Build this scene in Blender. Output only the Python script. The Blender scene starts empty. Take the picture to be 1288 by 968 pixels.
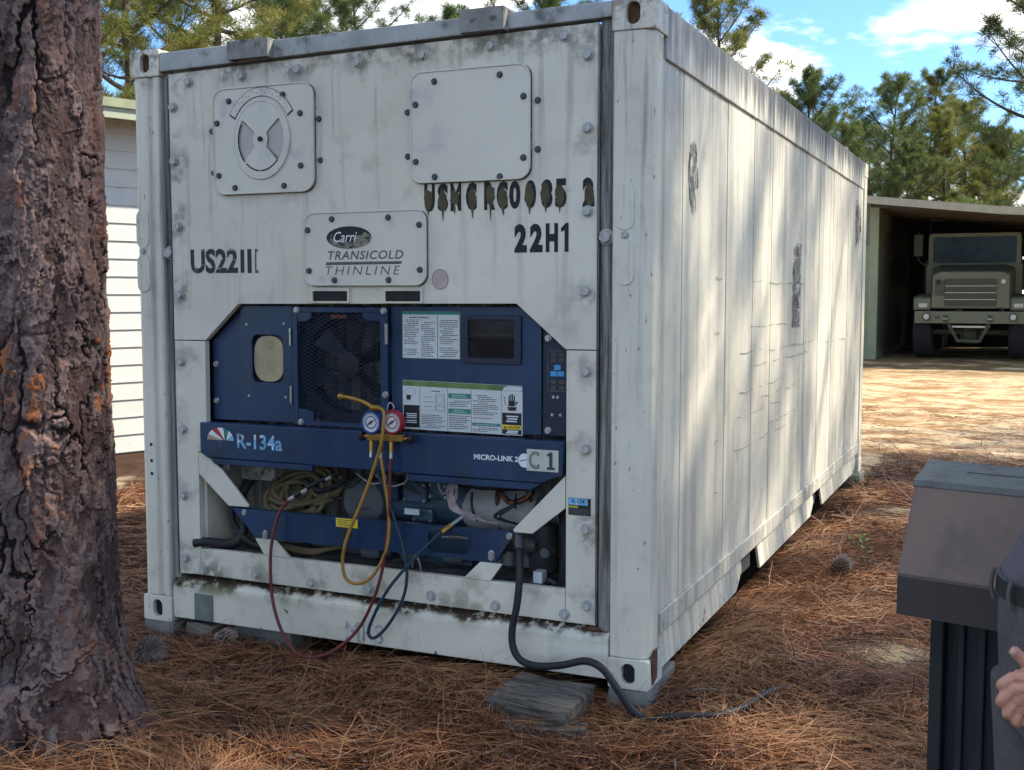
import bpy, bmesh, math, random
import numpy as np
from mathutils import Vector, Matrix

scene = bpy.context.scene
rng = np.random.default_rng(11)
random.seed(11)

# ------------------------------------------------------------------ camera
Z0 = 0.10                                   # the container stands 10 cm above the ground on blocks
cam_d = bpy.data.cameras.new('camera')
cam = bpy.data.objects.new('camera', cam_d)
scene.collection.objects.link(cam)
cam_d.sensor_width = 36.0
cam_d.lens = 36.0 * 1446.8 / 1288.0
cam_d.clip_end = 3000.0
cam_d.clip_start = 0.05
cam.location = (1.274, -4.102, 1.509 + Z0)
_yaw, _pitch = math.radians(-24.148), math.radians(-4.54)
_f = Vector((math.sin(_yaw) * math.cos(_pitch), math.cos(_yaw) * math.cos(_pitch), math.sin(_pitch)))
cam.rotation_euler = _f.to_track_quat('-Z', 'Y').to_euler()
scene.camera = cam

# ------------------------------------------------------------------ world, sun, exposure
SUN = Vector((0.80, 0.60, 1.0)).normalized()
SUN_EL = math.asin(SUN.z)
SUN_AZ = math.atan2(SUN.x, SUN.y)           # from +Y towards +X
world = bpy.data.worlds.new('World')
scene.world = world
world.use_nodes = True


class N:
    """Small helper for wiring shader nodes."""
    def __init__(s, tree):
        s.t = tree
    def node(s, typ, **kw):
        n = s.t.nodes.new(typ)
        for k, v in kw.items():
            setattr(n, k, v)
        return n
    def link(s, a, b):
        s.t.links.new(a, b)
    def put(s, sock, v):
        if hasattr(v, 'is_linked') or isinstance(v, bpy.types.NodeSocket):
            s.link(v, sock)
        elif isinstance(v, (tuple, list)) and len(v) == 3 and sock.type == 'RGBA':
            sock.default_value = (*v, 1)
        else:
            sock.default_value = v
    def m(s, op, a, b=None, c=None, clamp=False):
        n = s.node('ShaderNodeMath', operation=op, use_clamp=clamp)
        s.put(n.inputs[0], a)
        if b is not None: s.put(n.inputs[1], b)
        if c is not None: s.put(n.inputs[2], c)
        return n.outputs[0]
    def vm(s, op, a, b=None):
        n = s.node('ShaderNodeVectorMath', operation=op)
        s.put(n.inputs[0], a)
        if b is not None: s.put(n.inputs[1], b)
        return n.outputs[0]
    def ramp(s, x, a, b, lo=0.0, hi=1.0, smooth=True):
        n = s.node('ShaderNodeMapRange', interpolation_type='SMOOTHSTEP' if smooth else 'LINEAR')
        s.put(n.inputs[0], x)
        n.inputs[1].default_value = a; n.inputs[2].default_value = b
        n.inputs[3].default_value = lo; n.inputs[4].default_value = hi
        return n.outputs[0]
    def noise(s, vec, scale=5.0, detail=4.0, rough=0.55, dist=0.0):
        n = s.node('ShaderNodeTexNoise')
        s.put(n.inputs['Vector'], vec)
        n.inputs['Scale'].default_value = scale; n.inputs['Detail'].default_value = detail
        n.inputs['Roughness'].default_value = rough; n.inputs['Distortion'].default_value = dist
        return n.outputs[0]
    def mix(s, f, a, b, blend='MIX'):
        n = s.node('ShaderNodeMix', data_type='RGBA', blend_type=blend)
        s.put(n.inputs[0], f); s.put(n.inputs[6], a); s.put(n.inputs[7], b)
        return n.outputs[2]
    def xyz(s, v):
        n = s.node('ShaderNodeSeparateXYZ'); s.put(n.inputs[0], v); return n.outputs
    def comb(s, x, y, z):
        n = s.node('ShaderNodeCombineXYZ')
        s.put(n.inputs[0], x); s.put(n.inputs[1], y); s.put(n.inputs[2], z); return n.outputs[0]


w = N(world.node_tree)
world.node_tree.nodes.clear()
sky = w.node('ShaderNodeTexSky', sky_type='NISHITA', sun_disc=False)
sky.sun_elevation = SUN_EL
sky.sun_rotation = SUN_AZ
sky.air_density = 1.0; sky.dust_density = 0.0; sky.ozone_density = 1.6
dirv = w.node('ShaderNodeTexCoord').outputs['Generated']
dx, dy, dz = w.xyz(dirv)
hz = w.m('MAXIMUM', w.m('ADD', dz, 0.16), 0.05)
plane = w.comb(w.m('DIVIDE', dx, hz), w.m('DIVIDE', dy, hz), 0.0)   # clouds lie on a flat layer overhead
plane = w.vm('ADD', plane, (2.2, 7.9, 0.0))
cn = w.noise(plane, 1.15, 7.0, 0.56, 0.15)
cn2 = w.noise(w.vm('ADD', plane, (0.10, -0.12, 0.0)), 1.15, 4.0, 0.5, 0.15)
cover = w.ramp(cn, 0.51, 0.585)
cover = w.m('MULTIPLY', cover, w.ramp(dz, 0.0, 0.03))
shade = w.ramp(cn2, 0.49, 0.62)
ccol = w.mix(shade, (9.6, 9.2, 8.2), (4.2, 4.4, 4.6))
blue = w.mix(1.0, sky.outputs[0], (0.47, 0.64, 0.84), 'MULTIPLY')      # a clear, deep blue day, the same in every direction
skyc = w.mix(cover, blue, ccol)
bg = w.node('ShaderNodeBackground')
w.put(bg.inputs[0], skyc)
bg.inputs[1].default_value = 0.14
wo = w.node('ShaderNodeOutputWorld')
w.link(bg.outputs[0], wo.inputs[0])

sun_d = bpy.data.lights.new('sun', 'SUN')
sun_d.energy = 3.7
sun_d.angle = math.radians(0.7)
sun_d.color = (1.0, 0.91, 0.76)
sun = bpy.data.objects.new('sun', sun_d)
scene.collection.objects.link(sun)
sun.location = (8, 8, 20)
sun.rotation_euler = SUN.to_track_quat('Z', 'Y').to_euler()

scene.view_settings.view_transform = 'Standard'
scene.view_settings.look = 'None'
scene.view_settings.exposure = 1.2
scene.view_settings.gamma = 1.0
scene.view_settings.use_curve_mapping = False
scene.cycles.max_bounces = 3
scene.cycles.diffuse_bounces = 1
scene.cycles.glossy_bounces = 2
scene.cycles.transmission_bounces = 2
scene.cycles.use_denoising = True
scene.cycles.use_adaptive_sampling = True
scene.cycles.adaptive_threshold = 0.03
scene.cycles.debug_use_spatial_splits = True

# ------------------------------------------------------------------ helpers
C = scene.collection


def origin(o):
    v = Vector((0, 0, 0))
    while o is not None:
        v = v + o.location
        o = o.parent
    return v


def thing(name, label, cat, loc=(0, 0, 0), group=None):
    o = bpy.data.objects.new(name, None)
    o.empty_display_size = 0.1
    o.location = loc
    C.objects.link(o)
    o['label'] = label; o['category'] = cat
    if group: o['group'] = group
    return o


def tag(o, label=None, cat=None, group=None, kind=None):
    if label: o['label'] = label
    if cat: o['category'] = cat
    if group: o['group'] = group
    if kind: o['kind'] = kind
    return o


def link(name, me, m, parent=None, loc=None):
    o = bpy.data.objects.new(name, me)
    if m is not None and len(me.materials) == 0: me.materials.append(m)
    C.objects.link(o)
    if parent is not None: o.parent = parent
    if loc is not None: o.location = loc
    return o


def bevel(o, wd, seg=2, ang=40):
    b = o.modifiers.new('bevel', 'BEVEL')
    b.width = wd; b.segments = seg; b.limit_method = 'ANGLE'; b.angle_limit = math.radians(ang)
    b.harden_normals = False
    return o


def smooth_angle(me, deg=35):
    """Smooth shading with sharp edges above an angle."""
    me.polygons.foreach_set('use_smooth', np.ones(len(me.polygons), bool))
    try:
        me.set_sharp_from_angle(angle=math.radians(deg))
    except Exception:
        pass


class MB:
    """Collects shapes in world coordinates; build() links them as one mesh under a parent."""
    def __init__(s):
        s.v = []; s.f = []
    def add(s, v, f):
        k = len(s.v)
        s.v += [tuple(p) for p in v]
        s.f += [tuple(i + k for i in q) for q in f]
        return s
    def box(s, x0, x1, y0, y1, z0, z1):
        return s.add([(x0, y0, z0), (x1, y0, z0), (x1, y1, z0), (x0, y1, z0), (x0, y0, z1), (x1, y0, z1), (x1, y1, z1), (x0, y1, z1)],
                     [(0, 3, 2, 1), (4, 5, 6, 7), (0, 1, 5, 4), (1, 2, 6, 5), (2, 3, 7, 6), (3, 0, 4, 7)])
    def prism(s, pts, fn0, fn1):
        """Polygon pts (2D) as two caps placed by fn0 / fn1 (2D -> 3D) with sides."""
        n = len(pts)
        v = [fn0(*p) for p in pts] + [fn1(*p) for p in pts]
        f = [tuple(range(n - 1, -1, -1)), tuple(range(n, 2 * n))]
        f += [(i, (i + 1) % n, n + (i + 1) % n, n + i) for i in range(n)]
        return s.add(v, f)
    def xz(s, pts, y0, y1):
        return s.prism(pts, lambda a, b: (a, y1, b), lambda a, b: (a, y0, b))
    def yz(s, pts, x0, x1):
        return s.prism(pts, lambda a, b: (x0, a, b), lambda a, b: (x1, a, b))
    def xy(s, pts, z0, z1):
        return s.prism(pts, lambda a, b: (a, b, z0), lambda a, b: (a, b, z1))
    def ring_xz(s, outer, inner, y0, y1):
        """Plate between two matching outlines, front at y0, back at y1."""
        n = len(outer)
        v = [(x, y0, z) for x, z in outer] + [(x, y0, z) for x, z in inner] + [(x, y1, z) for x, z in outer] + [(x, y1, z) for x, z in inner]
        f = []
        for i in range(n):
            j = (i + 1) % n
            f += [(i, j, n + j, n + i), (2 * n + j, 2 * n + i, 3 * n + i, 3 * n + j), (j, i, 2 * n + i, 2 * n + j), (n + i, n + j, 3 * n + j, 3 * n + i)]
        return s.add(v, f)
    def tube(s, pts, r, seg=10, smooth=6, cap=True, closed=False):
        P = catmull([Vector(p) for p in pts], smooth, closed) if smooth > 1 else [Vector(p) for p in pts]
        rs = r if callable(r) else (lambda t: r)
        n = len(P); v = []; f = []
        up = None
        for i, p in enumerate(P):
            if closed: t = P[(i + 1) % n] - P[i - 1]
            else: t = P[min(i + 1, n - 1)] - P[max(i - 1, 0)]
            if t.length < 1e-9: t = Vector((0, 0, 1))
            t.normalize()
            if up is None:
                up = t.orthogonal().normalized()
            else:
                up = (up - t * up.dot(t))
                up = up.normalized() if up.length > 1e-6 else t.orthogonal().normalized()
            b = t.cross(up)
            rr = rs(i / max(n - 1, 1))
            for k in range(seg):
                a = 2 * math.pi * k / seg
                v.append(p + (up * math.cos(a) + b * math.sin(a)) * rr)
        last = n if closed else n - 1
        for i in range(last):
            j = (i + 1) % n
            for k in range(seg):
                l = (k + 1) % seg
                f.append((i * seg + k, i * seg + l, j * seg + l, j * seg + k))
        if cap and not closed:
            f.append(tuple(range(seg - 1, -1, -1)))
            f.append(tuple(range((n - 1) * seg, n * seg)))
        return s.add(v, f)
    def cyl(s, a, b, r, seg=16, r2=None):
        r2 = r if r2 is None else r2
        return s.tube([a, b], lambda t: r + (r2 - r) * t, seg, 1)
    def lathe(s, c, prof, axis='y', seg=24):
        """prof: list of (radius, height along axis) about centre c."""
        c = Vector(c); v = []; f = []
        for r, h in prof:
            for k in range(seg):
                a = 2 * math.pi * k / seg
                u, w_ = r * math.cos(a), r * math.sin(a)
                d = {'y': (u, h, w_), 'x': (h, u, w_), 'z': (u, w_, h)}[axis]
                v.append(c + Vector(d))
        n = len(prof)
        for i in range(n - 1):
            for k in range(seg):
                l = (k + 1) % seg
                f.append((i * seg + k, i * seg + l, (i + 1) * seg + l, (i + 1) * seg + k))
        f.append(tuple(range(seg))); f.append(tuple(range((n - 1) * seg, n * seg)))
        return s.add(v, f)
    def build(s, name, m, parent=None, bev=0, smooth=0, fix=True):
        off = origin(parent) if parent is not None else Vector((0, 0, 0))
        me = bpy.data.meshes.new(name)
        me.from_pydata([(x - off.x, y - off.y, z - off.z) for x, y, z in s.v], [], s.f)
        if fix:
            bm = bmesh.new(); bm.from_mesh(me)
            bmesh.ops.recalc_face_normals(bm, faces=bm.faces[:])
            bm.to_mesh(me); bm.free()
        if smooth: smooth_angle(me, smooth)
        o = link(name, me, m, parent)
        if bev: bevel(o, bev)
        return o


def catmull(P, k, closed=False):
    out = []; n = len(P)
    rngi = range(n if closed else n - 1)
    for i in rngi:
        if closed:
            p0, p1, p2, p3 = P[i - 1], P[i], P[(i + 1) % n], P[(i + 2) % n]
        else:
            p0, p1, p2, p3 = P[max(i - 1, 0)], P[i], P[i + 1], P[min(i + 2, n - 1)]
        for j in range(k):
            t = j / k
            out.append(0.5 * ((2 * p1) + (p2 - p0) * t + (2 * p0 - 5 * p1 + 4 * p2 - p3) * t * t + (3 * p1 - p0 - 3 * p2 + p3) * t ** 3))
    if not closed: out.append(P[-1].copy())
    return out


def rrect(x0, x1, z0, z1, r, seg=6):
    """Rounded rectangle outline, counter-clockwise."""
    pts = []
    for cx, cz, a0 in ((x1 - r, z0 + r, -90), (x1 - r, z1 - r, 0), (x0 + r, z1 - r, 90), (x0 + r, z0 + r, 180)):
        for k in range(seg + 1):
            a = math.radians(a0 + 90 * k / seg)
            pts.append((cx + r * math.cos(a), cz + r * math.sin(a)))
    return pts


def numpy_mesh(name, V, F, attr=None):
    """V (n,3), F (m,k) arrays; attr: dict name -> per-face or per-vertex colour arrays."""
    me = bpy.data.meshes.new(name)
    V = np.asarray(V, np.float32); F = np.asarray(F, np.int32)
    m_, k = F.shape
    me.vertices.add(len(V)); me.vertices.foreach_set('co', V.ravel())
    me.loops.add(m_ * k); me.loops.foreach_set('vertex_index', F.ravel())
    me.polygons.add(m_)
    me.polygons.foreach_set('loop_start', np.arange(0, m_ * k, k, dtype=np.int32))
    me.polygons.foreach_set('loop_total', np.full(m_, k, np.int32))
    me.update(calc_edges=True)
    for nme, a in (attr or {}).items():
        at = me.attributes.new(nme, 'FLOAT', 'POINT')
        at.data.foreach_set('value', np.asarray(a, np.float32).ravel())
    return me


def h2(ix, iy, seed=0):
    """Hash of integer lattice points to [0,1)."""
    x = (ix.astype(np.int64) * 374761393 + iy.astype(np.int64) * 668265263 + seed * 974634777) & 0xFFFFFFFF
    x = ((x ^ (x >> 13)) * 1274126177) & 0xFFFFFFFF
    x = (x ^ (x >> 16)) & 0xFFFFFFFF
    x = (x * 2246822519) & 0xFFFFFFFF
    x = x ^ (x >> 15)
    return (x & 0xFFFFFF) / float(0x1000000)


def vnoise(x, y, seed=0):
    ix, iy = np.floor(x), np.floor(y)
    fx, fy = x - ix, y - iy
    fx = fx * fx * (3 - 2 * fx); fy = fy * fy * (3 - 2 * fy)
    a, b = h2(ix, iy, seed), h2(ix + 1, iy, seed)
    c, d = h2(ix, iy + 1, seed), h2(ix + 1, iy + 1, seed)
    return (a * (1 - fx) + b * fx) * (1 - fy) + (c * (1 - fx) + d * fx) * fy


def fbm(x, y, seed=0, oct=4):
    s = 0; a = 0.5; t = 0
    for k in range(oct):
        s = s + a * vnoise(x * 2 ** k, y * 2 ** k, seed + k); t += a; a *= 0.5
    return s / t


def text_obj(name, s, x0, x1, z0, z1, y, m, parent, shear=0.0, bold=0.0, plane='front', space=1.0):
    """Lettering fitted into a rectangle of the front face (lies in the XZ plane, reads from -Y)."""
    cu = bpy.data.curves.new('lettering', 'FONT')
    cu.body = s; cu.size = 1.0; cu.shear = shear; cu.offset = bold; cu.space_character = space
    cu.resolution_u = 3
    to = bpy.data.objects.new('lettering_source', cu)
    C.objects.link(to)
    dg = bpy.context.evaluated_depsgraph_get()
    me = bpy.data.meshes.new_from_object(to.evaluated_get(dg))
    bpy.data.objects.remove(to); bpy.data.curves.remove(cu)
    n = len(me.vertices)
    co = np.zeros(n * 3); me.vertices.foreach_get('co', co); co = co.reshape(-1, 3)
    mn, mx = co.min(0), co.max(0)
    u = (co[:, 0] - mn[0]) / (mx[0] - mn[0]); v = (co[:, 1] - mn[1]) / (mx[1] - mn[1])
    off = origin(parent)
    P = np.zeros((n, 3))
    P[:, 0] = x0 + u * (x1 - x0) - off.x
    P[:, 1] = y - off.y
    P[:, 2] = z0 + v * (z1 - z0) - off.z
    me.vertices.foreach_set('co', P.ravel()); me.update()
    me.materials.clear(); me.materials.append(m)
    return link(name, me, None, parent)


# ------------------------------------------------------------------ materials
def newmat(name):
    m = bpy.data.materials.new(name)
    m.use_nodes = True
    n = N(m.node_tree)
    b = m.node_tree.nodes['Principled BSDF']
    return m, n, b


def pmat(name, col, rough=0.55, var=0.12, scale=6.0, bump=0.0, bscale=80.0, metal=0.0, col2=None, thr=(0.5, 0.7), spec=0.5, stretch=None):
    """Plain procedural material: tone variation, optional second colour in patches, fine relief."""
    m, n, b = newmat(name)
    co = n.node('ShaderNodeTexCoord').outputs['Object']
    if stretch: co = n.vm('MULTIPLY', co, stretch)
    t = n.noise(co, scale, 5)
    f = n.ramp(t, 0.3, 0.7, 1 - var, 1 + var, False)
    c = n.vm('SCALE', col)
    c.node.inputs['Scale'].default_value = 1; n.link(f, c.node.inputs['Scale'])
    if col2 is not None:
        t2 = n.noise(n.vm('ADD', co, (7.1, 3.3, 1.7)), scale * 1.7, 6, 0.62)
        c = n.mix(n.ramp(t2, *thr), c, col2)
    n.put(b.inputs['Base Color'], c)
    b.inputs['Roughness'].default_value = rough
    n.put(b.inputs['Roughness'], n.ramp(t, 0.3, 0.7, max(rough - 0.08, 0.03), min(rough + 0.08, 1), False))
    b.inputs['Metallic'].default_value = metal
    b.inputs['Specular IOR Level'].default_value = spec
    if bump:
        bn = n.node('ShaderNodeBump')
        bn.inputs['Strength'].default_value = bump; bn.inputs['Distance'].default_value = 0.01
        n.link(n.noise(co, bscale, 4), bn.inputs['Height'])
        n.link(bn.outputs[0], b.inputs['Normal'])
    return m


M = {}
M['black'] = pmat('black_rubber', (0.012, 0.012, 0.014), 0.6)
M['ink'] = pmat('black_stencil_ink', (0.012, 0.012, 0.013), 0.7, 0.3, 30, col2=(0.30, 0.30, 0.30), thr=(0.66, 0.74))
M['inkworn'] = pmat('worn_stencil_ink', (0.03, 0.03, 0.032), 0.7, 0.3, 30, col2=(0.50, 0.49, 0.46), thr=(0.58, 0.66))
M['print'] = pmat('printed_text', (0.06, 0.06, 0.06), 0.6, 0.4, 60)
M['greyink'] = pmat('grey_print', (0.10, 0.115, 0.095), 0.6, 0.3, 40, col2=(0.35, 0.37, 0.36), thr=(0.6, 0.75))
M['darkvoid'] = pmat('dark_interior', (0.015, 0.017, 0.02), 0.8, 0.4)
M['blue'] = pmat('navy_painted_steel', (0.008, 0.034, 0.092), 0.40, 0.25, 3.0, 0.08, 120, col2=(0.008, 0.020, 0.045), thr=(0.50, 0.72))
_n = N(M['blue'].node_tree); _b = M['blue'].node_tree.nodes['Principled BSDF']
_c = _b.inputs['Base Color'].links[0].from_socket
_o = _n.node('ShaderNodeTexCoord').outputs['Object']
_d = _n.m('MULTIPLY', _n.ramp(_n.noise(_n.vm('MULTIPLY', _o, (3.0, 1.0, 1.0)), 3.1, 7, 0.68), 0.50, 0.72), 0.5)
_c = _n.mix(_d, _c, (0.045, 0.060, 0.080))                       # dust film and rubbed paint
_c = _n.mix(_n.ramp(_n.noise(_o, 55, 4, 0.6), 0.70, 0.74), _c, (0.16, 0.17, 0.17))
_n.put(_b.inputs['Base Color'], _c)
M['bluedark'] = pmat('dark_navy_steel', (0.008, 0.016, 0.04), 0.5, 0.25, 5.0)
M['steel'] = pmat('zinc_steel', (0.42, 0.42, 0.40), 0.38, 0.2, 25, metal=0.8, col2=(0.20, 0.15, 0.10), thr=(0.6, 0.75))
M['rust'] = pmat('rusty_steel', (0.10, 0.045, 0.02), 0.9, 0.5, 20, 0.4)
M['rivet'] = pmat('dull_rivet', (0.06, 0.06, 0.065), 0.5, 0.2, 20)
M['boltpaint'] = pmat('painted_bolt', (0.42, 0.42, 0.39), 0.55, 0.3, 30, col2=(0.16, 0.12, 0.07), thr=(0.55, 0.7))
M['plate'] = pmat('white_painted_cover', (0.71, 0.675, 0.56), 0.42, 0.06, 3.0, 0.03, 150, col2=(0.48, 0.465, 0.43), thr=(0.55, 0.78))
M['paper'] = pmat('printed_label', (0.62, 0.65, 0.64), 0.5, 0.06, 10)
M['green'] = pmat('green_print', (0.02, 0.22, 0.16), 0.5)
M['olivestrip'] = pmat('faded_green_strip', (0.12, 0.20, 0.06), 0.5, 0.4, 15)
M['yellow'] = pmat('yellow_print', (0.75, 0.56, 0.03), 0.5)
M['tan'] = pmat('yellowed_sight_glass', (0.42, 0.34, 0.19), 0.35, 0.2, 12)
M['keyblue'] = pmat('light_blue_key', (0.05, 0.30, 0.62), 0.4)
M['redprint'] = pmat('red_print', (0.45, 0.03, 0.02), 0.5)
M['white'] = pmat('white_print', (0.78, 0.80, 0.82), 0.5, 0.05)
M['skyink'] = pmat('pale_blue_print', (0.16, 0.42, 0.62), 0.5, 0.4, 12, col2=(0.6, 0.72, 0.8), thr=(0.5, 0.6))
M['brass'] = pmat('brass', (0.50, 0.28, 0.07), 0.35, 0.2, 30, metal=0.85)
M['hoseyellow'] = pmat('yellow_hose', (0.36, 0.195, 0.028), 0.5, 0.2, 12)
M['hosered'] = pmat('red_hose', (0.13, 0.014, 0.018), 0.5, 0.12, 12)
M['hoseblue'] = pmat('blue_hose', (0.008, 0.032, 0.058), 0.5, 0.12, 12)
M['cord'] = pmat('tan_cord', (0.145, 0.110, 0.05), 0.7, 0.3, 8)
M['gaugeblue'] = pmat('blue_gauge_boot', (0.02, 0.06, 0.26), 0.45)
M['gaugered'] = pmat('red_gauge_boot', (0.34, 0.02, 0.03), 0.45)
M['dial'] = pmat('gauge_dial', (0.7, 0.72, 0.72), 0.3, 0.03)
M['machine'] = pmat('grey_machine_paint', (0.085, 0.095, 0.10), 0.55, 0.3, 6, col2=(0.08, 0.05, 0.03), thr=(0.6, 0.75))  # grey darkened to deepen the shade of the bay
M['machineblue'] = pmat('pale_blue_motor', (0.04, 0.075, 0.115), 0.5, 0.25, 6, col2=(0.10, 0.06, 0.04), thr=(0.62, 0.75))  # pale blue darkened for the shade inside the bay
M['tank'] = pmat('white_tank', (0.36, 0.36, 0.34), 0.5, 0.15, 8, col2=(0.18, 0.13, 0.08), thr=(0.62, 0.75))
M['wire'] = pmat('pale_wire', (0.46, 0.36, 0.36), 0.6, 0.3, 30)
M['olive'] = pmat('olive_daub', (0.085, 0.070, 0.035), 0.8, 0.4, 25)
M['concrete'] = pmat('concrete', (0.22, 0.215, 0.19), 0.9, 0.25, 8, 0.5, 60, col2=(0.10, 0.11, 0.07), thr=(0.55, 0.75))
M['timber'] = pmat('weathered_timber', (0.155, 0.138, 0.115), 0.9, 0.5, 4, 0.9, 22, col2=(0.045, 0.038, 0.03), thr=(0.46, 0.68), stretch=(1.2, 9, 9))
# ------------------------------------------------------------------ container paint
def grime_paint(name, where):
    """White container paint: chalky tone, dirt halos at bolts, drip stains, moss and rust, by place on the container."""
    m, n, b = newmat(name)
    co = n.node('ShaderNodeTexCoord').outputs['Object']
    x, y, z = n.xyz(co)
    big = n.noise(co, 1.6, 5, 0.6)
    fine = n.noise(co, 22, 6, 0.65)
    mid = n.noise(co, 7, 6, 0.6)
    base = n.mix(n.ramp(big, 0.35, 0.7), (0.765, 0.725, 0.595), (0.665, 0.625, 0.505))
    base = n.mix(n.m('MULTIPLY', n.ramp(mid, 0.52, 0.72), 0.42), base, (0.43, 0.40, 0.31))
    grime = (0.055, 0.047, 0.035)
    if where == 'front':
        # halos of dirt round the frame bolts (about 0.3 m apart) and along the top
        def halo(ax, c, along, first, pitch, r):
            d1 = n.m('ABSOLUTE', n.m('SUBTRACT', ax, c))
            d2 = n.m('PINGPONG', n.m('SUBTRACT', along, first), pitch / 2)
            d = n.m('SQRT', n.m('ADD', n.m('POWER', d1, 2.0), n.m('POWER', n.m('MULTIPLY', d2, 0.75), 2.0)))
            d = n.m('SUBTRACT', d, n.m('MULTIPLY', n.m('SUBTRACT', mid, 0.5), 0.16))
            return n.ramp(d, r, r * 0.35)
        hl = halo(x, -2.20, z, 0.304, 0.3, 0.085)
        hr = halo(x, -0.255, z, 0.304, 0.3, 0.075)
        ht = n.m('MULTIPLY', halo(z, 2.475, x, -0.055, 0.3, 0.10), n.ramp(z, 2.30, 2.36))
        h = n.m('MAXIMUM', n.m('MAXIMUM', hl, hr), ht)
        h = n.m('MULTIPLY', h, n.ramp(fine, 0.36, 0.62))
        base = n.mix(n.m('MULTIPLY', n.m('MULTIPLY', h, n.ramp(big, 0.38, 0.62, 0.15, 1.0)), 0.60), base, grime)
        drip = n.noise(n.vm('MULTIPLY', co, (16, 1, 1.1)), 1.0, 6, 0.6)
        dr = n.m('MULTIPLY', n.ramp(drip, 0.52, 0.68), n.ramp(z, 1.0, 2.5, 0.05, 0.50))
        topd = n.m('MULTIPLY', n.ramp(n.m('ADD', z, n.m('MULTIPLY', n.m('SUBTRACT', mid, 0.5), 0.28)), 2.40, 2.52), n.ramp(fine, 0.40, 0.6))
        base = n.mix(n.m('MULTIPLY', topd, 0.65), base, (0.11, 0.10, 0.082))
        base = n.mix(dr, base, (0.25, 0.22, 0.155))
        low = n.m('MULTIPLY', n.ramp(z, 0.50, 0.22), n.ramp(mid, 0.46, 0.66))
        base = n.mix(n.m('MULTIPLY', low, 0.55), base, (0.20, 0.185, 0.13))
        moss = n.m('MULTIPLY', n.ramp(n.m('ABSOLUTE', n.m('ADD', x, 2.06)), 0.12, 0.02), n.m('MULTIPLY', n.ramp(z, 0.36, 0.24), n.ramp(fine, 0.40, 0.55)))
        base = n.mix(n.m('MULTIPLY', moss, 0.8), base, (0.05, 0.075, 0.02))
    if where == 'rail':
        band = n.m('MULTIPLY', n.ramp(z, 0.125, 0.19), n.ramp(mid, 0.40, 0.58))
        left = n.ramp(x, -0.9, -1.9)
        base = n.mix(n.m('MULTIPLY', band, n.m('ADD', n.m('MULTIPLY', left, 0.55), 0.4)), base, n.mix(left, (0.30, 0.30, 0.22), (0.10, 0.12, 0.035)))
        rst = n.m('MULTIPLY', n.ramp(n.m('ADD', z, n.m('MULTIPLY', n.m('SUBTRACT', mid, 0.5), 0.10)), 0.182, 0.205), n.ramp(fine, 0.38, 0.48))
        base = n.mix(rst, base, (0.045, 0.025, 0.013))
        chips = n.m('MULTIPLY', n.ramp(n.noise(n.vm('ADD', co, (3, 1, 8)), 13, 4), 0.68, 0.72), 0.9)
        base = n.mix(chips, base, (0.10, 0.07, 0.045))
    if where in ('side', 'siderail'):
        st = n.noise(n.vm('MULTIPLY', co, (1, 7.0, 0.35)), 1.3, 7, 0.66)
        base = n.mix(n.m('MULTIPLY', n.ramp(st, 0.42, 0.66), 0.6), base, (0.37, 0.355, 0.315))
        st2 = n.noise(n.vm('MULTIPLY', co, (1, 15.0, 0.9)), 1.5, 6, 0.6)
        top = n.ramp(z, 1.7, 2.42) if where == 'side' else n.ramp(z, 2.34, 2.60, 0.35, 1.0)
        k = n.m('MULTIPLY', n.ramp(st2, 0.42, 0.60), top)
        dense = n.ramp(y, 0.2, 4.0, 0.55, 1.0)
        base = n.mix(n.m('MULTIPLY', n.m('MULTIPLY', k, dense), 0.42 if where == 'side' else 0.92), base, (0.05, 0.047, 0.042))
        if where == 'siderail':
            edge = n.m('MULTIPLY', n.ramp(n.m('ADD', z, n.m('MULTIPLY', n.m('SUBTRACT', st2, 0.5), 0.55)), 2.38, 2.54), n.m('MULTIPLY', n.ramp(y, 0.3, 2.6, 0.45, 1.0), 0.92))
            base = n.mix(edge, base, (0.06, 0.055, 0.048))
            chips = n.m('MULTIPLY', n.ramp(fine, 0.60, 0.66), n.m('MULTIPLY', n.ramp(z, 0.30, 0.24), n.ramp(mid, 0.42, 0.6)))
            base = n.mix(chips, base, (0.13, 0.12, 0.075))
        sc = n.ramp(n.noise(n.vm('ADD', co, (1, 5, 2)), 35, 3), 0.72, 0.76)
        base = n.mix(n.m('MULTIPLY', sc, 0.6), base, (0.12, 0.12, 0.12))
    if where == 'post':
        st = n.noise(n.vm('MULTIPLY', co, (20, 20, 1.0)), 1.0, 6, 0.65)
        top = n.ramp(z, 0.3, 2.5, 0.2, 0.75)
        base = n.mix(n.m('MULTIPLY', n.ramp(st, 0.50, 0.68), top), base, (0.24, 0.22, 0.17))
        sc = n.ramp(n.noise(n.vm('MULTIPLY', co, (1.6, 1.6, 0.6)), 34, 4), 0.66, 0.70)
        base = n.mix(n.m('MULTIPLY', sc, 0.7), base, (0.10, 0.09, 0.08))
        rs = n.m('MULTIPLY', n.ramp(n.m('ADD', z, n.m('MULTIPLY', n.m('SUBTRACT', mid, 0.5), 0.5)), 2.42, 2.62), n.ramp(fine, 0.42, 0.6))
        base = n.mix(n.m('MULTIPLY', rs, 0.7), base, (0.10, 0.07, 0.045))
    if where == 'gutter':
        st = n.noise(n.vm('MULTIPLY', co, (26, 26, 1.5)), 1.0, 6, 0.7)
        base = n.mix(n.ramp(st, 0.36, 0.62), (0.36, 0.35, 0.31), (0.08, 0.075, 0.06))
    n.put(b.inputs['Base Color'], base)
    n.put(b.inputs['Roughness'], n.ramp(mid, 0.3, 0.7, 0.36, 0.62, False))
    b.inputs['Specular IOR Level'].default_value = 0.4
    bn = n.node('ShaderNodeBump'); bn.inputs['Strength'].default_value = 0.10; bn.inputs['Distance'].default_value = 0.01
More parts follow.
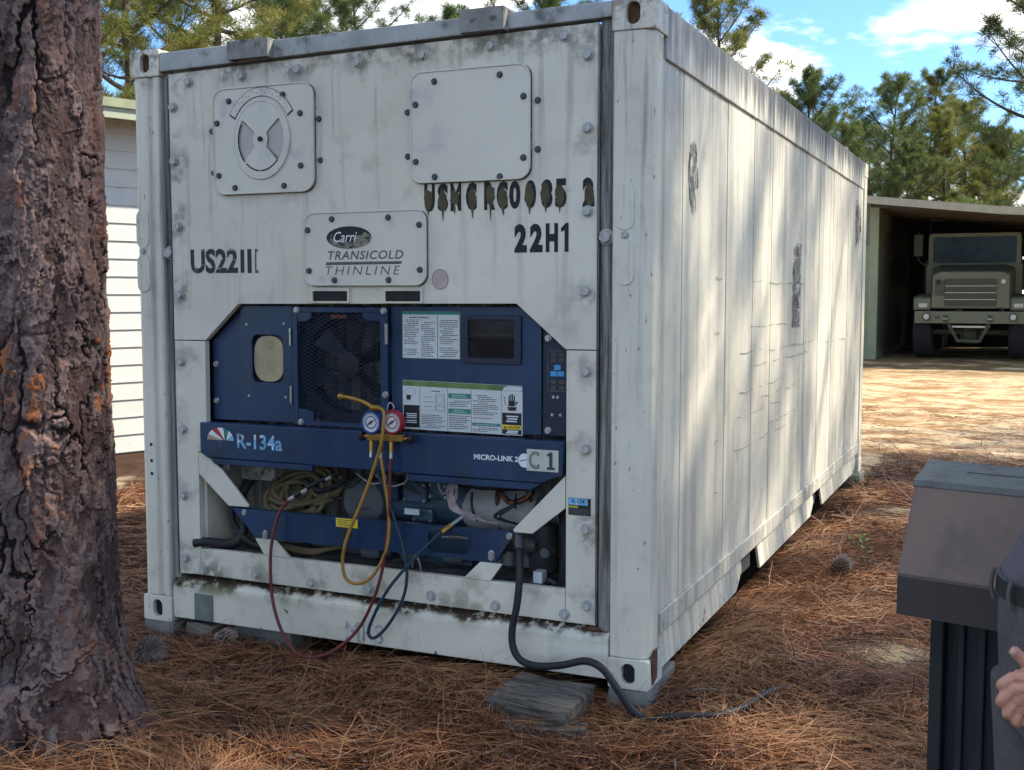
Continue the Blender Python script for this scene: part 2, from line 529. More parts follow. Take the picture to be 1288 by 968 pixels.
    n.link(n.m('ADD', n.m('MULTIPLY', fine, 0.5), n.m('MULTIPLY', big, 2.0)), bn.inputs['Height'])
    n.link(bn.outputs[0], b.inputs['Normal'])
    return m


for k in ('front', 'rail', 'side', 'siderail', 'post', 'gutter'):
    M['p_' + k] = grime_paint('white_container_paint_' + k, k)

# ------------------------------------------------------------------ container (x: -2.438..0, y: 0..6.058, z measured from its base)
cont = thing('refrigerated_container', 'white refrigerated shipping container with open navy cooling unit in its stained end wall', 'shipping container', (0, 0, Z0))
W_, L_, H_ = 2.438, 6.058, 2.591


class K(MB):
    """Builder in container coordinates (z from the container base)."""
    def build(s, name, m, parent=None, **kw):
        s.v = [(x, y, z + Z0) for x, y, z in s.v]
        return MB.build(s, name, m, parent or cont, **kw)


def ktext(name, s, x0, x1, z0, z1, y, m, parent=None, **kw):
    return text_obj(name, s, x0, x1, z0 + Z0, z1 + Z0, y, m, parent or cont, **kw)


# corner castings with oval apertures
def casting(x0, x1, y0, y1, z0, z1, front=True):
    k = K()
    cx, cz = (x0 + x1) / 2, (z0 + z1) / 2
    seg = 7
    outer = rrect(x0, x1, z0, z1, 0.010, seg)
    inner = rrect(cx - 0.026, cx + 0.026, cz - 0.040, cz + 0.040, 0.0255, seg)
    ya, yb = (y0, y0 + 0.03) if front else (y1 - 0.03, y1)
    k.ring_xz(outer, inner, ya, yb)
    if front: k.box(x0 + 0.001, x1 - 0.001, y0 + 0.0301, y1, z0 + 0.001, z1 - 0.001)
    else: k.box(x0 + 0.001, x1 - 0.001, y0, y1 - 0.0301, z0 + 0.001, z1 - 0.001)
    o = k.build('corner_casting', M['p_post'], bev=0.004)
    d = K().xz(rrect(cx - 0.0265, cx + 0.0265, cz - 0.0405, cz + 0.0405, 0.026, 6), (ya + 0.022) if front else (yb - 0.0225), (ya + 0.0225) if front else (yb - 0.022))
    d.build('aperture', M['rust'] if z0 > 1 else M['darkvoid'], o)
    return o


for zz in (0.0, H_ - 0.118):
    casting(-W_ - 0.004, -W_ + 0.160, -0.005, 0.178, zz, zz + 0.118)
    casting(-0.160, 0.004, -0.005, 0.178, zz, zz + 0.118)
    casting(-W_ - 0.004, -W_ + 0.160, L_ - 0.178, L_ + 0.005, zz, zz + 0.118, False)
    casting(-0.160, 0.004, L_ - 0.178, L_ + 0.005, zz, zz + 0.118, False)

# corner posts: stepped pressed profile, extruded upright
def post(pts):
    return K().xy(pts, 0.1185, H_ - 0.1185).build('corner_post', M['p_post'], bev=0.006)


post([(-0.155, 0.006), (-0.150, 0.0), (-0.045, 0.0), (-0.030, 0.004), (-0.004, 0.030), (0.0, 0.045), (0.0, 0.125), (-0.010, 0.135), (-0.03, 0.135), (-0.03, 0.16), (-0.155, 0.16)])
post([(-W_, 0.14), (-W_, 0.030), (-W_ + 0.010, 0.010), (-W_ + 0.03, 0.0), (-W_ + 0.085, 0.0), (-W_ + 0.095, 0.014), (-W_ + 0.112, 0.014), (-W_ + 0.120, 0.0), (-W_ + 0.145, 0.002), (-W_ + 0.150, 0.012), (-W_ + 0.150, 0.16), (-W_ + 0.03, 0.16)])
for x0 in (-W_, -0.15):
    K().box(x0, x0 + 0.15, L_ - 0.15, L_, 0.1185, H_ - 0.1185).build('corner_post', M['p_post'], bev=0.006)

# gutters beside the bolted end frame
K().box(-0.213, -0.1555, 0.030, 0.09, 0.20, 2.53).build('gutter', M['p_gutter'], bev=0.003)
K().box(-W_ + 0.1505, -2.246, 0.030, 0.09, 0.20, 2.50).build('gutter', M['p_gutter'], bev=0.003)
K().tube([(-0.2145, 0.012, 0.225), (-0.216, 0.010, 0.7), (-0.2135, 0.011, 1.2), (-0.2165, 0.010, 1.8), (-0.214, 0.011, 2.50)], 0.0032, 6, 8).build('seal_bead', M['p_gutter'])
K().tube([(-2.2425, 0.012, 0.235), (-2.245, 0.012, 1.0), (-2.2425, 0.011, 1.7), (-2.246, 0.012, 2.46)], 0.003, 6, 8).build('seal_bead', M['rivet'])

# end frame: upper plate round the top of the opening, two jambs, bottom beam
YF, YB = 0.012, 0.042
K().xz([(-2.240, 1.302), (-2.066, 1.302), (-1.884, 1.464), (-0.552, 1.470), (-0.345, 1.296), (-0.219, 1.296), (-0.219, 2.515), (-2.240, 2.478)], YF, YB).build('end_wall_plate', M['p_front'], bev=0.002)
K().xz([(-2.238, 0.232), (-2.119, 0.237), (-2.119, 0.80), (-2.072, 0.80), (-2.068, 1.298), (-2.238, 1.298)], YF, YB).build('jamb', M['p_front'], bev=0.002)
K().xz([(-0.341, 0.228), (-0.2195, 0.228), (-0.2195, 1.292), (-0.341, 1.292)], YF, YB).build('jamb', M['p_front'], bev=0.002)
K().xz([(-2.1175, 0.2365), (-0.3425, 0.2285), (-0.3425, 0.357), (-2.1175, 0.357)], YF, YB).build('bottom_beam', M['p_front'], bev=0.002)
# bottom rail with sloping rusty ledge
K().yz([(0.004, 0.025), (0.10, 0.025), (0.10, 0.222), (0.046, 0.222), (0.006, 0.183), (0.004, 0.170)], -W_ + 0.161, -0.161).build('bottom_rail', M['p_rail'], bev=0.004)
K().box(-2.150, -2.048, -0.0005, 0.0045, 0.028, 0.150).build('grey_patch', pmat('grey_patch_paint', (0.17, 0.18, 0.16), 0.6, 0.25, 14))
# weld lump and torn, rusty metal at the lower corners
def lump(name, c, r, m, seed, parent=None):
    rr = random.Random(seed)
    bm = bmesh.new(); bmesh.ops.create_icosphere(bm, subdivisions=2, radius=1)
    k = K()
    vs = [(c[0] + v.co.x * r[0] * rr.uniform(.7, 1.15), c[1] + v.co.y * r[1] * rr.uniform(.7, 1.15), c[2] + v.co.z * r[2] * rr.uniform(.7, 1.15)) for v in bm.verts]
    k.add(vs, [[v.index for v in f.verts] for f in bm.faces]); bm.free()
    return k.build(name, m, parent, smooth=60)
for i in range(9):
    lump('weld_lump', (-2.245 + 0.012 * (i % 3) + i * 0.006, 0.006, 0.185 + 0.008 * (i % 2)), (0.016, 0.010, 0.013), M['p_rail'], i)
lump('rust_scab', (-0.225, 0.012, 0.213), (0.035, 0.012, 0.012), M['rust'], 50)
K().yz([(0.02, 0.125), (0.055, 0.150), (0.075, 0.135), (0.085, 0.15), (0.10, 0.13), (0.095, 0.03), (0.04, 0.012), (0.028, 0.07)], 0.0045, 0.0075).build('torn_plate', M['rust'])

# top rail of the end, two lifting tabs, roof
K().xz([(-W_ + 0.161, 2.490), (-0.161, 2.527), (-0.161, 2.585), (-W_ + 0.161, 2.572)], -0.002, 0.07).build('top_rail', pmat('galvanised_top_rail', (0.40, 0.42, 0.41), 0.6, 0.25, 6, 0.2, 40, col2=(0.14, 0.14, 0.12), thr=(0.5, 0.72)), bev=0.004)
for x0, x1, zb, zt in ((-1.875, -1.665, 2.500, 2.578), (-0.768, -0.580, 2.512, 2.600)):
    t = K().xz([(x0, zb), (x1, zb), (x1, zt), (x0, zt)], -0.045, -0.038)
    t.box(x0, x1, -0.0378, 0.10, zt - 0.007, zt)
    t.box(x0, x0 + 0.007, -0.0378, -0.003, zb, zt - 0.0072)
    t.box(x1 - 0.007, x1, -0.0378, -0.003, zb, zt - 0.0072)
    t.build('lifting_tab', pmat('tab_grey', (0.26, 0.265, 0.24), 0.7, 0.3, 14, 0.2, 50, col2=(0.08, 0.075, 0.06), thr=(0.52, 0.7)), bev=0.002)
rf = K()
for i in range(18):
    y0 = 0.18 + i * 0.317
    rf.yz([(y0, 2.545), (y0 + 0.05, 2.560), (y0 + 0.26, 2.560), (y0 + 0.3165, 2.545), (y0 + 0.3165, 2.530), (y0, 2.530)], -W_ + 0.03, -0.035)
rf.build('roof', M['p_gutter'])

# right side: backing, panels between seams, rails
K().box(-W_ + 0.05, -0.034, 0.30, L_ - 0.02, 0.17, 2.52).build('insulated_body', M['p_gutter'])
seams = [0.137, 0.19, 0.45, 0.72, 1.20, 1.76, 2.01, 2.22, 2.72, 3.26, 3.77, 4.04, 4.36, 4.70, 5.12, 5.62, 5.906]
for i, (a, c) in enumerate(zip(seams[:-1], seams[1:])):
    dx_ = (0.0, 0.003, 0.0012, 0.004, 0.002)[i % 5]
    K().box(-0.033, -0.011 - dx_, a + 0.0032, c - 0.0032, 0.262, 2.392).build('side_panel', M['p_side'], bev=0.0022)
for x_ in (-W_ + 0.012, ):
    for a, c in zip(seams[:-1], seams[1:]):
        K().box(x_, x_ + 0.03, a + 0.003, c - 0.003, 0.262, 2.392).build('side_panel', M['p_side'])
for xs in (1, -1):
    f = (lambda v: v) if xs == 1 else (lambda v: -W_ - v)
    k = K(); a, c = sorted((f(-0.002), f(-0.05)))
    k.yz([(0.1785, 2.393), (5.879, 2.372), (5.879, 2.588), (0.1785, 2.588)], a, c); k.build('side_top_rail', M['p_siderail'], bev=0.004)
    k = K(); a, c = sorted((f(-0.003), f(-0.05)))
    k.yz([(0.1785, 0.178), (5.879, 0.168), (5.879, 0.258), (0.1785, 0.262)], a, c); k.build('side_bottom_rail', M['p_siderail'], bev=0.004)
    # lower flange in three lengths with tapered ends, forklift pockets between
    for ya, yb in ((0.1785, 1.66), (2.04, 3.80), (4.10, 5.879)):
        k = K()
        pts = [(ya, 0.1665), (yb, 0.1665), (yb, 0.095), (yb - 0.16, 0.026), (ya + (0.0 if ya < 1 else 0.02), 0.026)]
        xs_ = [f(-0.030 + (0.1665 - z) * 0.12) for _, z in pts]
        n_ = len(pts)
        v = [(xs_[i], pts[i][0], pts[i][1]) for i in range(n_)] + [(xs_[i] + (-0.012 if xs == 1 else 0.012), pts[i][0], pts[i][1]) for i in range(n_)]
        k.add(v, [tuple(range(n_)), tuple(range(2 * n_ - 1, n_ - 1, -1))] + [(i, (i + 1) % n_, n_ + (i + 1) % n_, n_ + i) for i in range(n_)])
        k.build('lower_flange', M['p_siderail'])
    for ya, yb in ((1.68, 2.02), (3.80, 4.10)):
        k = K(); a, c = sorted((f(-0.06), f(-0.35)))
        k.box(a, c, ya, yb, 0.04, 0.165); k.build('forklift_pocket', M['rivet'])
K().box(-W_ + 0.16, -0.16, 0.55, L_ - 0.17, 0.04, 0.165).build('underframe', M['rivet'])
K().box(-W_ + 0.151, -0.151, L_ - 0.06, L_ - 0.02, 0.02, 2.58).build('rear_doors', M['p_side'])
# weld bead above the side bottom rail
wb = []
for i in range(60):
    wb.append((-0.006 + 0.002 * math.sin(i * 2.1), 0.15 + i * 0.0975, 0.262 - 0.0008 * i + 0.0018 * math.sin(i * 1.7)))
K().tube(wb, 0.0042, 6, 3).build('weld_bead', M['p_siderail'], smooth=60)

# bolts of the end frame, one object each, sharing a mesh
def bolt_mesh(r, h, m, hexa=True):
    k = MB()
    n_ = 6 if hexa else 12
    hp = [(r * math.cos(2 * math.pi * i / n_ + .3), r * math.sin(2 * math.pi * i / n_ + .3)) for i in range(n_)]
    k.xz([(a * .82, c * .82) for a, c in hp], -h, -h * 0.75) if False else None
    k.xz(hp, -h, 0.0)
    k.lathe((0, 0, 0), [(r * 1.35, 0.0), (r * 1.35, -h * 0.22), (r * 1.05, -h * 0.3)], 'y', 14)
    me = bpy.data.meshes.new('bolt'); me.from_pydata(k.v, [], k.f)
    bm = bmesh.new(); bm.from_mesh(me); bmesh.ops.recalc_face_normals(bm, faces=bm.faces[:]); bm.to_mesh(me); bm.free()
    me.materials.append(m)
    return me


bolt_me = bolt_mesh(0.0165, 0.020, M['boltpaint'])
BOLTS = [(-2.126, 2.435), (-2.215, 2.332), (-2.215, 2.095), (-2.200, 1.807), (-2.200, 1.504), (-2.203, 1.204), (-2.200, 0.898), (-2.205, 0.596), (-2.202, 0.307), (-2.104, 0.258), (-1.815, 0.269),
         (-1.522, 0.263), (-1.231, 0.266), (-0.935, 0.268), (-0.643, 0.26), (-0.345, 0.259), (-0.252, 0.304), (-0.257, 0.603), (-0.258, 0.914), (-0.26, 1.213), (-0.261, 1.518), (-0.256, 1.819),
         (-0.257, 2.129), (-0.258, 2.398), (-0.351, 2.475), (-0.658, 2.465), (-0.958, 2.455), (-1.26, 2.45), (-1.551, 2.445), (-1.84, 2.440)]
for bx_, bz_ in BOLTS:
    o = link('bolt', bolt_me, None, cont, (bx_, YF, bz_)); o.rotation_euler = (0, random.uniform(0, 1), 0)
big_bolt = bolt_mesh(0.023, 0.028, M['boltpaint'])
for bx_, bz_ in ((-0.187, 1.722), (-2.262, 1.692)):
    link('bolt', big_bolt, None, cont, (bx_, 0.029, bz_))
# lashing rings pressed into the posts: raised pads and small lug bolts
for px_, pz_ in ((-0.105, 1.83), (-0.105, 1.625), (-2.395, 1.80), (-2.395, 1.60)):
    K().xz(rrect(px_ - 0.036, px_ + 0.036, pz_ - 0.085, pz_ + 0.085, 0.034, 6), -0.004, -0.0005).build('post_pad', M['p_post'], bev=0.0015)
small_bolt = bolt_mesh(0.011, 0.012, M['boltpaint'])
for px_, pz_ in ((-0.105, 1.727), (-2.395, 1.70)):
    link('bolt', small_bolt, None, cont, (px_, -0.0005, pz_))
dent = bolt_mesh(0.006, 0.002, M['black'], False)
for pz_ in (0.82, 0.745, 0.685):
    link('post_hole', dent, None, cont, (-W_ + 0.06, -0.0005, pz_))

# ------------------------------------------------------------------ bolted covers on the end wall
M['gapshade'] = pmat('shadow_gap_dark', (0.10, 0.092, 0.078), 0.9, 0.5, 12, col2=(0.36, 0.34, 0.30), thr=(0.5, 0.66))
rivet_me = bolt_mesh(0.0098, 0.010, M['rivet'], False)


def rivets(par, pts, y):
    for a, c in pts:
        link('rivet', rivet_me, None, par, (a, y, c))


def lip(par, x0, x1, z0, z1, r, y):
    """Raised rolled lip round a cover."""
    pts = rrect(x0, x1, z0, z1, r, 6)
    return K().tube([(a, y, c) for a, c in pts], 0.0042, 6, 1, closed=True).build('cover_lip', M['plate'], par, smooth=60)


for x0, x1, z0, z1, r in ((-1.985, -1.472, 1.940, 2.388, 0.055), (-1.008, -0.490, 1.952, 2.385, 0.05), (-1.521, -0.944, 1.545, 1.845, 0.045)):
    K().xz(rrect(x0 - .0035, x1 + .0045, z0 - .0055, z1 + .002, r), YF - 0.0028, YF - 0.0006).build('cover_shadow_gap', M['gapshade'])  # dark outline drawn for the shadow gap round each cover
c1 = K().xz(rrect(-1.985, -1.472, 1.940, 2.388, 0.055), -0.004, 0.0118).build('vent_cover', M['plate'], bev=0.003)
lip(c1, -1.985, -1.472, 1.940, 2.388, 0.055, -0.004)
rivets(c1, [(-1.90, 2.335), (-1.62, 2.345), (-1.965, 2.245), (-1.535, 2.262), (-1.96, 2.02), (-1.535, 2.045), (-1.875, 1.965), (-1.62, 1.965)], -0.004)
rivets(cont, [(-2.005, 2.215), (-1.452, 2.235), (-2.0, 2.035), (-1.448, 2.065)], YF)
vc = (-1.733, 2.165)
def circ(r, n_=40, a0=0.0, a1=2 * math.pi):
    return [(vc[0] + r * 0.93 * math.cos(a0 + (a1 - a0) * i / n_), vc[1] + r * 1.07 * math.sin(a0 + (a1 - a0) * i / n_)) for i in range(n_)]
ring = K().ring_xz(circ(0.158), circ(0.147), -0.012, -0.0042).build('vent_ring', M['plate'], c1, bev=0.002)
disc = K()
disc.xz(circ(0.146), -0.0065, -0.0043)
disc.build('vent_backing', pmat('vent_shadow_grey', (0.50, 0.48, 0.42), 0.5, 0.05), c1)
wing = K()
def sector(a0, a1, r0, r1, n_=12):
    o_ = [(vc[0] + r1 * .93 * math.cos(a0 + (a1 - a0) * i / n_), vc[1] + r1 * 1.07 * math.sin(a0 + (a1 - a0) * i / n_)) for i in range(n_ + 1)]
    i_ = [(vc[0] + r0 * .93 * math.cos(a1 + (a0 - a1) * i / n_), vc[1] + r0 * 1.07 * math.sin(a1 + (a0 - a1) * i / n_)) for i in range(n_ + 1)]
    return o_ + i_
R_ = math.radians
for a0, a1 in ((38, 142), (222, 318)):
    wing.xz(sector(R_(a0), R_(a1), 0.03, 0.135), -0.011, -0.0067)
wing.xz([(vc[0] + 0.040 * math.cos(2 * math.pi * i / 20), vc[1] + 0.042 * math.sin(2 * math.pi * i / 20)) for i in range(20)], -0.0113, -0.0068)
wing.ring_xz(circ(0.1465), circ(0.128), -0.0109, -0.0069)
wing.build('vent_damper', M['plate'], c1)
edge = K()
for a0, a1, r0, r1 in ((150, 224, .121, .1275), (229, 265, .121, .127), (268, 318, .121, .127), (-40, -38.6, .045, .122), (36.8, 38.2, .045, .122), (141.5, 143, .045, .12), (316.5, 318, .045, .122), (-32, 34, .040, .044)):
    edge.xz(sector(R_(a0), R_(a1), r0, r1), -0.0118, -0.0111)
edge.build('vent_edge_shadow_gap', M['black'], c1)
K().lathe((vc[0], -0.0113, vc[1]), [(0.011, 0), (0.011, -0.008), (0.004, -0.012)], 'y', 10).build('vent_knob', M['black'], c1)
ar = K().xz(sector(R_(30), R_(150), 0.168, 0.205, 18), -0.0062, -0.0042).build('vent_arc_label', M['black'], c1)
K().xz(sector(R_(32), R_(148), 0.1705, 0.2025, 18), -0.0072, -0.0064).build('arc_label_face', M['plate'], ar)
tk = K()
for i in range(22):
    a = R_(40 + i * 4.7); r = 0.180 + 0.014 * ((i * 7) % 3) / 2
    tk.xz(sector(a, a + 0.012, r, r + 0.006, 2), -0.0079, -0.0074)
tk.build('arc_label_print', M['print'], ar)

c2 = K().xz(rrect(-1.008, -0.490, 1.952, 2.385, 0.05), -0.004, 0.0118).build('access_cover', M['plate'], bev=0.003)
lip(c2, -1.008, -0.490, 1.952, 2.385, 0.05, -0.004)
rivets(c2, [(-0.90, 2.345), (-0.615, 2.350), (-0.985, 2.26), (-0.515, 2.262), (-0.985, 2.035), (-0.515, 2.03), (-0.90, 1.972), (-0.615, 1.962)], -0.004)
rivets(cont, [(-1.03, 2.235), (-0.462, 2.245), (-1.03, 2.06), (-0.462, 2.06)], YF)

c3 = K().xz(rrect(-1.521, -0.944, 1.545, 1.845, 0.045), -0.004, 0.0118).build('name_cover', M['plate'], bev=0.003)
lip(c3, -1.521, -0.944, 1.545, 1.845, 0.045, -0.004)
rivets(c3, [(-1.385, 1.818), (-1.115, 1.818), (-1.505, 1.775), (-0.972, 1.785), (-1.50, 1.605), (-0.97, 1.605), (-1.375, 1.565), (-1.115, 1.565)], -0.004)
el = lambda cx, cz, a, c, n_=28: [(cx + a * math.cos(2 * math.pi * i / n_), cz + c * math.sin(2 * math.pi * i / n_)) for i in range(n_)]
bd = K().xz(el(-1.303, 1.741, 0.108, 0.046), -0.0062, -0.0042).build('badge', M['black'], c3)
K().xz(el(-1.297, 1.735, 0.101, 0.038), -0.0070, -0.0064).build('worn_badge_face', pmat('worn_badge_olive', (0.26, 0.25, 0.18), 0.5, 0.4, 22, col2=(0.02, 0.022, 0.025), thr=(0.54, 0.58)), bd)
K().xz([(-1.388, 1.744), (-1.37, 1.766), (-1.33, 1.776), (-1.28, 1.776), (-1.236, 1.768), (-1.24, 1.752), (-1.27, 1.745), (-1.30, 1.722), (-1.36, 1.722)], -0.0076, -0.0072).build('badge_dark_remnant', M['black'], bd)
ktext('lettering', 'Carri', -1.375, -1.262, 1.722, 1.765, -0.0082, M['white'], bd, shear=0.3, bold=0.005)
ktext('lettering', 'TRANSICOLD', -1.405, -1.046, 1.650, 1.686, -0.0050, M['greyink'], c3, shear=0.22, bold=0.012, space=1.12)
K().xz([(-1.418, 1.628), (-1.056, 1.630), (-1.052, 1.641), (-1.414, 1.640)], -0.0055, -0.0042).build('underline', M['greyink'], c3)
ktext('lettering', 'THINLINE', -1.418, -1.06, 1.587, 1.622, -0.0050, M['greyink'], c3, shear=0.2, bold=-0.008, space=1.35)

# round faded sticker
st_ = K().xz(el(-0.886, 1.567, 0.037, 0.041), 0.0103, 0.0117).build('round_sticker', pmat('faded_pink_sticker', (0.50, 0.42, 0.39), 0.6, 0.12, 30))
K().ring_xz(el(-0.886, 1.567, 0.037, 0.041), el(-0.886, 1.567, 0.0345, 0.0385), 0.0093, 0.0101).build('sticker_rim', pmat('faded_red_rim', (0.32, 0.20, 0.18), 0.6), st_)

# stencilled numbers
ktext('stencil_lettering', 'US22', -2.138, -1.880, 1.598, 1.706, YF - 0.0012, M['inkworn'], bold=0.035)
K().box(-1.866, -1.847, YF - 0.0013, YF - 0.0003, 1.60, 1.70).box(-1.829, -1.808, YF - 0.0013, YF - 0.0003, 1.598, 1.702).build('stencil_lettering', M['inkworn'])
K().box(-1.790, -1.783, YF - 0.0013, YF - 0.0003, 1.598, 1.702).box(-1.782, -1.772, YF - 0.0013, YF - 0.0003, 1.598, 1.610).box(-1.782, -1.775, YF - 0.0013, YF - 0.0003, 1.69, 1.702).build('stencil_lettering', M['greyink'])
for ch, xa, xb in (('2', -0.560, -0.507), ('2', -0.494, -0.441), ('H', -0.428, -0.377)):
    ktext('stencil_lettering', ch, xa, xb, 1.668, 1.778, YF - 0.0012, M['ink'], bold=0.06)
K().xz([(-0.350, 1.668), (-0.334, 1.668), (-0.334, 1.778), (-0.345, 1.778), (-0.365, 1.758), (-0.365, 1.744), (-0.350, 1.750)], YF - 0.0013, YF - 0.0003).build('stencil_lettering', M['ink'])
xs_ser = [(-0.956, 'U'), (-0.896, 'S'), (-0.838, 'M'), (-0.770, 'C'), (-0.690, 'R'), (-0.636, 'C'), (-0.582, '0'), (-0.516, '0'), (-0.448, '8'), (-0.390, '5'), (-0.278, '2')]
for i, (xa, ch) in enumerate(xs_ser):
    ktext('stencil_lettering', ch, xa, xa + 0.048, 1.836, 1.946, YF - 0.0012, M['ink'], bold=0.05)
for i, (xa, ch) in enumerate(xs_ser):
    if i == 6: continue
    rr = random.Random(100 + i)
    cx, cz = xa + 0.022 + rr.uniform(-.006, .006), 1.885 + rr.uniform(-.012, .012)
    pts = []; rs_ = rr.uniform(0.026, 0.046)
    n_ = 26
    for q in range(n_):
        a = 2 * math.pi * q / n_
        r = 1 + rr.uniform(-.16, .16)
        pts.append((cx + 0.019 * r * math.cos(a), cz + rs_ * r * math.sin(a)))
    d = K().xz(pts, YF - 0.0026, YF - 0.0018)
    zl = cz - 0.05 - rr.uniform(0.01, 0.06)
    d.xz([(cx - 0.005, cz - 0.035), (cx + 0.006, cz - 0.035), (cx + 0.003 + rr.uniform(-.004, .004), zl), (cx + 0.0005, zl)], YF - 0.0027, YF - 0.0019)
    d.build('paint_daub', M['olive'])

# slots above the unit: raised frames, a dark sheet standing for the shaded opening
for x0, x1 in ((-1.494, -1.318), (-1.140, -0.972)):
    fr = K().ring_xz(rrect(x0 - .008, x1 + .008, 1.4705, 1.532, 0.004, 2), rrect(x0 + .002, x1 - .002, 1.4775, 1.520, 0.003, 2), 0.004, 0.0118).build('slot', M['p_front'])
    K().xz(rrect(x0 + .0015, x1 - .0015, 1.477, 1.5205, 0.003, 2), 0.0112, 0.0117).build('slot_opening', M['darkvoid'], fr)

# faded outlined letters on the bottom rail, sticker on the right jamb
ktext('faint_lettering', 'MRS', -1.345, -1.16, 0.035, 0.118, 0.0030, pmat('faint_lettering_grey', (0.27, 0.27, 0.26), 0.6, 0.2, 30, col2=(0.58, 0.6, 0.61), thr=(0.45, 0.55)))
dt = K().box(-0.330, -0.238, YF - 0.0022, YF - 0.0003, 0.655, 0.722).build('data_sticker', M['black'])
K().box(-0.3285, -0.25, YF - 0.0032, YF - 0.0024, 0.695, 0.7205).build('sticker_band', M['skyink'], dt)
K().box(-0.3285, -0.290, YF - 0.0032, YF - 0.0024, 0.683, 0.692).build('sticker_band', pmat('lime', (0.35, 0.42, 0.03), 0.5), dt)
ktext('lettering', 'R-134', -0.316, -0.262, 0.702, 0.717, YF - 0.0038, M['black'], dt, bold=0.01)
for i in range(5):
    K().box(-0.325, -0.243 - 0.006 * (i % 2), YF - 0.0032, YF - 0.0024, 0.660 + i * 0.0046, 0.6620 + i * 0.0046).build('print_line', M['greyink'], dt)

# scratches and scrawls on the right side: thin proud strokes of dark rubbed paint
def side_strokes(name, strokes, m, wd=0.004):
    k = K()
    for s in strokes:
        pr = None
        for (ya, za), (yb, zb) in zip(s[:-1], s[1:]):
            d = math.hypot(yb - ya, zb - za) or 1
            ny, nz = -(zb - za) / d * wd / 2, (yb - ya) / d * wd / 2
            k.add([(-0.0102, ya - ny, za - nz), (-0.0102, yb - ny, zb - nz), (-0.0102, yb + ny, zb + nz), (-0.0102, ya + ny, za + nz)], [(0, 1, 2, 3)])
    return tag(k.build(name, m, fix=False), kind='stuff')
rr = random.Random(5)
SCR = pmat('rubbed_scratch', (0.15, 0.145, 0.13), 0.8, 0.5, 40, col2=(0.46, 0.445, 0.41), thr=(0.44, 0.56))
s_ = []
for i in range(46):
    a = rr.uniform(0, 2 * math.pi); r = math.sqrt(rr.random()) if i % 3 else 0.92
    y0, z0 = 0.60 + 0.075 * r * math.cos(a), 2.02 + 0.13 * r * math.sin(a)
    s_.append([(y0, z0), (y0 + rr.uniform(-.006, .006), z0 - rr.uniform(.01, .045)), (y0 + rr.uniform(-.008, .012), z0 - rr.uniform(.04, .07))])
side_strokes('scuff_mark', s_, SCR, 0.0075)
s_ = []
for i in range(85):
    y0, z0 = rr.uniform(2.86, 3.10), rr.uniform(1.32, 1.80)
    pts = [(y0, z0)]
    for q in range(4): pts.append((min(max(pts[-1][0] + rr.uniform(-.05, .05), 2.86), 3.10), min(max(pts[-1][1] + rr.uniform(-.05, .05), 1.31), 1.81)))
    s_.append(pts)
side_strokes('scribbled_patch', s_, SCR, 0.0065)
s_ = []
for i in range(60):
    y0, z0 = rr.uniform(5.5, 5.8), rr.uniform(1.95, 2.30)
    s_.append([(y0, z0), (y0 + rr.uniform(-.06, .06), z0 - rr.uniform(0, .08)), (y0 + rr.uniform(-.06, .06), z0 - rr.uniform(0.03, .12))])
side_strokes('scribbled_patch', s_, SCR, 0.012)
s_ = []
for z_, ya, yb in ((1.58, 1.0, 1.13), (1.33, 1.0, 1.13), (0.83, 1.0, 1.14), (0.60, 1.02, 1.1), (1.57, 1.75, 3.2), (1.34, 1.72, 3.1), (1.22, 1.5, 2.0), (1.14, 1.8, 3.4), (1.20, 2.2, 3.6), (1.02, 1.5, 2.6), (0.90, 1.45, 2.5), (0.74, 1.4, 2.7), (0.96, 2.0, 3.0), (0.80, 2.2, 3.0), (1.17, 4.1, 5.2)):
    yy = ya
    while yy < yb:
        e = min(yy + rr.uniform(.05, .4), yb)
        s_.append([(yy, z_ + rr.uniform(-.006, .006)), ((yy + e) / 2, z_ + rr.uniform(-.006, .006) - 0.02 * (e - yy)), (e, z_ + rr.uniform(-.012, .012))])
        yy = e + rr.uniform(.01, .25)
side_strokes('scratch_line', s_, SCR, 0.0042)
# ------------------------------------------------------------------ cooling unit in the end wall (parts of the container)
# compartment shell
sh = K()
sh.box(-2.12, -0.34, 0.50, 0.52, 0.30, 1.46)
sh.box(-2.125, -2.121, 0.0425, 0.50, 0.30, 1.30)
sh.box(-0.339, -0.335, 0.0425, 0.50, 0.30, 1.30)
sh.build('compartment_shell', pmat('bay_shade_black', (0.008, 0.009, 0.010), 0.8, 0.4))  # near-black stands for the shade deep in the bay
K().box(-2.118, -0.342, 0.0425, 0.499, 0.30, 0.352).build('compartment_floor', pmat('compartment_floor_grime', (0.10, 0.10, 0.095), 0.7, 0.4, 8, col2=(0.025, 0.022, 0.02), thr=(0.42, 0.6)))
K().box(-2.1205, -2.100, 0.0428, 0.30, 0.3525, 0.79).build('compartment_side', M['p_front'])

# left slanted panel, door with sight glass
K().xz([(-2.066, 0.945), (-1.897, 0.945), (-1.897, 1.455), (-1.905, 1.440), (-2.064, 1.295)], 0.058, 0.075).build('left_panel', M['blue'], bev=0.002)
dr_o = rrect(-1.894, -1.620, 0.950, 1.456, 0.004, 6)
dr_i = rrect(-1.836, -1.672, 1.120, 1.330, 0.034, 6)
sd = K().ring_xz(dr_o, dr_i, 0.040, 0.056).build('sight_door', M['blue'], bev=0.0015)
K().xz([(-1.753 + 0.079 * math.copysign(abs(math.cos(t * math.pi / 18)) ** 0.72, math.cos(t * math.pi / 18)), 1.225 + 0.100 * math.copysign(abs(math.sin(t * math.pi / 18)) ** 0.72, math.sin(t * math.pi / 18))) for t in range(36)], 0.050, 0.0635).build('sight_glass', M['tan'], sd, smooth=50)
K().box(-1.845, -1.662, 0.0645, 0.07, 1.11, 1.345).build('sight_backing', M['bluedark'], sd)
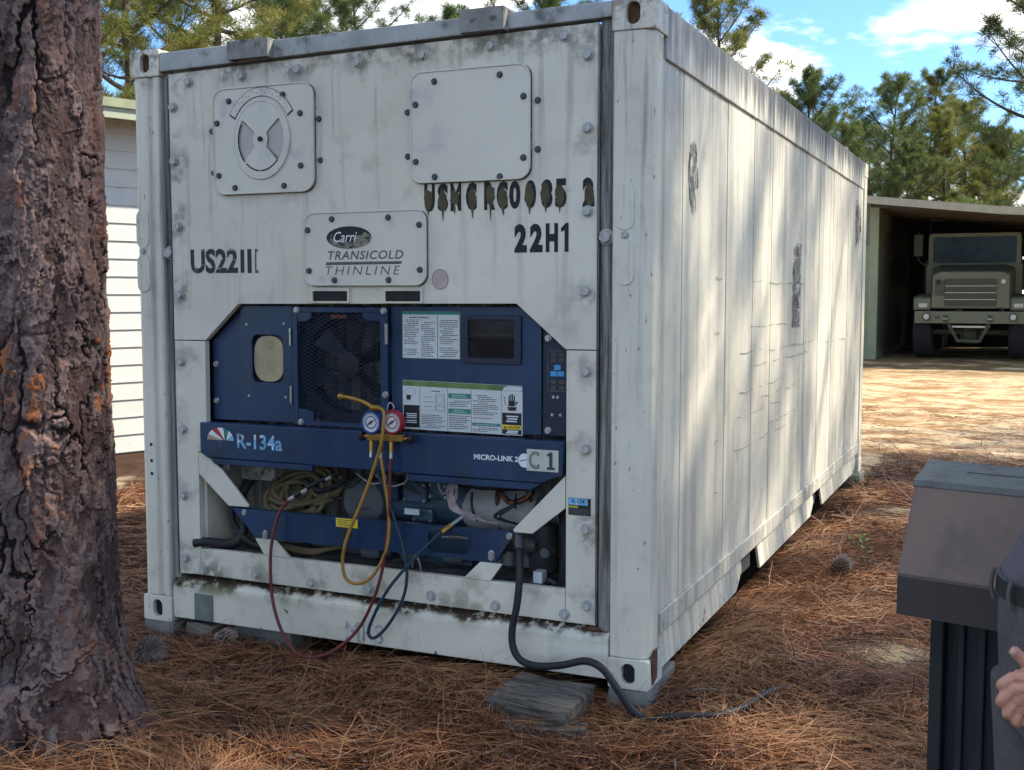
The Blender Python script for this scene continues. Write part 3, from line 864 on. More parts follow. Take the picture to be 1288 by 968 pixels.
for zz in (1.035, 1.285):
    K().box(-1.634, -1.625, 0.032, 0.0395, zz, zz + 0.075).build('hinge', M['steel'], sd)
sb_me = bolt_mesh(0.0045, 0.003, M['steel'], False)
for a, c in ((-1.862, 1.375), (-1.665, 1.38), (-1.856, 1.06), (-1.660, 1.06)):
    link('screw', sb_me, None, sd, (a, 0.040, c))
ub_me = bolt_mesh(0.0105, 0.010, M['steel'], False)
for a, c in ((-2.045, 1.195), (-2.045, 1.03)):
    link('screw', ub_me, None, cont, (a, 0.058, c))

# fan: grille frame, diamond mesh, shroud and blades
GX0, GX1, GZ0, GZ1 = -1.613, -1.144, 0.945, 1.452
gf = K().ring_xz(rrect(GX0, GX1, GZ0, GZ1, 0.006, 4), rrect(GX0 + .022, GX1 - .034, GZ0 + .018, GZ1 - .022, 0.004, 4), 0.030, 0.046)
gf.xz([(GX0 + .0215, GZ1 - .0215), (GX0 + .0215, GZ1 - .062), (GX0 + .07, GZ1 - .062), (GX0 + .095, GZ1 - .045), (GX0 + .095, GZ1 - .0215)], 0.033, 0.045)
gf.xz([(GX1 - .0335, GZ1 - .0215), (GX1 - .120, GZ1 - .0215), (GX1 - .120, GZ1 - .040), (GX1 - .095, GZ1 - .058), (GX1 - .0335, GZ1 - .058)], 0.033, 0.045)
gf.xz([(GX0 + .0215, GZ0 + .0175), (GX0 + .10, GZ0 + .0175), (GX0 + .10, GZ0 + .058), (GX0 + .06, GZ0 + .068), (GX0 + .0215, GZ0 + .068)], 0.033, 0.045)
gf = gf.build('fan_grille', M['blue'], bev=0.0015)
gm = K()
sx, sz = 0.0175, 0.0085                      # expanded-metal pitch
x0, x1, z0, z1 = GX0 + .02, GX1 - .03, GZ0 + .015, GZ1 - .02
nx, nz = int((x1 - x0) / sx), int((z1 - z0) / sz)
for i in range(nx):
    for j in range(nz + 1):
        a = x0 + i * sx; c = z0 + j * sz
        up_ = (i + j) % 2 == 0
        za, zb = (c, c + sz) if up_ else (c + sz, c)
        t = 0.0018
        gm.add([(a, 0.0400, za - t), (a + sx, 0.0400, zb - t), (a + sx, 0.0385, zb + t), (a, 0.0385, za + t)], [(0, 1, 2, 3)])
gm = gm.build('grille_mesh', pmat('grille_navy', (0.022, 0.040, 0.075), 0.5, 0.2), gf, fix=False)
fc = (-1.372, 1.205)
fs = K()
fs.ring_xz([(fc[0] + 0.245 * math.cos(2 * math.pi * i / 32), fc[1] + 0.255 * math.sin(2 * math.pi * i / 32)) for i in range(32)], [(fc[0] + 0.205 * math.cos(2 * math.pi * i / 32), fc[1] + 0.205 * math.sin(2 * math.pi * i / 32)) for i in range(32)], 0.075, 0.16)
fan = K()
for q in range(6):
    a = 2 * math.pi * q / 6 + 0.35
    pr = []
    for r, da, yy in ((0.05, -0.35, 0.13), (0.195, -0.20, 0.125), (0.195, 0.22, 0.09), (0.05, 0.35, 0.10)):
        pr.append((fc[0] + r * math.cos(a + da), yy, fc[1] + r * math.sin(a + da)))
    fan.add(pr + [(p[0], p[1] + 0.003, p[2]) for p in pr], [(0, 1, 2, 3), (7, 6, 5, 4), (0, 4, 5, 1), (1, 5, 6, 2), (2, 6, 7, 3), (3, 7, 4, 0)])
fan.build('fan_blades', pmat('fan_grey', (0.010, 0.011, 0.013), 0.5, 0.2), gf)
K().lathe((fc[0], 0.085, fc[1]), [(0.055, 0.05), (0.055, 0.0), (0.02, -0.008)], 'y', 20).build('fan_hub', pmat('fan_hub_brown', (0.03, 0.02, 0.016), 0.6), gf)
fs.build('fan_shroud', M['darkvoid'], gf)
lg = K()
for i in range(3): lg.ring_xz(el(-1.383 + i * 0.025 - 0.025, 1.412, 0.012, 0.007, 10), el(-1.383 + i * 0.025 - 0.025, 1.412, 0.009, 0.004, 10), 0.0365, 0.0375)
lg.build('grille_emblem', pmat('worn_red_emblem', (0.30, 0.09, 0.05), 0.6), gf)
for a, c in ((-1.590, 1.440), (-1.160, 1.438), (-1.575, 0.957), (-1.155, 1.09)):
    link('screw', ub_me, None, gf, (a, 0.030, c))
for zz in (1.300,):
    K().box(-1.150, -1.138, 0.018, 0.0297, zz, zz + 0.085).build('latch', M['steel'], gf, bev=0.002)

# right door with cut corner, display recess and labels
rd = K()
rd.xz([(-1.1385, 0.952), (-0.462, 0.952), (-0.462, 1.375), (-0.548, 1.457), (-1.1385, 1.457), ], 0.052, 0.060)
rd = rd.build('control_door', M['blue'], bev=0.002)
dp = K().ring_xz(rrect(-0.808, -0.545, 1.229, 1.424, 0.012, 4), rrect(-0.778, -0.575, 1.252, 1.404, 0.008, 4), 0.040, 0.0517).build('display_bezel', M['bluedark'], rd, bev=0.003)
dpf = K()
dpf.add([(-0.780, 0.047, 1.405), (-0.573, 0.047, 1.405), (-0.573, 0.0505, 1.332), (-0.780, 0.0505, 1.332), (-0.780, 0.043, 1.325), (-0.573, 0.043, 1.325), (-0.573, 0.0505, 1.251), (-0.780, 0.0505, 1.251)], [(0, 1, 2, 3), (3, 2, 5, 4), (4, 5, 6, 7)])
dpf.build('display_recess', pmat('display_black', (0.010, 0.012, 0.016), 0.25, 0.2), dp, fix=False)
tk = K()
for i in range(14): tk.box(-0.75 + i * 0.0115, -0.744 + i * 0.0115, 0.0455, 0.0465, 1.343 + 0.004 * (i % 2), 1.346 + 0.004 * (i % 2))
tk.build('display_print', M['greyink'], dp)


def print_block(par, x0, x1, z0, z1, n_, y, seed, m=None, ragged=0.45, h=0.38):
    """Rows of small print as short dashes."""
    r_ = random.Random(seed); k = K()
    dz_ = (z1 - z0) / n_
    for i in range(n_):
        if r_.random() < 0.07: continue
        z = z1 - (i + 0.5) * dz_
        x = x0 + (0 if r_.random() < .7 else (x1 - x0) * r_.uniform(.05, .25))
        end = x1 - (x1 - x0) * ragged * r_.random() ** 2
        while x < end:
            wd = r_.uniform(0.006, 0.018)
            k.box(x, min(x + wd, end), y - 0.0004, y, z - dz_ * h / 2, z + dz_ * h / 2)
            x += wd + 0.0025
    return k.build('print_lines', m or M['print'], par)


l1 = K().box(-1.084, -0.816, 0.0498, 0.0518, 1.243, 1.437).build('chart_label', M['paper'], rd)
K().box(-1.083, -0.817, 0.0488, 0.0496, 1.424, 1.436).build('label_header', M['green'], l1)
K().box(-0.9205, -0.9185, 0.0488, 0.0496, 1.244, 1.4235).build('label_rule', M['greyink'], l1)
K().ring_xz(rrect(-1.084, -0.816, 1.243, 1.437, 0.002, 2), rrect(-1.0815, -0.8185, 1.2455, 1.4345, 0.002, 2), 0.0478, 0.0486).build('label_border', pmat('green_grey_border', (0.12, 0.2, 0.16), 0.5), l1)
for i, (a, c, z0, z1, n_) in enumerate(((-1.075, -1.005, 1.30, 1.405, 14), (-0.995, -0.93, 1.25, 1.395, 18), (-0.91, -0.825, 1.25, 1.405, 18), (-1.05, -0.95, 1.406, 1.418, 1), (-1.075, -1.01, 1.255, 1.285, 4))):
    print_block(l1, a, c, z0, z1, n_, 0.0496, i)

l2 = K().xz([(-1.084, 0.950), (-0.542, 0.947), (-0.542, 1.145), (-1.084, 1.153)], 0.0498, 0.0518).build('warning_label', M['paper'], rd)
K().xz([(-1.083, 1.130), (-0.543, 1.122), (-0.543, 1.144), (-1.083, 1.152)], 0.0489, 0.0496).build('label_header', M['olivestrip'], l2)
K().xz([(-0.628, 1.124), (-0.543, 1.1235), (-0.545, 1.141), (-0.60, 1.1435), (-0.622, 1.137)], 0.0480, 0.0487).build('peeled_corner', M['paper'], l2)
K().box(-1.080, -1.006, 0.0489, 0.0496, 0.958, 1.050).build('warning_panel', M['black'], l2)
for i, zz in enumerate((1.012, 1.004, 0.996, 0.984, 0.976)):
    K().box(-1.068 + .004 * (i % 2), -1.018, 0.0480, 0.0487, zz, zz + 0.0042).build('print_line', M['white'], l2)
K().box(-1.066, -1.046, 0.0489, 0.0496, 1.072, 1.092).build('hand_pictogram', M['black'], l2)
lk = K(); 
for q in range(14):
    a = q * 0.45
    lk.box(-1.05 + .025 * math.cos(a), -1.046 + .025 * math.cos(a), 0.0491, 0.0496, 1.103 + .016 * math.sin(a), 1.1055 + .016 * math.sin(a))
lk.build('pictogram_line', M['greyink'], l2)
# wiring diagram block
wd_ = K()
for a, c, z0, z1 in ((-0.985, -0.945, 1.085, 1.0865), (-0.985, -0.94, 1.066, 1.0675), (-0.985, -0.945, 1.046, 1.0475), (-0.93, -0.9285, 1.03, 1.10), (-0.89, -0.8885, 1.03, 1.10), (-0.93, -0.89, 1.03, 1.0315), (-0.93, -0.89, 1.0985, 1.10), (-0.93, -0.89, 1.05, 1.0515)):
    wd_.box(a, c, 0.0491, 0.0496, z0, z1)
wd_.ring_xz(el(-0.91, 1.075, .016, .018, 14), el(-0.91, 1.075, .0148, .0168, 14), 0.0490, 0.0496)
wd_.build('wiring_diagram', M['print'], l2)
for i, (a, c, z0, z1, n_) in enumerate(((-0.995, -0.885, 0.957, 1.015, 8), (-0.95, -0.90, 1.106, 1.116, 1), (-0.868, -0.772, 0.958, 1.018, 7), (-0.868, -0.772, 1.05, 1.078, 4), (-0.76, -0.645, 0.998, 1.105, 14), (-0.76, -0.645, 0.953, 0.974, 3))):
    print_block(l2, a, c, z0, z1, n_, 0.0496, 20 + i)
for a, c, z0, z1 in ((-0.871, -0.770, 1.085, 1.105), (-0.871, -0.770, 1.023, 1.043), (-0.763, -0.638, 0.978, 0.990)):
    gb = K().box(a, c, 0.0489, 0.0496, z0, z1).build('green_band', M['green'], l2)
    print_block(gb, a + .015, c - .015, z0 + .003, z1 - .003, 2 if z1 - z0 > .015 else 1, 0.0488, int(z0 * 1000), M['paper'], 0.3)
for xx in (-1.003, -0.875, -0.767, -0.634):
    K().box(xx - .0007, xx + .0007, 0.0490, 0.0496, 0.951, 1.128).build('label_rule', M['greyink'], l2)
K().box(-0.630, -0.546, 0.0489, 0.0496, 0.951, 1.036).build('warning_panel', M['black'], l2)
K().box(-0.629, -0.547, 0.0480, 0.0487, 0.970, 0.988).build('yellow_band', M['yellow'], l2)
K().xz([(-0.622, 0.973), (-0.610, 0.973), (-0.616, 0.984)], 0.0470, 0.0478).build('warning_triangle', M['black'], l2)
ktext('lettering', 'CAUTION', -0.606, -0.552, 0.974, 0.984, 0.0474, M['black'], l2, bold=0.02)
for i, zz in enumerate((1.022, 1.012, 1.002, 0.963, 0.956)):
    K().box(-0.612 + .005 * (i % 2), -0.56 - .003 * (i % 3), 0.0480, 0.0487, zz - .002, zz + 0.003).build('print_line', M['white'], l2)
hd = K()
hd.xz([(-0.602, 1.045), (-0.572, 1.045), (-0.566, 1.060), (-0.608, 1.060)], 0.0489, 0.0496)
hd.xz([(-0.604, 1.064), (-0.576, 1.062), (-0.574, 1.085), (-0.602, 1.085)], 0.0489, 0.0496)
for i in range(4): hd.box(-0.602 + i * 0.0075, -0.5975 + i * 0.0075, 0.0489, 0.0496, 1.0852, 1.106 + 0.005 * (i in (1, 2)))
hd.xz([(-0.572, 1.066), (-0.561, 1.080), (-0.564, 1.083), (-0.574, 1.076)], 0.0489, 0.0496)
hd.build('hand_pictogram', M['black'], l2)
K().tube([(-0.624, 0.0492, 1.103), (-0.618, 0.0492, 1.09), (-0.619, 0.0492, 1.078), (-0.612, 0.0492, 1.068)], 0.0012, 5, 4).build('pictogram_line', M['black'], l2)

# keypad section
kp = K().xz([(-0.4605, 0.952), (-0.3445, 0.952), (-0.3445, 1.295), (-0.458, 1.372)], 0.060, 0.07).build('keypad_panel', M['bluedark'], bev=0.0015)
kb = K().ring_xz(rrect(-0.437, -0.358, 1.128, 1.288, 0.008, 4), rrect(-0.4345, -0.3605, 1.1305, 1.2855, 0.007, 4), 0.0565, 0.0595).build('keypad_rim', M['greyink'], kp)
for i, zz in enumerate((1.272, 1.250, 1.165, 1.143)):
    for xx in (-0.425, -0.390):
        K().xz(rrect(xx, xx + .024, zz - .008, zz + .007, 0.003, 2), 0.0560, 0.0594).build('key', M['rivet'], kp)
for xx, zz in ((-0.410, 1.222), (-0.426, 1.197), (-0.395, 1.197)):
    K().xz(rrect(xx, xx + .028, zz - .010, zz + .010, 0.003, 2), 0.0555, 0.0594).build('key', M['keyblue'], kp)
for a, c in ((-0.437, 1.335), (-0.437, 0.972)):
    link('screw', ub_me, None, kp, (a, 0.060, c))
for a, c in ((-0.415, 1.105), (-0.397, 1.105), (-0.42, 1.035), (-0.385, 1.035)):
    link('screw', sb_me, None, kp, (a, 0.060, c))

# the blue hood across the unit, with its lower flange
hoodpts = [(-2.092, 0.800), (-2.055, 0.780), (-1.55, 0.780), (-1.46, 0.776), (-0.440, 0.772), (-0.352, 0.806), (-0.345, 0.940), (-2.092, 0.936)]
hd_ = K().xz(hoodpts, -0.008, 0.048).build('hood', M['blue'], bev=0.004)
K().xz([(-2.02, 0.7525), (-1.50, 0.7525), (-1.50, 0.7775), (-2.04, 0.7775)], -0.004, 0.02).build('hood_flange', M['blue'], hd_, bev=0.002)
K().xz([(-1.03, 0.742), (-0.48, 0.742), (-0.44, 0.7700), (-1.03, 0.7700)], -0.004, 0.02).build('hood_flange', M['blue'], hd_, bev=0.002)
ktext('lettering', 'R-134a', -1.887, -1.648, 0.830, 0.896, -0.0092, M['skyink'], hd_, bold=0.02)
cols = ['tan', 'white', 'redprint', 'white', 'green', 'white', 'skyink']
fcx, fcz = -1.978, 0.862
for i, cn_ in enumerate(cols):
    a0, a1 = math.pi * (1 - i / 7), math.pi * (1 - (i + 1) / 7)
    pts = [(fcx + 0.066 * math.cos(a0 + (a1 - a0) * q / 3) * 1.1, fcz + 0.055 * math.sin(a0 + (a1 - a0) * q / 3)) for q in range(4)]
    pts += [(fcx + 0.012 + 0.004 * i, fcz)]
    K().xz(pts, -0.0095, -0.0086).build('fan_emblem', M[cn_], hd_)
K().box(fcx - 0.004, fcx + 0.002, -0.0095, -0.0086, 0.832, 0.860).build('fan_emblem', M['greyink'], hd_)
ktext('lettering', 'MICRO-LINK 2', -0.728, -0.534, 0.850, 0.872, -0.0092, M['white'], hd_, bold=0.03)
cl = K().xz(el(-0.508, 0.858, 0.026, 0.028, 20), -0.0095, -0.0086).build('circle_logo', M['white'], hd_)
K().xz([(-0.527, 0.853), (-0.489, 0.862), (-0.489, 0.866), (-0.527, 0.857)], -0.0104, -0.0098).build('logo_stripe', M['greyink'], cl)
for x0, x1, ch in ((-0.497, -0.431, 'C'), (-0.430, -0.364, '1')):
    s_ = K().box(x0, x1, -0.0112, -0.0098, 0.820, 0.905).build('letter_sticker', pmat('ivory_sticker', (0.58, 0.59, 0.50), 0.5, 0.06), hd_)
    if ch == 'C': ktext('lettering', ch, x0 + .010, x1 - .012, 0.828, 0.897, -0.0122, M['print'], s_, bold=0.025)
    else: K().xz([(x0 + .018, .828), (x1 - .014, .828), (x1 - .014, .838), (x1 - .024, .838), (x1 - .024, .897), (x0 + .030, .897), (x0 + .018, .886), (x0 + .018, .879), (x0 + .028, .882), (x0 + .028, .838), (x0 + .018, .838)], -0.0122, -0.0114).build('lettering', M['print'], s_)
    if ch == 'C': ktext('lettering', ch, x0 + .014, x1 - .015, 0.832, 0.893, -0.0132, pmat('letter_fill_grey', (0.33, 0.34, 0.31), 0.5), s_, bold=-0.008)

# lower blue beam with hand hole
bm_ = K()
bm_.xz([(-1.945, 0.556), (-1.817, 0.432), (-0.955, 0.432), (-0.955, 0.560)], 0.020, 0.050)
bm_.xz([(-0.9545, 0.560), (-0.9545, 0.540), (-0.764, 0.540), (-0.764, 0.561)], 0.020, 0.050)
bm_.xz([(-0.9545, 0.432), (-0.764, 0.432), (-0.764, 0.452), (-0.9545, 0.452)], 0.020, 0.050)
bm_.xz([(-0.7635, 0.432), (-0.648, 0.432), (-0.560, 0.563), (-0.7635, 0.561)], 0.020, 0.050)
lb_ = bm_.build('lower_beam', M['blue'])
hp_ = rrect(-0.950, -0.768, 0.4525, 0.5395, 0.02, 4)
K().ring_xz(rrect(-0.957, -0.761, 0.449, 0.543, 0.003, 4), hp_, 0.0165, 0.0198).build('hole_rim', M['blue'], lb_)
K().tube([(-0.93, 0.10, 0.495), (-0.85, 0.10, 0.502), (-0.775, 0.10, 0.497)], 0.006, 6, 4).build('tie_rod', M['steel'], lb_)
K().box(-1.398, -1.290, 0.0185, 0.0198, 0.517, 0.555).build('yellow_label', M['yellow'], lb_)
print_block(lb_, -1.39, -1.30, 0.522, 0.551, 4, 0.0184, 77)
K().box(-1.205, -1.155, 0.0185, 0.0198, 0.568, 0.590).build('small_label', M['paper'], lb_) if False else None
K().lathe((-1.345, 0.0198, 0.487), [(0.024, 0.0), (0.024, -0.0015), (0.019, -0.002)], 'y', 16).build('beam_hole', M['black'], lb_)
for a, c in ((-1.875, 0.540), (-1.765, 0.455), (-1.765, 0.44), (-0.535 - .05, 0.545), (-0.665, 0.468), (-0.665, 0.452)):
    link('screw', ub_me, None, lb_, (a, 0.020, c))
# white diagonal braces
for pts in ([(-2.1165, 0.795), (-2.085, 0.795), (-1.99, 0.725), (-1.846, 0.575), (-1.850, 0.567), (-1.955, 0.565), (-2.1165, 0.700)],
            [(-0.3435, 0.805), (-0.3435, 0.678), (-0.482, 0.566), (-0.560, 0.5655), (-0.566, 0.575)],
            [(-1.815, 0.4305), (-1.708, 0.4305), (-1.628, 0.3585), (-1.765, 0.3585)],
            [(-0.712, 0.4305), (-0.612, 0.4305), (-0.665, 0.3585), (-0.785, 0.3585)]):
    K().xz(pts, 0.010, 0.022).build('diagonal_brace', M['p_front'], bev=0.002)

# machinery behind: compressor, motor, receiver tank, valve block, wiring, hoses
cp = K()
cp.lathe((-1.36, 0.30, 0.60), [(0.02, -0.13), (0.10, -0.125), (0.115, -0.09), (0.115, 0.13), (0.08, 0.15)], 'y', 24)
cp.box(-1.50, -1.25, 0.22, 0.42, 0.354, 0.52)
cp.lathe((-1.36, 0.30, 0.73), [(0.06, -0.06), (0.06, 0.05)], 'y', 18)
cp.build('compressor', M['machine'], smooth=40, bev=0.004)
K().tube([(-1.39, 0.165, 0.58), (-1.36, 0.155, 0.575), (-1.33, 0.165, 0.58)], 0.006, 6, 4).build('compressor_handle', M['machine'])
mt = K()
mt.lathe((-1.02, 0.30, 0.61), [(0.03, -0.24), (0.095, -0.22), (0.105, -0.19), (0.105, 0.16), (0.06, 0.19)], 'x', 24)
mt.box(-1.20, -0.85, 0.22, 0.40, 0.354, 0.50)
mt.build('motor', M['machineblue'], smooth=40)
for xx, zz, wd, hh in ((-1.10, 0.66, 0.12, 0.09), (-0.985, 0.675, 0.09, 0.07), (-1.06, 0.565, 0.10, 0.06)):
    hh_ = K().box(xx - wd / 2, xx + wd / 2, 0.165, 0.24, zz - hh / 2, zz + hh / 2).build('cylinder_head', M['machineblue'], bev=0.012)
    for qx in (-.4, .4):
        for qz in (-.36, .36): link('head_bolt', sb_me, None, hh_, (xx + qx * wd, 0.165, zz + qz * hh))
COP = pmat('copper_pipe', (0.22, 0.10, 0.055), 0.5, 0.35, 14, metal=0.7, col2=(0.05, 0.045, 0.04), thr=(0.5, 0.65))
rp = random.Random(71)
for i in range(11):
    x0 = rp.uniform(-1.95, -0.5); x1 = x0 + rp.uniform(-.25, .25); z0 = rp.uniform(0.60, 0.74); y0 = rp.uniform(0.15, 0.34)
    K().tube([(x0, y0, 0.76), (x0 + rp.uniform(-.02, .02), y0, z0), ((x0 + x1) / 2, y0 - .03, z0 - rp.uniform(.0, .06)), (x1, y0, z0 - rp.uniform(-.02, .08)), (x1 + rp.uniform(-.03, .03), y0 + .04, 0.42)], rp.choice((.006, .008, .011)), 8, 6).build('pipe_run', COP if i % 2 else M['black'], smooth=60)
for i in range(8):
    x0 = rp.uniform(-1.5, -0.6)
    K().tube([(x0, 0.10, 0.765), (x0 + rp.uniform(-.05, .05), 0.09, 0.72), (x0 + rp.uniform(-.12, .12), 0.10, 0.68 + rp.uniform(-.02, .02)), (x0 + rp.uniform(-.2, .2), 0.14, 0.73)], 0.0035, 5, 6).build('wire', M['black'] if i % 3 else M['wire'], smooth=60)
for xx, zz in ((-1.62, 0.44), (-1.30, 0.385), (-1.10, 0.39), (-0.90, 0.40)):
    K().lathe((xx, 0.16, zz), [(0.012, -.05), (0.028, -.045), (0.03, 0.0), (0.022, .04)], 'x', 12).build('fitting', M['machine'], smooth=50)
K().box(-1.235, -1.165, 0.14, 0.22, 0.62, 0.725).build('valve_block', M['blue'], bev=0.006)
K().box(-1.12, -1.05, 0.12, 0.13, 0.575, 0.60).build('small_label', M['paper'])
tn = K()
tn.lathe((-0.72, 0.28, 0.60), [(0.03, -0.175), (0.085, -0.165), (0.105, -0.13), (0.105, 0.13), (0.085, 0.165), (0.03, 0.175)], 'x', 24)
tn.build('receiver_tank', M['tank'], smooth=50)
K().tube([(-0.93, 0.16, 0.715), (-0.86, 0.15, 0.728), (-0.78, 0.165, 0.705), (-0.68, 0.155, 0.722), (-0.55, 0.17, 0.735)], lambda t: 0.018 + 0.008 * math.sin(9 * t), 8, 6).build('wrapped_pipe', M['black'], smooth=60)
for i in range(12):
    r_ = random.Random(300 + i)
    K().tube([(-0.885 + .01 * r_.random(), 0.12, 0.75), (-0.905 + .05 * r_.random(), 0.10, 0.70 - .01 * i % .03), (-0.885 + 0.04 * r_.random(), 0.09, 0.64 - .002 * i), (-0.82 + .06 * r_.random(), 0.10, 0.585 + .01 * r_.random()), (-0.76 + .08 * r_.random(), 0.13, 0.568)], 0.0028, 5, 5).build('wire', M['wire'])
K().tube([(-0.80, 0.12, 0.69), (-0.79, 0.10, 0.63), (-0.77, 0.11, 0.575)], 0.006, 6, 5).build('black_lead', M['black'])
for i in range(4):
    r_ = random.Random(340 + i)
    K().tube([(-0.60, 0.12, 0.70 - .02 * i), (-0.62 + .03 * r_.random(), 0.10, 0.65), (-0.66 - .04 * r_.random(), 0.10, 0.60), (-0.56, 0.12, 0.57)], 0.0045, 5, 5).build('black_lead', M['black'])
# right bay: dark pipes with pale ends, small white box
for xx, zz in ((-0.452, 0.628), (-0.455, 0.478)):
    K().lathe((xx, 0.10, zz), [(0.010, -0.03), (0.020, -0.03), (0.022, 0.0), (0.022, 0.03)], 'y', 14).build('pipe_stub', M['machine'])
K().tube([(-0.39, 0.12, 0.355), (-0.385, 0.12, 0.5), (-0.39, 0.12, 0.70)], 0.024, 10, 4).build('riser_pipe', M['black'], smooth=60)
K().lathe((-0.53, 0.24, 0.46), [(0.05, -0.10), (0.06, -0.09), (0.06, 0.10)], 'z', 18).build('filter_drier', M['rivet'], smooth=50)
K().box(-0.505, -0.465, 0.07, 0.12, 0.3525, 0.40).build('junction_box', M['paper'], bev=0.003)
K().tube([(-0.44, 0.07, 0.356), (-0.43, 0.06, 0.375), (-0.40, 0.06, 0.362)], 0.012, 8, 4).build('black_lead', M['black'], smooth=60)
K().lathe((-0.575, 0.13, 0.49), [(0.028, -0.10), (0.034, -0.09), (0.034, 0.04), (0.02, 0.06)], 'x', 16).build('cable_gland', M['rivet'], smooth=50)
# left bay: steel bracket, pale insulated box, black drain hose
K().box(-2.045, -1.975, 0.045, 0.06, 0.690, 0.748).build('bracket', M['steel'])
link('screw', ub_me, None, cont, (-2.01, 0.045, 0.722))
K().box(-1.985, -1.80, 0.14, 0.30, 0.665, 0.76).build('insulated_box', pmat('dirty_insulation', (0.30, 0.28, 0.24), 0.8, 0.4, 14, col2=(0.09, 0.05, 0.03), thr=(0.5, 0.65)), bev=0.006)
K().tube([(-2.155, 0.015, 0.378), (-2.10, 0.03, 0.385), (-1.99, 0.08, 0.378), (-1.95, 0.11, 0.44), (-2.0, 0.16, 0.58), (-1.95, 0.2, 0.68)], 0.021, 12, 8).build('drain_hose', M['black'], smooth=60)
K().tube([(-2.02, 0.12, 0.60), (-2.0, 0.1, 0.47), (-1.9, 0.1, 0.385), (-1.75, 0.12, 0.375), (-1.62, 0.15, 0.385)], 0.016, 10, 8).build('black_lead', M['black'], smooth=60)
K().tube([(-1.05, 0.06, 0.365), (-1.02, 0.03, 0.43), (-0.99, 0.01, 0.405), (-0.985, 0.015, 0.362)], 0.004, 6, 6).build('bent_rod', M['steel'])

# ------------------------------------------------------------------ loose things in and on the unit
r_ = random.Random(9)
cc = thing('coiled_cord', 'tan cord heaped in loose coils inside the open bay behind the red hose', 'cord', (-1.68, 0.16, 0.40 + Z0))
def coil(cx, cy, cz, n_, a, c, rad, seed):
    q = random.Random(seed); pts = []
    for i in range(n_ * 8):
        t = 2 * math.pi * i / 8
        w_ = 1 + 0.25 * math.sin(t * 0.37 + seed)
        pts.append((cx + a * w_ * math.cos(t) + q.uniform(-.02, .02), cy + 0.05 * math.sin(t) + q.uniform(-.025, .025), cz + c * w_ * math.sin(t) + q.uniform(-.02, .02)))
    return K().tube(pts, rad, 8, 5).build('cord_coil', M['cord'], cc, smooth=60)
coil(-1.67, 0.17, 0.635, 6, 0.125, 0.075, 0.0105, 1)
coil(-1.58, 0.20, 0.66, 4, 0.09, 0.075, 0.0105, 2)
coil(-1.74, 0.14, 0.60, 3, 0.09, 0.04, 0.011, 3)
for j in range(4):
    K().tube([(-1.86 + .02 * j, 0.10, 0.405 + .004 * j), (-1.70, 0.09, 0.392 - .004 * j), (-1.56, 0.085, 0.385 - .004 * j), (-1.42 - .03 * j, 0.10, 0.412 - .006 * j)], 0.011, 8, 6).build('cord_run', M['cord'], cc, smooth=60)

gmf = thing('gauge_manifold', 'brass gauge set with a blue and a red dial and three hanging hoses', 'pressure gauge', (-1.118, -0.05, 0.95 + Z0))
class G(K):
    def build(s, name, m, parent=None, **kw): return K.build(s, name, m, parent or gmf, **kw)
for cx, cz, km, nm in ((-1.167, 0.984, 'gaugeblue', 'blue'), (-1.069, 0.988, 'gaugered', 'red')):
    g = G().lathe((cx, -0.035, cz), [(0.046, 0.0), (0.050, -0.006), (0.050, -0.030), (0.045, -0.038), (0.040, -0.038), (0.040, -0.032)], 'y', 28).build('gauge', M[km], smooth=40)
    tag(g, nm + ' rimmed round dial')
    G().lathe((cx, -0.067, cz), [(0.0395, 0.0), (0.0395, -0.0012)], 'y', 28).build('dial', M['dial'], g)
    G().ring_xz([(cx + .027 * math.cos(t * .35), cz + .027 * math.sin(t * .35)) for t in range(18)], [(cx + .0225 * math.cos(t * .35), cz + .0225 * math.sin(t * .35)) for t in range(18)], -0.0692, -0.0684).build('dial_scale', M[km], g)
    tk = G()
    for q in range(24):
        a = math.radians(-40 + q * 11.2)
        tk.xz([(cx + r * math.cos(a + d), cz + r * math.sin(a + d)) for r, d in ((.031, -.03), (.037, -.025), (.037, .025), (.031, .03))], -0.0692, -0.0684)
    tk.build('dial_ticks', M['print'], g)
    a = math.radians(215)
    G().xz([(cx + .028 * math.cos(a), cz + .028 * math.sin(a)), (cx + .006 * math.cos(a + 1.5), cz + .006 * math.sin(a + 1.5)), (cx - .024 * math.cos(a), cz - .024 * math.sin(a)), (cx + .006 * math.cos(a - 1.5), cz + .006 * math.sin(a - 1.5))], -0.0704, -0.0696).build('needle', M['print'], g)
    G().cyl((cx, -0.05, cz - .048), (cx, -0.05, 0.938), 0.008, 10).build('gauge_stem', M['brass'], g)
G().box(-1.190, -1.022, -0.064, -0.036, 0.908, 0.938).build('manifold_body', M['brass'], bev=0.004)
for sx_, x0 in ((-1, -1.190), (1, -1.022)):
    k = G().cyl((x0, -0.05, 0.923), (x0 + sx_ * 0.022, -0.05, 0.923), 0.007, 10)
    k.build('valve_stem', M['brass'])
    k = G().lathe((x0 + sx_ * 0.032, -0.05, 0.923), [(0.010, -0.011), (0.019, -0.009), (0.020, 0.0), (0.019, 0.009), (0.010, 0.011)], 'x', 10)
    k.build('valve_knob', M['black'])
for xx in (-1.176, -1.082, -1.128):
    G().cyl((xx, -0.05, 0.908), (xx, -0.052, 0.862), 0.009, 8).build('hose_fitting', M['brass'])
    G().cyl((xx, -0.052, 0.862), (xx, -0.055, 0.838), 0.0075, 8).build('hose_ferrule', M['steel'])
G().tube([(-1.10, -0.05, 0.94), (-1.103, -0.05, 1.03), (-1.09, -0.045, 1.065), (-1.075, -0.04, 1.05), (-1.082, -0.04, 1.03)], 0.004, 6, 6).build('hanging_hook', M['steel'], smooth=60)
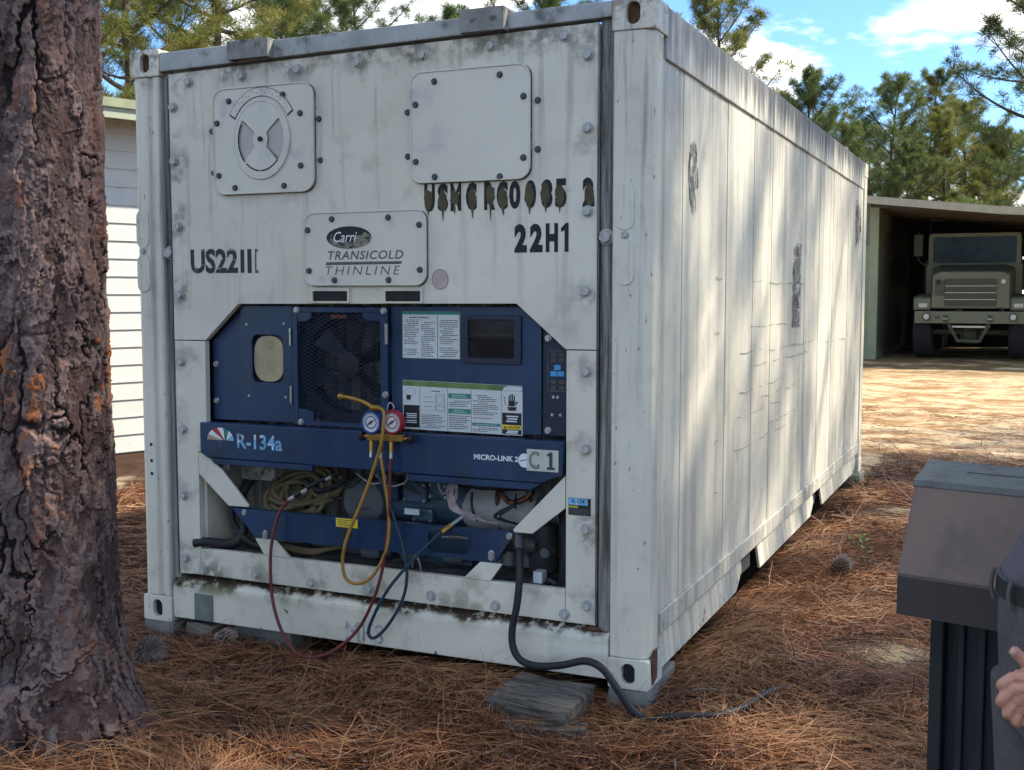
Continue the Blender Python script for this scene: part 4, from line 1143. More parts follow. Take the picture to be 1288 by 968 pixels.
G().tube([(-1.128, -0.055, 0.838), (-1.116, -0.06, 0.78), (-1.092, -0.062, 0.63), (-1.097, -0.064, 0.481), (-1.151, -0.066, 0.366), (-1.221, -0.068, 0.309), (-1.29, -0.07, 0.318), (-1.309, -0.072, 0.394), (-1.28, -0.074, 0.508), (-1.193, -0.078, 0.689), (-1.110, -0.088, 0.892), (-1.093, -0.095, 0.98), (-1.09, -0.09, 1.02), (-1.11, -0.075, 1.042)], 0.0072, 10, 8).build('yellow_hose', M['hoseyellow'], smooth=60)
G().tube([(-1.11, -0.075, 1.042), (-1.16, -0.06, 1.046), (-1.215, -0.055, 1.067), (-1.27, -0.05, 1.078), (-1.318, -0.045, 1.083)], 0.008, 8, 6).build('yellow_hose_end', M['hoseyellow'], smooth=60)
G().lathe((-1.322, -0.045, 1.083), [(0.006, -0.012), (0.013, -0.01), (0.013, 0.01), (0.006, 0.014)], 'y', 10).build('hose_coupling', M['brass'])
G().lathe((-1.145, -0.068, 1.044), [(0.007, -0.025), (0.013, -0.02), (0.013, 0.02), (0.007, 0.025)], 'x', 10).build('hose_coupling', M['brass'])
G().tube([(-1.082, -0.055, 0.838), (-1.083, -0.060, 0.80), (-1.088, -0.062, 0.63), (-1.105, -0.064, 0.464), (-1.145, -0.068, 0.293), (-1.227, -0.085, 0.120), (-1.340, -0.14, 0.015), (-1.46, -0.16, -0.005), (-1.580, -0.12, 0.065), (-1.667, -0.07, 0.187), (-1.690, -0.05, 0.358), (-1.685, -0.03, 0.481), (-1.665, -0.005, 0.570), (-1.63, 0.012, 0.615)], 0.0072, 10, 8).build('red_hose', M['hosered'], smooth=60)
G().tube([(-1.63, 0.012, 0.615), (-1.576, 0.03, 0.655), (-1.50, 0.04, 0.70), (-1.40, 0.06, 0.745)], 0.009, 8, 6).build('red_hose_end', M['black'], smooth=60)
for t in (0.0, 0.28, 0.8):
    p_ = Vector((-1.63, 0.012, 0.615)).lerp(Vector((-1.42, 0.055, 0.735)), t)
    q_ = p_ + Vector((0.21, 0.043, 0.12)).normalized() * 0.03
    G().cyl(p_, q_, 0.0115, 10).build('hose_coupling', M['steel'])
G().tube([(-1.176, -0.055, 0.838), (-1.160, -0.055, 0.80), (-1.132, -0.050, 0.740), (-1.081, -0.048, 0.614), (-1.03, -0.05, 0.470), (-1.012, -0.054, 0.357), (-1.032, -0.06, 0.255), (-1.093, -0.07, 0.148), (-1.155, -0.075, 0.088), (-1.183, -0.078, 0.106), (-1.161, -0.075, 0.174), (-1.091, -0.07, 0.299), (-0.985, -0.05, 0.426), (-0.87, -0.02, 0.545)], 0.0070, 10, 8).build('blue_hose', M['hoseblue'], smooth=60)
p_ = Vector((-0.87, -0.02, 0.545)); d_ = Vector((0.07, 0.09, 0.065)).normalized()
G().cyl(p_, p_ + d_ * 0.05, 0.0115, 10).build('hose_coupling', M['brass'])
G().cyl(p_ + d_ * 0.05, p_ + d_ * 0.11, 0.009, 10).build('hose_coupling', M['steel'])
# ------------------------------------------------------------------ ground: one sheet to the horizon, finely divided near the camera
def ground_h(x, y):
    x = np.asarray(x, float); y = np.asarray(y, float)
    near = np.clip(1.3 - np.hypot(x + 0.5, y - 1.0) / 16.0, 0.0, 1.0)
    h = 0.075 * (fbm(x * 0.55 + 3, y * 0.55 + 9, 3) - 0.5) + 0.05 * (fbm(x * 2.1, y * 2.1, 8) - 0.5)
    h = h * near + 0.30 * (fbm(x * 0.05, y * 0.05, 5) - 0.5) * np.clip((np.hypot(x, y - 6) - 26) / 40, 0, 1)
    # litter drifted up in front of the container (its middle and left) and along its right side
    h = h + 0.055 * np.exp(-((x + 0.95) / 0.55) ** 2 - ((y + 0.12) / 0.35) ** 2)
    h = h + 0.012 * np.exp(-((x + 2.1) / 0.55) ** 2 - ((y + 0.15) / 0.5) ** 2)
    h = h + 0.045 * np.exp(-((x - 0.22) / 0.20) ** 2 - ((y - 0.75) / 0.75) ** 2)
    # hollow round the timber and a bare scrape right of the corner
    h = h - 0.035 * np.exp(-((x + 0.30) / 0.40) ** 2 - ((y + 0.35) / 0.25) ** 2)
    # swell at the foot of the big pine
    h = h + 0.07 * np.exp(-(np.hypot(x + 1.89, y + 1.13) / 0.45) ** 2)
    # shed floor sits a little higher
    h = h + 0.06 * np.clip((y - 21) / 3.0, 0, 1) * np.clip((34 - y) / 2, 0, 1) * np.clip((9 - np.abs(x)) / 3, 0, 1)
    return h


def axis(lo, a, b, hi, st):
    mid = list(np.arange(a, b + 1e-6, st))
    out = [lo]; s = []
    d = st; v = a
    while v - d > lo:
        d *= 1.18; v -= d; s.append(v)
    s = s[::-1]; s = [q for q in s if q > lo + 1]
    e = []; d = st; v = b
    while v + d < hi:
        d *= 1.18; v += d; e.append(v)
    return np.array([lo] + s + mid + [q for q in e if q < hi - 1] + [hi])


gx = axis(-600, -5.0, 2.6, 600, 0.035)
gy = axis(-500, -3.2, 7.5, 700, 0.045)
GX, GY = np.meshgrid(gx, gy)
GZ = ground_h(GX, GY)
nx_, ny_ = len(gx), len(gy)
V = np.stack([GX.ravel(), GY.ravel(), GZ.ravel()], 1)
idx = np.arange(nx_ * ny_).reshape(ny_, nx_)
F = np.stack([idx[:-1, :-1].ravel(), idx[:-1, 1:].ravel(), idx[1:, 1:].ravel(), idx[1:, :-1].ravel()], 1)


def litter(x, y):
    """0 = bare sand, 1 = thick pine straw."""
    x = np.asarray(x, float); y = np.asarray(y, float)
    d = fbm(x * 0.85 + 11, y * 0.85 + 4, 21, 5)
    d = np.clip((d - 0.20) / 0.20, 0, 1)
    d = np.maximum(d, 0.85 * np.clip((1.2 - y) / 0.6, 0, 1))
    for cx, cy, rx, ry, s in ((0.30, -0.55, 0.42, 0.20, 1.0), (0.75, -0.95, 0.4, 0.2, 0.9), (0.80, 1.15, 0.38, 0.5, 1.0), (0.95, 3.2, 0.5, 0.9, 1.0), (0.55, 2.1, 0.16, 0.2, 0.8), (0.40, 4.7, 0.32, 0.5, 0.85), (1.25, 2.0, 0.3, 0.5, 0.9), (-0.85, -1.0, 0.30, 0.11, 0.9), (-0.35, -1.45, 0.25, 0.12, 0.7), (-1.25, -0.75, 0.16, 0.07, 0.7)):
        d = d * (1 - s * np.exp(-((x - cx) / rx) ** 2 - ((y - cy) / ry) ** 2))
    far = np.clip((y - 5.0) / 2.5, 0, 1)
    d = d * (1 - 0.80 * far)
    return d


gm_, n, b = newmat('pine_straw_ground')
pos = n.node('ShaderNodeNewGeometry').outputs['Position']
px_, py_, pz_ = n.xyz(pos)
flat = n.comb(px_, py_, 0.0)
att = n.node('ShaderNodeAttribute', attribute_name='litter').outputs['Fac']
# thin straw lines crossing one another: two stretched noises on turned axes
def strand(ang, sc, seed):
    mp = n.node('ShaderNodeMapping'); n.link(flat, mp.inputs[0])
    mp.inputs['Rotation'].default_value = (0, 0, math.radians(ang)); mp.inputs['Location'].default_value = (seed, seed * 2.1, 0)
    mp.inputs['Scale'].default_value = (2.2 * sc, 38.0 * sc, 1)
    return n.noise(mp.outputs[0], 3.0, 3, 0.6, 0.9)
s1, s2, s3 = strand(20, 1, 3), strand(75, 0.9, 8), strand(140, 1.1, 5)
st = n.m('MAXIMUM', n.m('MAXIMUM', s1, s2), s3)
patch = n.noise(flat, 1.4, 5, 0.6)
straw = n.mix(n.ramp(st, 0.50, 0.68), (0.018, 0.009, 0.006), (0.12, 0.048, 0.022))  # near-black between strands paints the shade in the gaps
straw = n.mix(n.m('MULTIPLY', n.ramp(patch, 0.42, 0.65), 0.5), straw, (0.085, 0.055, 0.035))
grain = n.noise(flat, 160, 3, 0.7)
sand = n.mix(n.ramp(grain, 0.3, 0.7), (0.26, 0.205, 0.13), (0.40, 0.33, 0.225))
# far field: bare sand streaked with raked straw
mp = n.node('ShaderNodeMapping'); n.link(flat, mp.inputs[0]); mp.inputs['Scale'].default_value = (0.75, 1.0, 1)
streak = n.noise(mp.outputs[0], 1.9, 9, 0.68, 0.6)
streak2 = n.noise(mp.outputs[0], 11.0, 8, 0.75, 0.8)
cov = n.m('ADD', n.m('MULTIPLY', streak, 0.62), n.m('MULTIPLY', streak2, 0.38))
farcol = n.mix(n.ramp(cov, 0.46, 0.54), (0.58, 0.45, 0.275), (0.34, 0.20, 0.09))
farcol = n.mix(n.ramp(cov, 0.55, 0.66), farcol, (0.15, 0.09, 0.045))
nearcol = n.mix(n.ramp(n.m('ADD', att, n.m('MULTIPLY', n.m('SUBTRACT', patch, 0.5), 0.5)), 0.18, 0.5), sand, straw)
fmask = n.ramp(n.m('ADD', py_, n.m('MULTIPLY', n.m('SUBTRACT', patch, 0.5), 3.0)), 5.0, 7.6)
base = n.mix(fmask, nearcol, farcol)
grassy = n.m('MULTIPLY', n.ramp(py_, 19.5, 21.5), n.ramp(n.noise(flat, 1.1, 5), 0.36, 0.55))
base = n.mix(grassy, base, (0.17, 0.12, 0.055))
n.put(b.inputs['Base Color'], base)
b.inputs['Roughness'].default_value = 0.95
b.inputs['Specular IOR Level'].default_value = 0.15
bn = n.node('ShaderNodeBump'); bn.inputs['Strength'].default_value = 0.8; bn.inputs['Distance'].default_value = 0.02
n.link(n.m('ADD', n.m('ADD', n.m('MULTIPLY', st, att), n.m('MULTIPLY', grain, 0.12)), n.m('MULTIPLY', cov, 1.0)), bn.inputs['Height'])
n.link(bn.outputs[0], b.inputs['Normal'])
me = numpy_mesh('ground', V, F, {'litter': litter(V[:, 0], V[:, 1])})
me.polygons.foreach_set('use_smooth', np.ones(len(F), bool))
ground = link('ground', me, gm_)
tag(ground, 'sandy ground strewn with rust brown pine straw', None, kind='structure')

# ------------------------------------------------------------------ fallen pine needles, real strands
CAMX, CAMY = cam.location.x, cam.location.y


def in_view(x, y, margin=0.10):
    dx, dy = x - CAMX, y - CAMY
    a = np.arctan2(dx, dy) - _yaw
    return (np.abs(a) < math.radians(24.0) + margin)


def needles(n_try, x0, x1, y0, y1, wd, ln, seed, lift=0.03, dens=1.0):
    r = np.random.default_rng(seed)
    x = r.uniform(x0, x1, n_try); y = r.uniform(y0, y1, n_try)
    L = litter(x, y)
    keep = (r.random(n_try) < (0.03 + 0.97 * L) * dens)
    keep &= ~((x > -2.40) & (x < -0.04) & (y > 0.06) & (y < 6.0))            # not beneath the container
    keep &= np.hypot(x + 1.89, y + 1.13) > 0.30                               # not inside the trunk
    x, y, L = x[keep], y[keep], L[keep]
    k = len(x)
    flow = 2 * math.pi * fbm(x * 0.9 + 31, y * 0.9 + 17, 77, 3) * 1.4
    ang = np.where(r.random(k) < 0.55, flow + r.normal(0, 0.45, k), r.uniform(0, 2 * math.pi, k))
    length = ln * r.uniform(0.45, 1.15, k)
    tilt = r.normal(0.0, 0.13, k)
    steep = r.random(k) < 0.04
    tilt[steep] = r.uniform(0.3, 1.0, steep.sum())
    zc = r.random(k) ** 1.6 * lift * (0.35 + 0.9 * L)
    bend = r.normal(0, 0.25, k)
    pts = []
    for s, t in ((-0.5, -1), (0.0, 0), (0.5, 1)):
        a = ang + bend * s
        px = x + np.cos(a) * length * s; py = y + np.sin(a) * length * s
        pz = ground_h(px, py) + zc + 0.004 + np.sin(np.abs(tilt)) * length * (s + 0.5) - 0.10 * (s * s) * length
        # ends sag to the ground
        pz = np.maximum(pz, ground_h(px, py) + 0.0015)
        pts.append((px, py, pz))
    # keep strands out of the container's base
    roll = r.uniform(-0.9, 0.9, k)
    nxv, nyv = -np.sin(ang), np.cos(ang)
    V = np.zeros((k, 6, 3))
    for j, (px, py, pz) in enumerate(pts):
        w_ = wd * (1.0 if j < 2 else 0.45)
        for q, sg in ((0, -0.5), (1, 0.5)):
            V[:, j * 2 + q, 0] = px + nxv * w_ * sg * np.cos(roll)
            V[:, j * 2 + q, 1] = py + nyv * w_ * sg * np.cos(roll)
            V[:, j * 2 + q, 2] = pz + w_ * sg * np.sin(roll)
    base_i = (np.arange(k) * 6)[:, None]
    F = np.concatenate([base_i + np.array([[0, 2, 3, 1]]), base_i + np.array([[2, 4, 5, 3]])], 0)
    tone = np.repeat(np.clip(r.normal(0.47, 0.30, k) + 0.9 * (fbm(x * 1.7 + 5, y * 1.7 + 2, 91, 4) - 0.5) + (zc / max(lift, 1e-6) - 0.25) * 0.35, 0, 1), 6)
    return V.reshape(-1, 3), F, tone


chunks = [needles(120000, -3.1, 1.7, -2.6, 0.35, 0.0024, 0.19, 1, 0.040),
          needles(90000, -0.02, 2.0, 0.3, 3.6, 0.0027, 0.19, 2, 0.040),
          needles(45000, 0.0, 2.4, 3.6, 8.0, 0.0045, 0.21, 3, 0.04),
          needles(26000, -5.6, -2.40, -0.4, 6.5, 0.0042, 0.20, 4, 0.05),
          needles(5000, -2.35, -1.35, -1.6, -0.6, 0.0026, 0.20, 9, 0.09),
          needles(9000, -0.9, 3.0, 7.6, 13.0, 0.006, 0.20, 6, 0.02)]
Vs, Fs, Ts = [], [], []
o_ = 0
for v, f, t in chunks:
    Vs.append(v); Fs.append(f + o_); Ts.append(t); o_ += len(v)
me = numpy_mesh('fallen_pine_needles', np.concatenate(Vs), np.concatenate(Fs), {'tone': np.concatenate(Ts)})
nm, n, b = newmat('fallen_needle')
t = n.node('ShaderNodeAttribute', attribute_name='tone').outputs['Fac']
cr = n.node('ShaderNodeValToRGB')
els = cr.color_ramp.elements
els[0].position = 0.0; els[0].color = (0.040, 0.020, 0.012, 1)
els[1].position = 1.0; els[1].color = (0.43, 0.235, 0.11, 1)
for p_, c_ in ((0.30, (0.115, 0.040, 0.019, 1)), (0.55, (0.28, 0.105, 0.042, 1)), (0.78, (0.38, 0.172, 0.072, 1))):
    e = els.new(p_); e.color = c_
n.link(t, cr.inputs[0])
n.put(b.inputs['Base Color'], cr.outputs[0])
b.inputs['Roughness'].default_value = 0.55
b.inputs['Specular IOR Level'].default_value = 0.35
lit_o = link('fallen_pine_needles', me, nm)
tag(lit_o, 'rust brown fallen pine needles carpeting the ground round the container', 'pine straw', kind='stuff')

# ------------------------------------------------------------------ twigs and bark chips among the straw
r = random.Random(55)
tw = MB()
for i in range(150):
    x, y = (r.uniform(-2.6, 1.4), r.uniform(-2.2, -0.05)) if i % 2 else (r.uniform(0.05, 1.8), r.uniform(-0.2, 6.5))
    if math.hypot(x + 1.89, y + 1.13) < 0.4: continue
    a = r.uniform(0, 6.28); l_ = r.uniform(0.05, 0.22); g = float(ground_h(x, y)) + r.uniform(0.01, 0.04)
    x2, y2 = x + math.cos(a) * l_, y + math.sin(a) * l_
    tw.tube([(x, y, g), ((x + x2) / 2 + r.uniform(-.012, .012), (y + y2) / 2 + r.uniform(-.012, .012), g + r.uniform(0, .012)), (x2, y2, float(ground_h(x2, y2)) + r.uniform(.008, .03))], r.uniform(.0018, .0045), 5, 3)
tag(tw.build('fallen_twigs', pmat('grey_twig', (0.15, 0.115, 0.09), 0.9, 0.4, 20), None, smooth=60), 'thin grey brown twigs lying in the pine straw', 'twigs', kind='stuff')
ch = MB()
for i in range(420):
    if i % 3: x, y = r.gauss(-1.6, 0.55), r.gauss(-0.9, 0.4)
    else: x, y = r.uniform(-2.6, 1.8), r.uniform(-2.0, 4.0)
    if (-2.42 < x < 0.02 and y > 0.02) or math.hypot(x + 1.89, y + 1.13) < 0.33: continue
    g = float(ground_h(x, y)) + r.uniform(0.012, 0.045); s_ = r.uniform(.006, .022); a = r.uniform(0, 6.28)
    n_ = r.choice((4, 5, 6)); tl = r.uniform(-.5, .5)
    P_ = [(x + math.cos(a + 6.28 * k / n_) * s_ * r.uniform(.6, 1.2), y + math.sin(a + 6.28 * k / n_) * s_ * r.uniform(.5, 1.1)) for k in range(n_)]
    ch.prism(P_, lambda u, v: (u, v, g + (u - x) * tl), lambda u, v: (u, v, g + (u - x) * tl + .003))
tag(ch.build('bark_chips', pmat('bark_chip', (0.13, 0.075, 0.055), 0.9, 0.5, 30, col2=(0.22, 0.17, 0.15), thr=(0.5, 0.6))), 'small flakes of bark scattered on the straw below the big trunk', 'bark chips', kind='stuff')
# ------------------------------------------------------------------ the big pine in the left foreground: bark modelled plate by plate
def vor(u, v, seed, period=None):
    """Two nearest jittered-grid cells: F1, F2 and the id hashes of the nearest."""
    iu, iv = np.floor(u), np.floor(v)
    f1 = np.full(u.shape, 9.0); f2 = np.full(u.shape, 9.0); hid = np.zeros(u.shape); du1 = np.zeros(u.shape); dv1 = np.zeros(u.shape)
    for a in (-1, 0, 1):
        for c in (-1, 0, 1):
            cu, cv = iu + a, iv + c
            wu = np.mod(cu, period) if period else cu
            pu = cu + 0.5 + 0.82 * (h2(wu, cv, seed) - 0.5); pv = cv + 0.5 + 0.82 * (h2(wu, cv, seed + 1) - 0.5)
            d = np.hypot(u - pu, v - pv); hh = h2(wu, cv, seed + 2)
            closer = d < f1
            f2 = np.where(closer, f1, np.minimum(f2, d))
            hid = np.where(closer, hh, hid); du1 = np.where(closer, u - pu, du1); dv1 = np.where(closer, v - pv, dv1)
            f1 = np.where(closer, d, f1)
    return f1, f2, hid, du1, dv1


def pnoise(th, z, k, seed):
    """fbm that closes round the trunk (th in 0..1)."""
    a = fbm(th * k, z, seed, 4); c = fbm(th * k - k, z, seed, 4)
    w_ = np.clip((th - 0.85) / 0.15, 0, 1)
    return a * (1 - w_) + c * w_


def bark_trunk(nth, zs, r_of_z, centre):
    th = np.concatenate([np.linspace(0.15, 0.70, int(nth * 0.79), endpoint=False), np.linspace(0.70, 1.15, nth - int(nth * 0.79), endpoint=False)]) % 1.0
    th = np.sort(th)
    T, Z = np.meshgrid(th, zs)
    R0 = r_of_z(Z)
    ang = 2 * math.pi * T + math.radians(164)
    # root flare lobes
    lob = 0.5 + 0.5 * np.cos(5 * ang + 1.1) * 0.8 + 0.25 * np.cos(3 * ang - 0.7)
    R0 = R0 + 0.15 * np.exp(-np.clip(Z, 0, 9) / 0.11) * np.clip(np.cos(ang - math.radians(15)), 0, 1) ** 3
    R0 = R0 + 0.10 * np.exp(-np.clip(Z, 0, 9) / 0.16) * lob + 0.02 * (pnoise(T, Z * 0.8, 4, 41) - 0.5)
    NC = 17                                              # ridges round the trunk
    wu = 2.0 * (pnoise(T, Z * 2.2, 7, 11) - 0.5) + 0.9 * (pnoise(T, Z * 9, 24, 12) - 0.5) + 0.45 * (pnoise(T, Z * 34, 70, 15) - 0.5)
    wv = 1.2 * (pnoise(T, Z * 4.0, 9, 13) - 0.5) + 0.8 * (pnoise(T, Z * 14, 30, 14) - 0.5)
    f1, f2, hid, du, dv = vor(T * NC + wu, Z * 2.5 + wv, 3, NC)
    gap = f2 - f1
    cwid = 0.07 + 0.22 * np.clip(pnoise(T, Z * 2.4, 12, 51) * 2.2 - 0.75, 0, 1)      # fissures open and close along their run
    crack = np.clip(gap / cwid, 0, 1); crack = crack * crack * (3 - 2 * crack)
    cdep = np.clip(pnoise(T, Z * 1.6, 10, 52) * 2.6 - 0.65, 0.12, 1)
    # flakes: small scales with ragged outlines, lifted along their lower edges
    fw = 1.3 * (pnoise(T, Z * 40, 90, 71) - 0.5) + 0.7 * (pnoise(T, Z * 95, 190, 72) - 0.5)
    NCf = 31
    g1, g2, gid, gu, gv = vor(T * NCf + wu * 1.6 + fw, Z * 8.5 + wv * 1.5 + fw * 0.8, 7, NCf)
    k1, k2, kid, ku, kv = vor(T * 101 + wu * 2.6 + fw * 1.5, Z * 27 + wv * 2.6 + fw * 1.4, 9, 101)
    lay = 0.6 * pnoise(T, Z * 3.4 + 0.3 * wv, 15, 61) + 0.4 * pnoise(T, Z * 13 + fw * 0.3, 40, 62)
    q = lay * 9.0; st = np.floor(q); fr = q - st
    ter = (st + np.clip(fr / 0.10, 0, 1) + 0.1 * fr) / 9.0
    fe = np.minimum(np.clip(fr / 0.10, 0, 1), np.clip((g2 - g1) / 0.07, 0, 1))
    fine = pnoise(T, Z * 60, 110, 23)
    R = R0 + 0.020 * cdep * (crack - 1) + (0.3 + 0.7 * crack) * (0.022 * (ter - 0.5) + 0.0085 * (gid - 0.5) - 0.0050 * gv + 0.0052 * (kid - 0.5) - 0.0020 * kv) + 0.0025 * (fine - 0.5)
    tone = 0.50 * gid + 0.30 * kid + 0.20 * np.mod(st * 0.377, 1.0)
    X = centre[0] + R * np.cos(ang) + 0.010 * Z; Y = centre[1] + R * np.sin(ang)
    V = np.stack([X.ravel(), Y.ravel(), Z.ravel()], 1)
    idx = np.arange(nth * len(zs)).reshape(len(zs), nth)
    nxt = np.roll(idx, -1, 1)
    F = np.stack([idx[:-1].ravel(), nxt[:-1].ravel(), nxt[1:].ravel(), idx[1:].ravel()], 1)
    depth = np.clip(1 - cdep * (1 - crack), 0, 1) * (0.55 + 0.45 * fe)
    red = np.clip((np.mod(st * 0.377, 1.0) * 0.5 + gid * 0.6 - 0.62) * 3.4, 0, 1) * crack
    return V, F, {'plate': tone.ravel(), 'crack': depth.ravel(), 'red': red.ravel()}


def bark_mat():
    m, n, b = newmat('pine_bark')
    pl = n.node('ShaderNodeAttribute', attribute_name='plate').outputs['Fac']
    cr = n.node('ShaderNodeAttribute', attribute_name='crack').outputs['Fac']
    rd = n.node('ShaderNodeAttribute', attribute_name='red').outputs['Fac']
    pos = n.node('ShaderNodeNewGeometry').outputs['Position']
    nz = n.noise(pos, 26, 6, 0.65); nb = n.noise(pos, 3.2, 4)
    c = n.mix(n.ramp(pl, 0.25, 0.8), (0.076, 0.043, 0.037), (0.245, 0.172, 0.153))
    c = n.mix(n.m('MULTIPLY', n.ramp(nb, 0.46, 0.66), 0.4), c, (0.155, 0.125, 0.113))
    c = n.mix(n.m('MULTIPLY', rd, n.ramp(nb, 0.36, 0.54, 0.2, 0.85)), c, (0.19, 0.075, 0.044))
    orange = n.m('MULTIPLY', n.ramp(rd, 0.15, 0.4), n.ramp(n.noise(n.vm('ADD', pos, (5, 2, 9)), 2.3, 3), 0.49, 0.56))
    orange = n.m('MULTIPLY', orange, n.m('MULTIPLY', n.ramp(n.xyz(pos)[2], 0.75, 0.95), n.ramp(n.xyz(pos)[2], 1.65, 1.40)))
    c = n.mix(orange, c, (0.36, 0.125, 0.045))
    c = n.mix(n.m('MULTIPLY', n.ramp(nz, 0.55, 0.75), 0.4), c, (0.22, 0.20, 0.195))
    c = n.mix(n.ramp(cr, 0.90, 0.40), c, (0.018, 0.011, 0.010))  # fissures and flake edges darkened in colour to deepen their shade
    z = n.xyz(pos)[2]
    lich = n.m('MULTIPLY', n.ramp(z, 0.9, 0.1), n.ramp(n.noise(n.vm('MULTIPLY', pos, (1, 1, .5)), 16, 5), 0.55, 0.63))
    c = n.mix(n.m('MULTIPLY', lich, 0.3), c, (0.27, 0.275, 0.255))
    n.put(b.inputs['Base Color'], c)
    b.inputs['Roughness'].default_value = 0.85; b.inputs['Specular IOR Level'].default_value = 0.25
    bn = n.node('ShaderNodeBump'); bn.inputs['Strength'].default_value = 0.5; bn.inputs['Distance'].default_value = 0.006
    n.link(n.noise(pos, 110, 5, 0.7), bn.inputs['Height']); n.link(bn.outputs[0], b.inputs['Normal'])
    return m


M['bark'] = bark_mat()
M['farbark'] = pmat('grey_brown_bark', (0.10, 0.075, 0.06), 0.9, 0.4, 7, 0.8, 18, col2=(0.045, 0.035, 0.03), thr=(0.48, 0.6), stretch=(3, 3, 0.7))


def leaf_mat(name, lo, hi, tip):
    m, n, b = newmat(name)
    t = n.node('ShaderNodeAttribute', attribute_name='tone').outputs['Fac']
    c = n.mix(t, lo, hi)
    c = n.mix(n.ramp(t, 0.86, 0.97), c, tip)
    n.put(b.inputs['Base Color'], c)
    b.inputs['Roughness'].default_value = 0.5; b.inputs['Specular IOR Level'].default_value = 0.4
    tr = n.node('ShaderNodeBsdfTranslucent'); n.put(tr.inputs[0], n.mix(0.5, c, hi))
    mx = n.node('ShaderNodeMixShader'); mx.inputs[0].default_value = 0.42
    out = m.node_tree.nodes['Material Output']
    n.link(b.outputs[0], mx.inputs[1]); n.link(tr.outputs[0], mx.inputs[2]); n.link(mx.outputs[0], out.inputs[0])
    return m


M['needle'] = leaf_mat('pine_needles_green', (0.060, 0.100, 0.030), (0.175, 0.225, 0.065), (0.20, 0.17, 0.05))
M['needleb'] = leaf_mat('pine_needles_yellowing', (0.090, 0.125, 0.024), (0.27, 0.275, 0.06), (0.27, 0.16, 0.05))


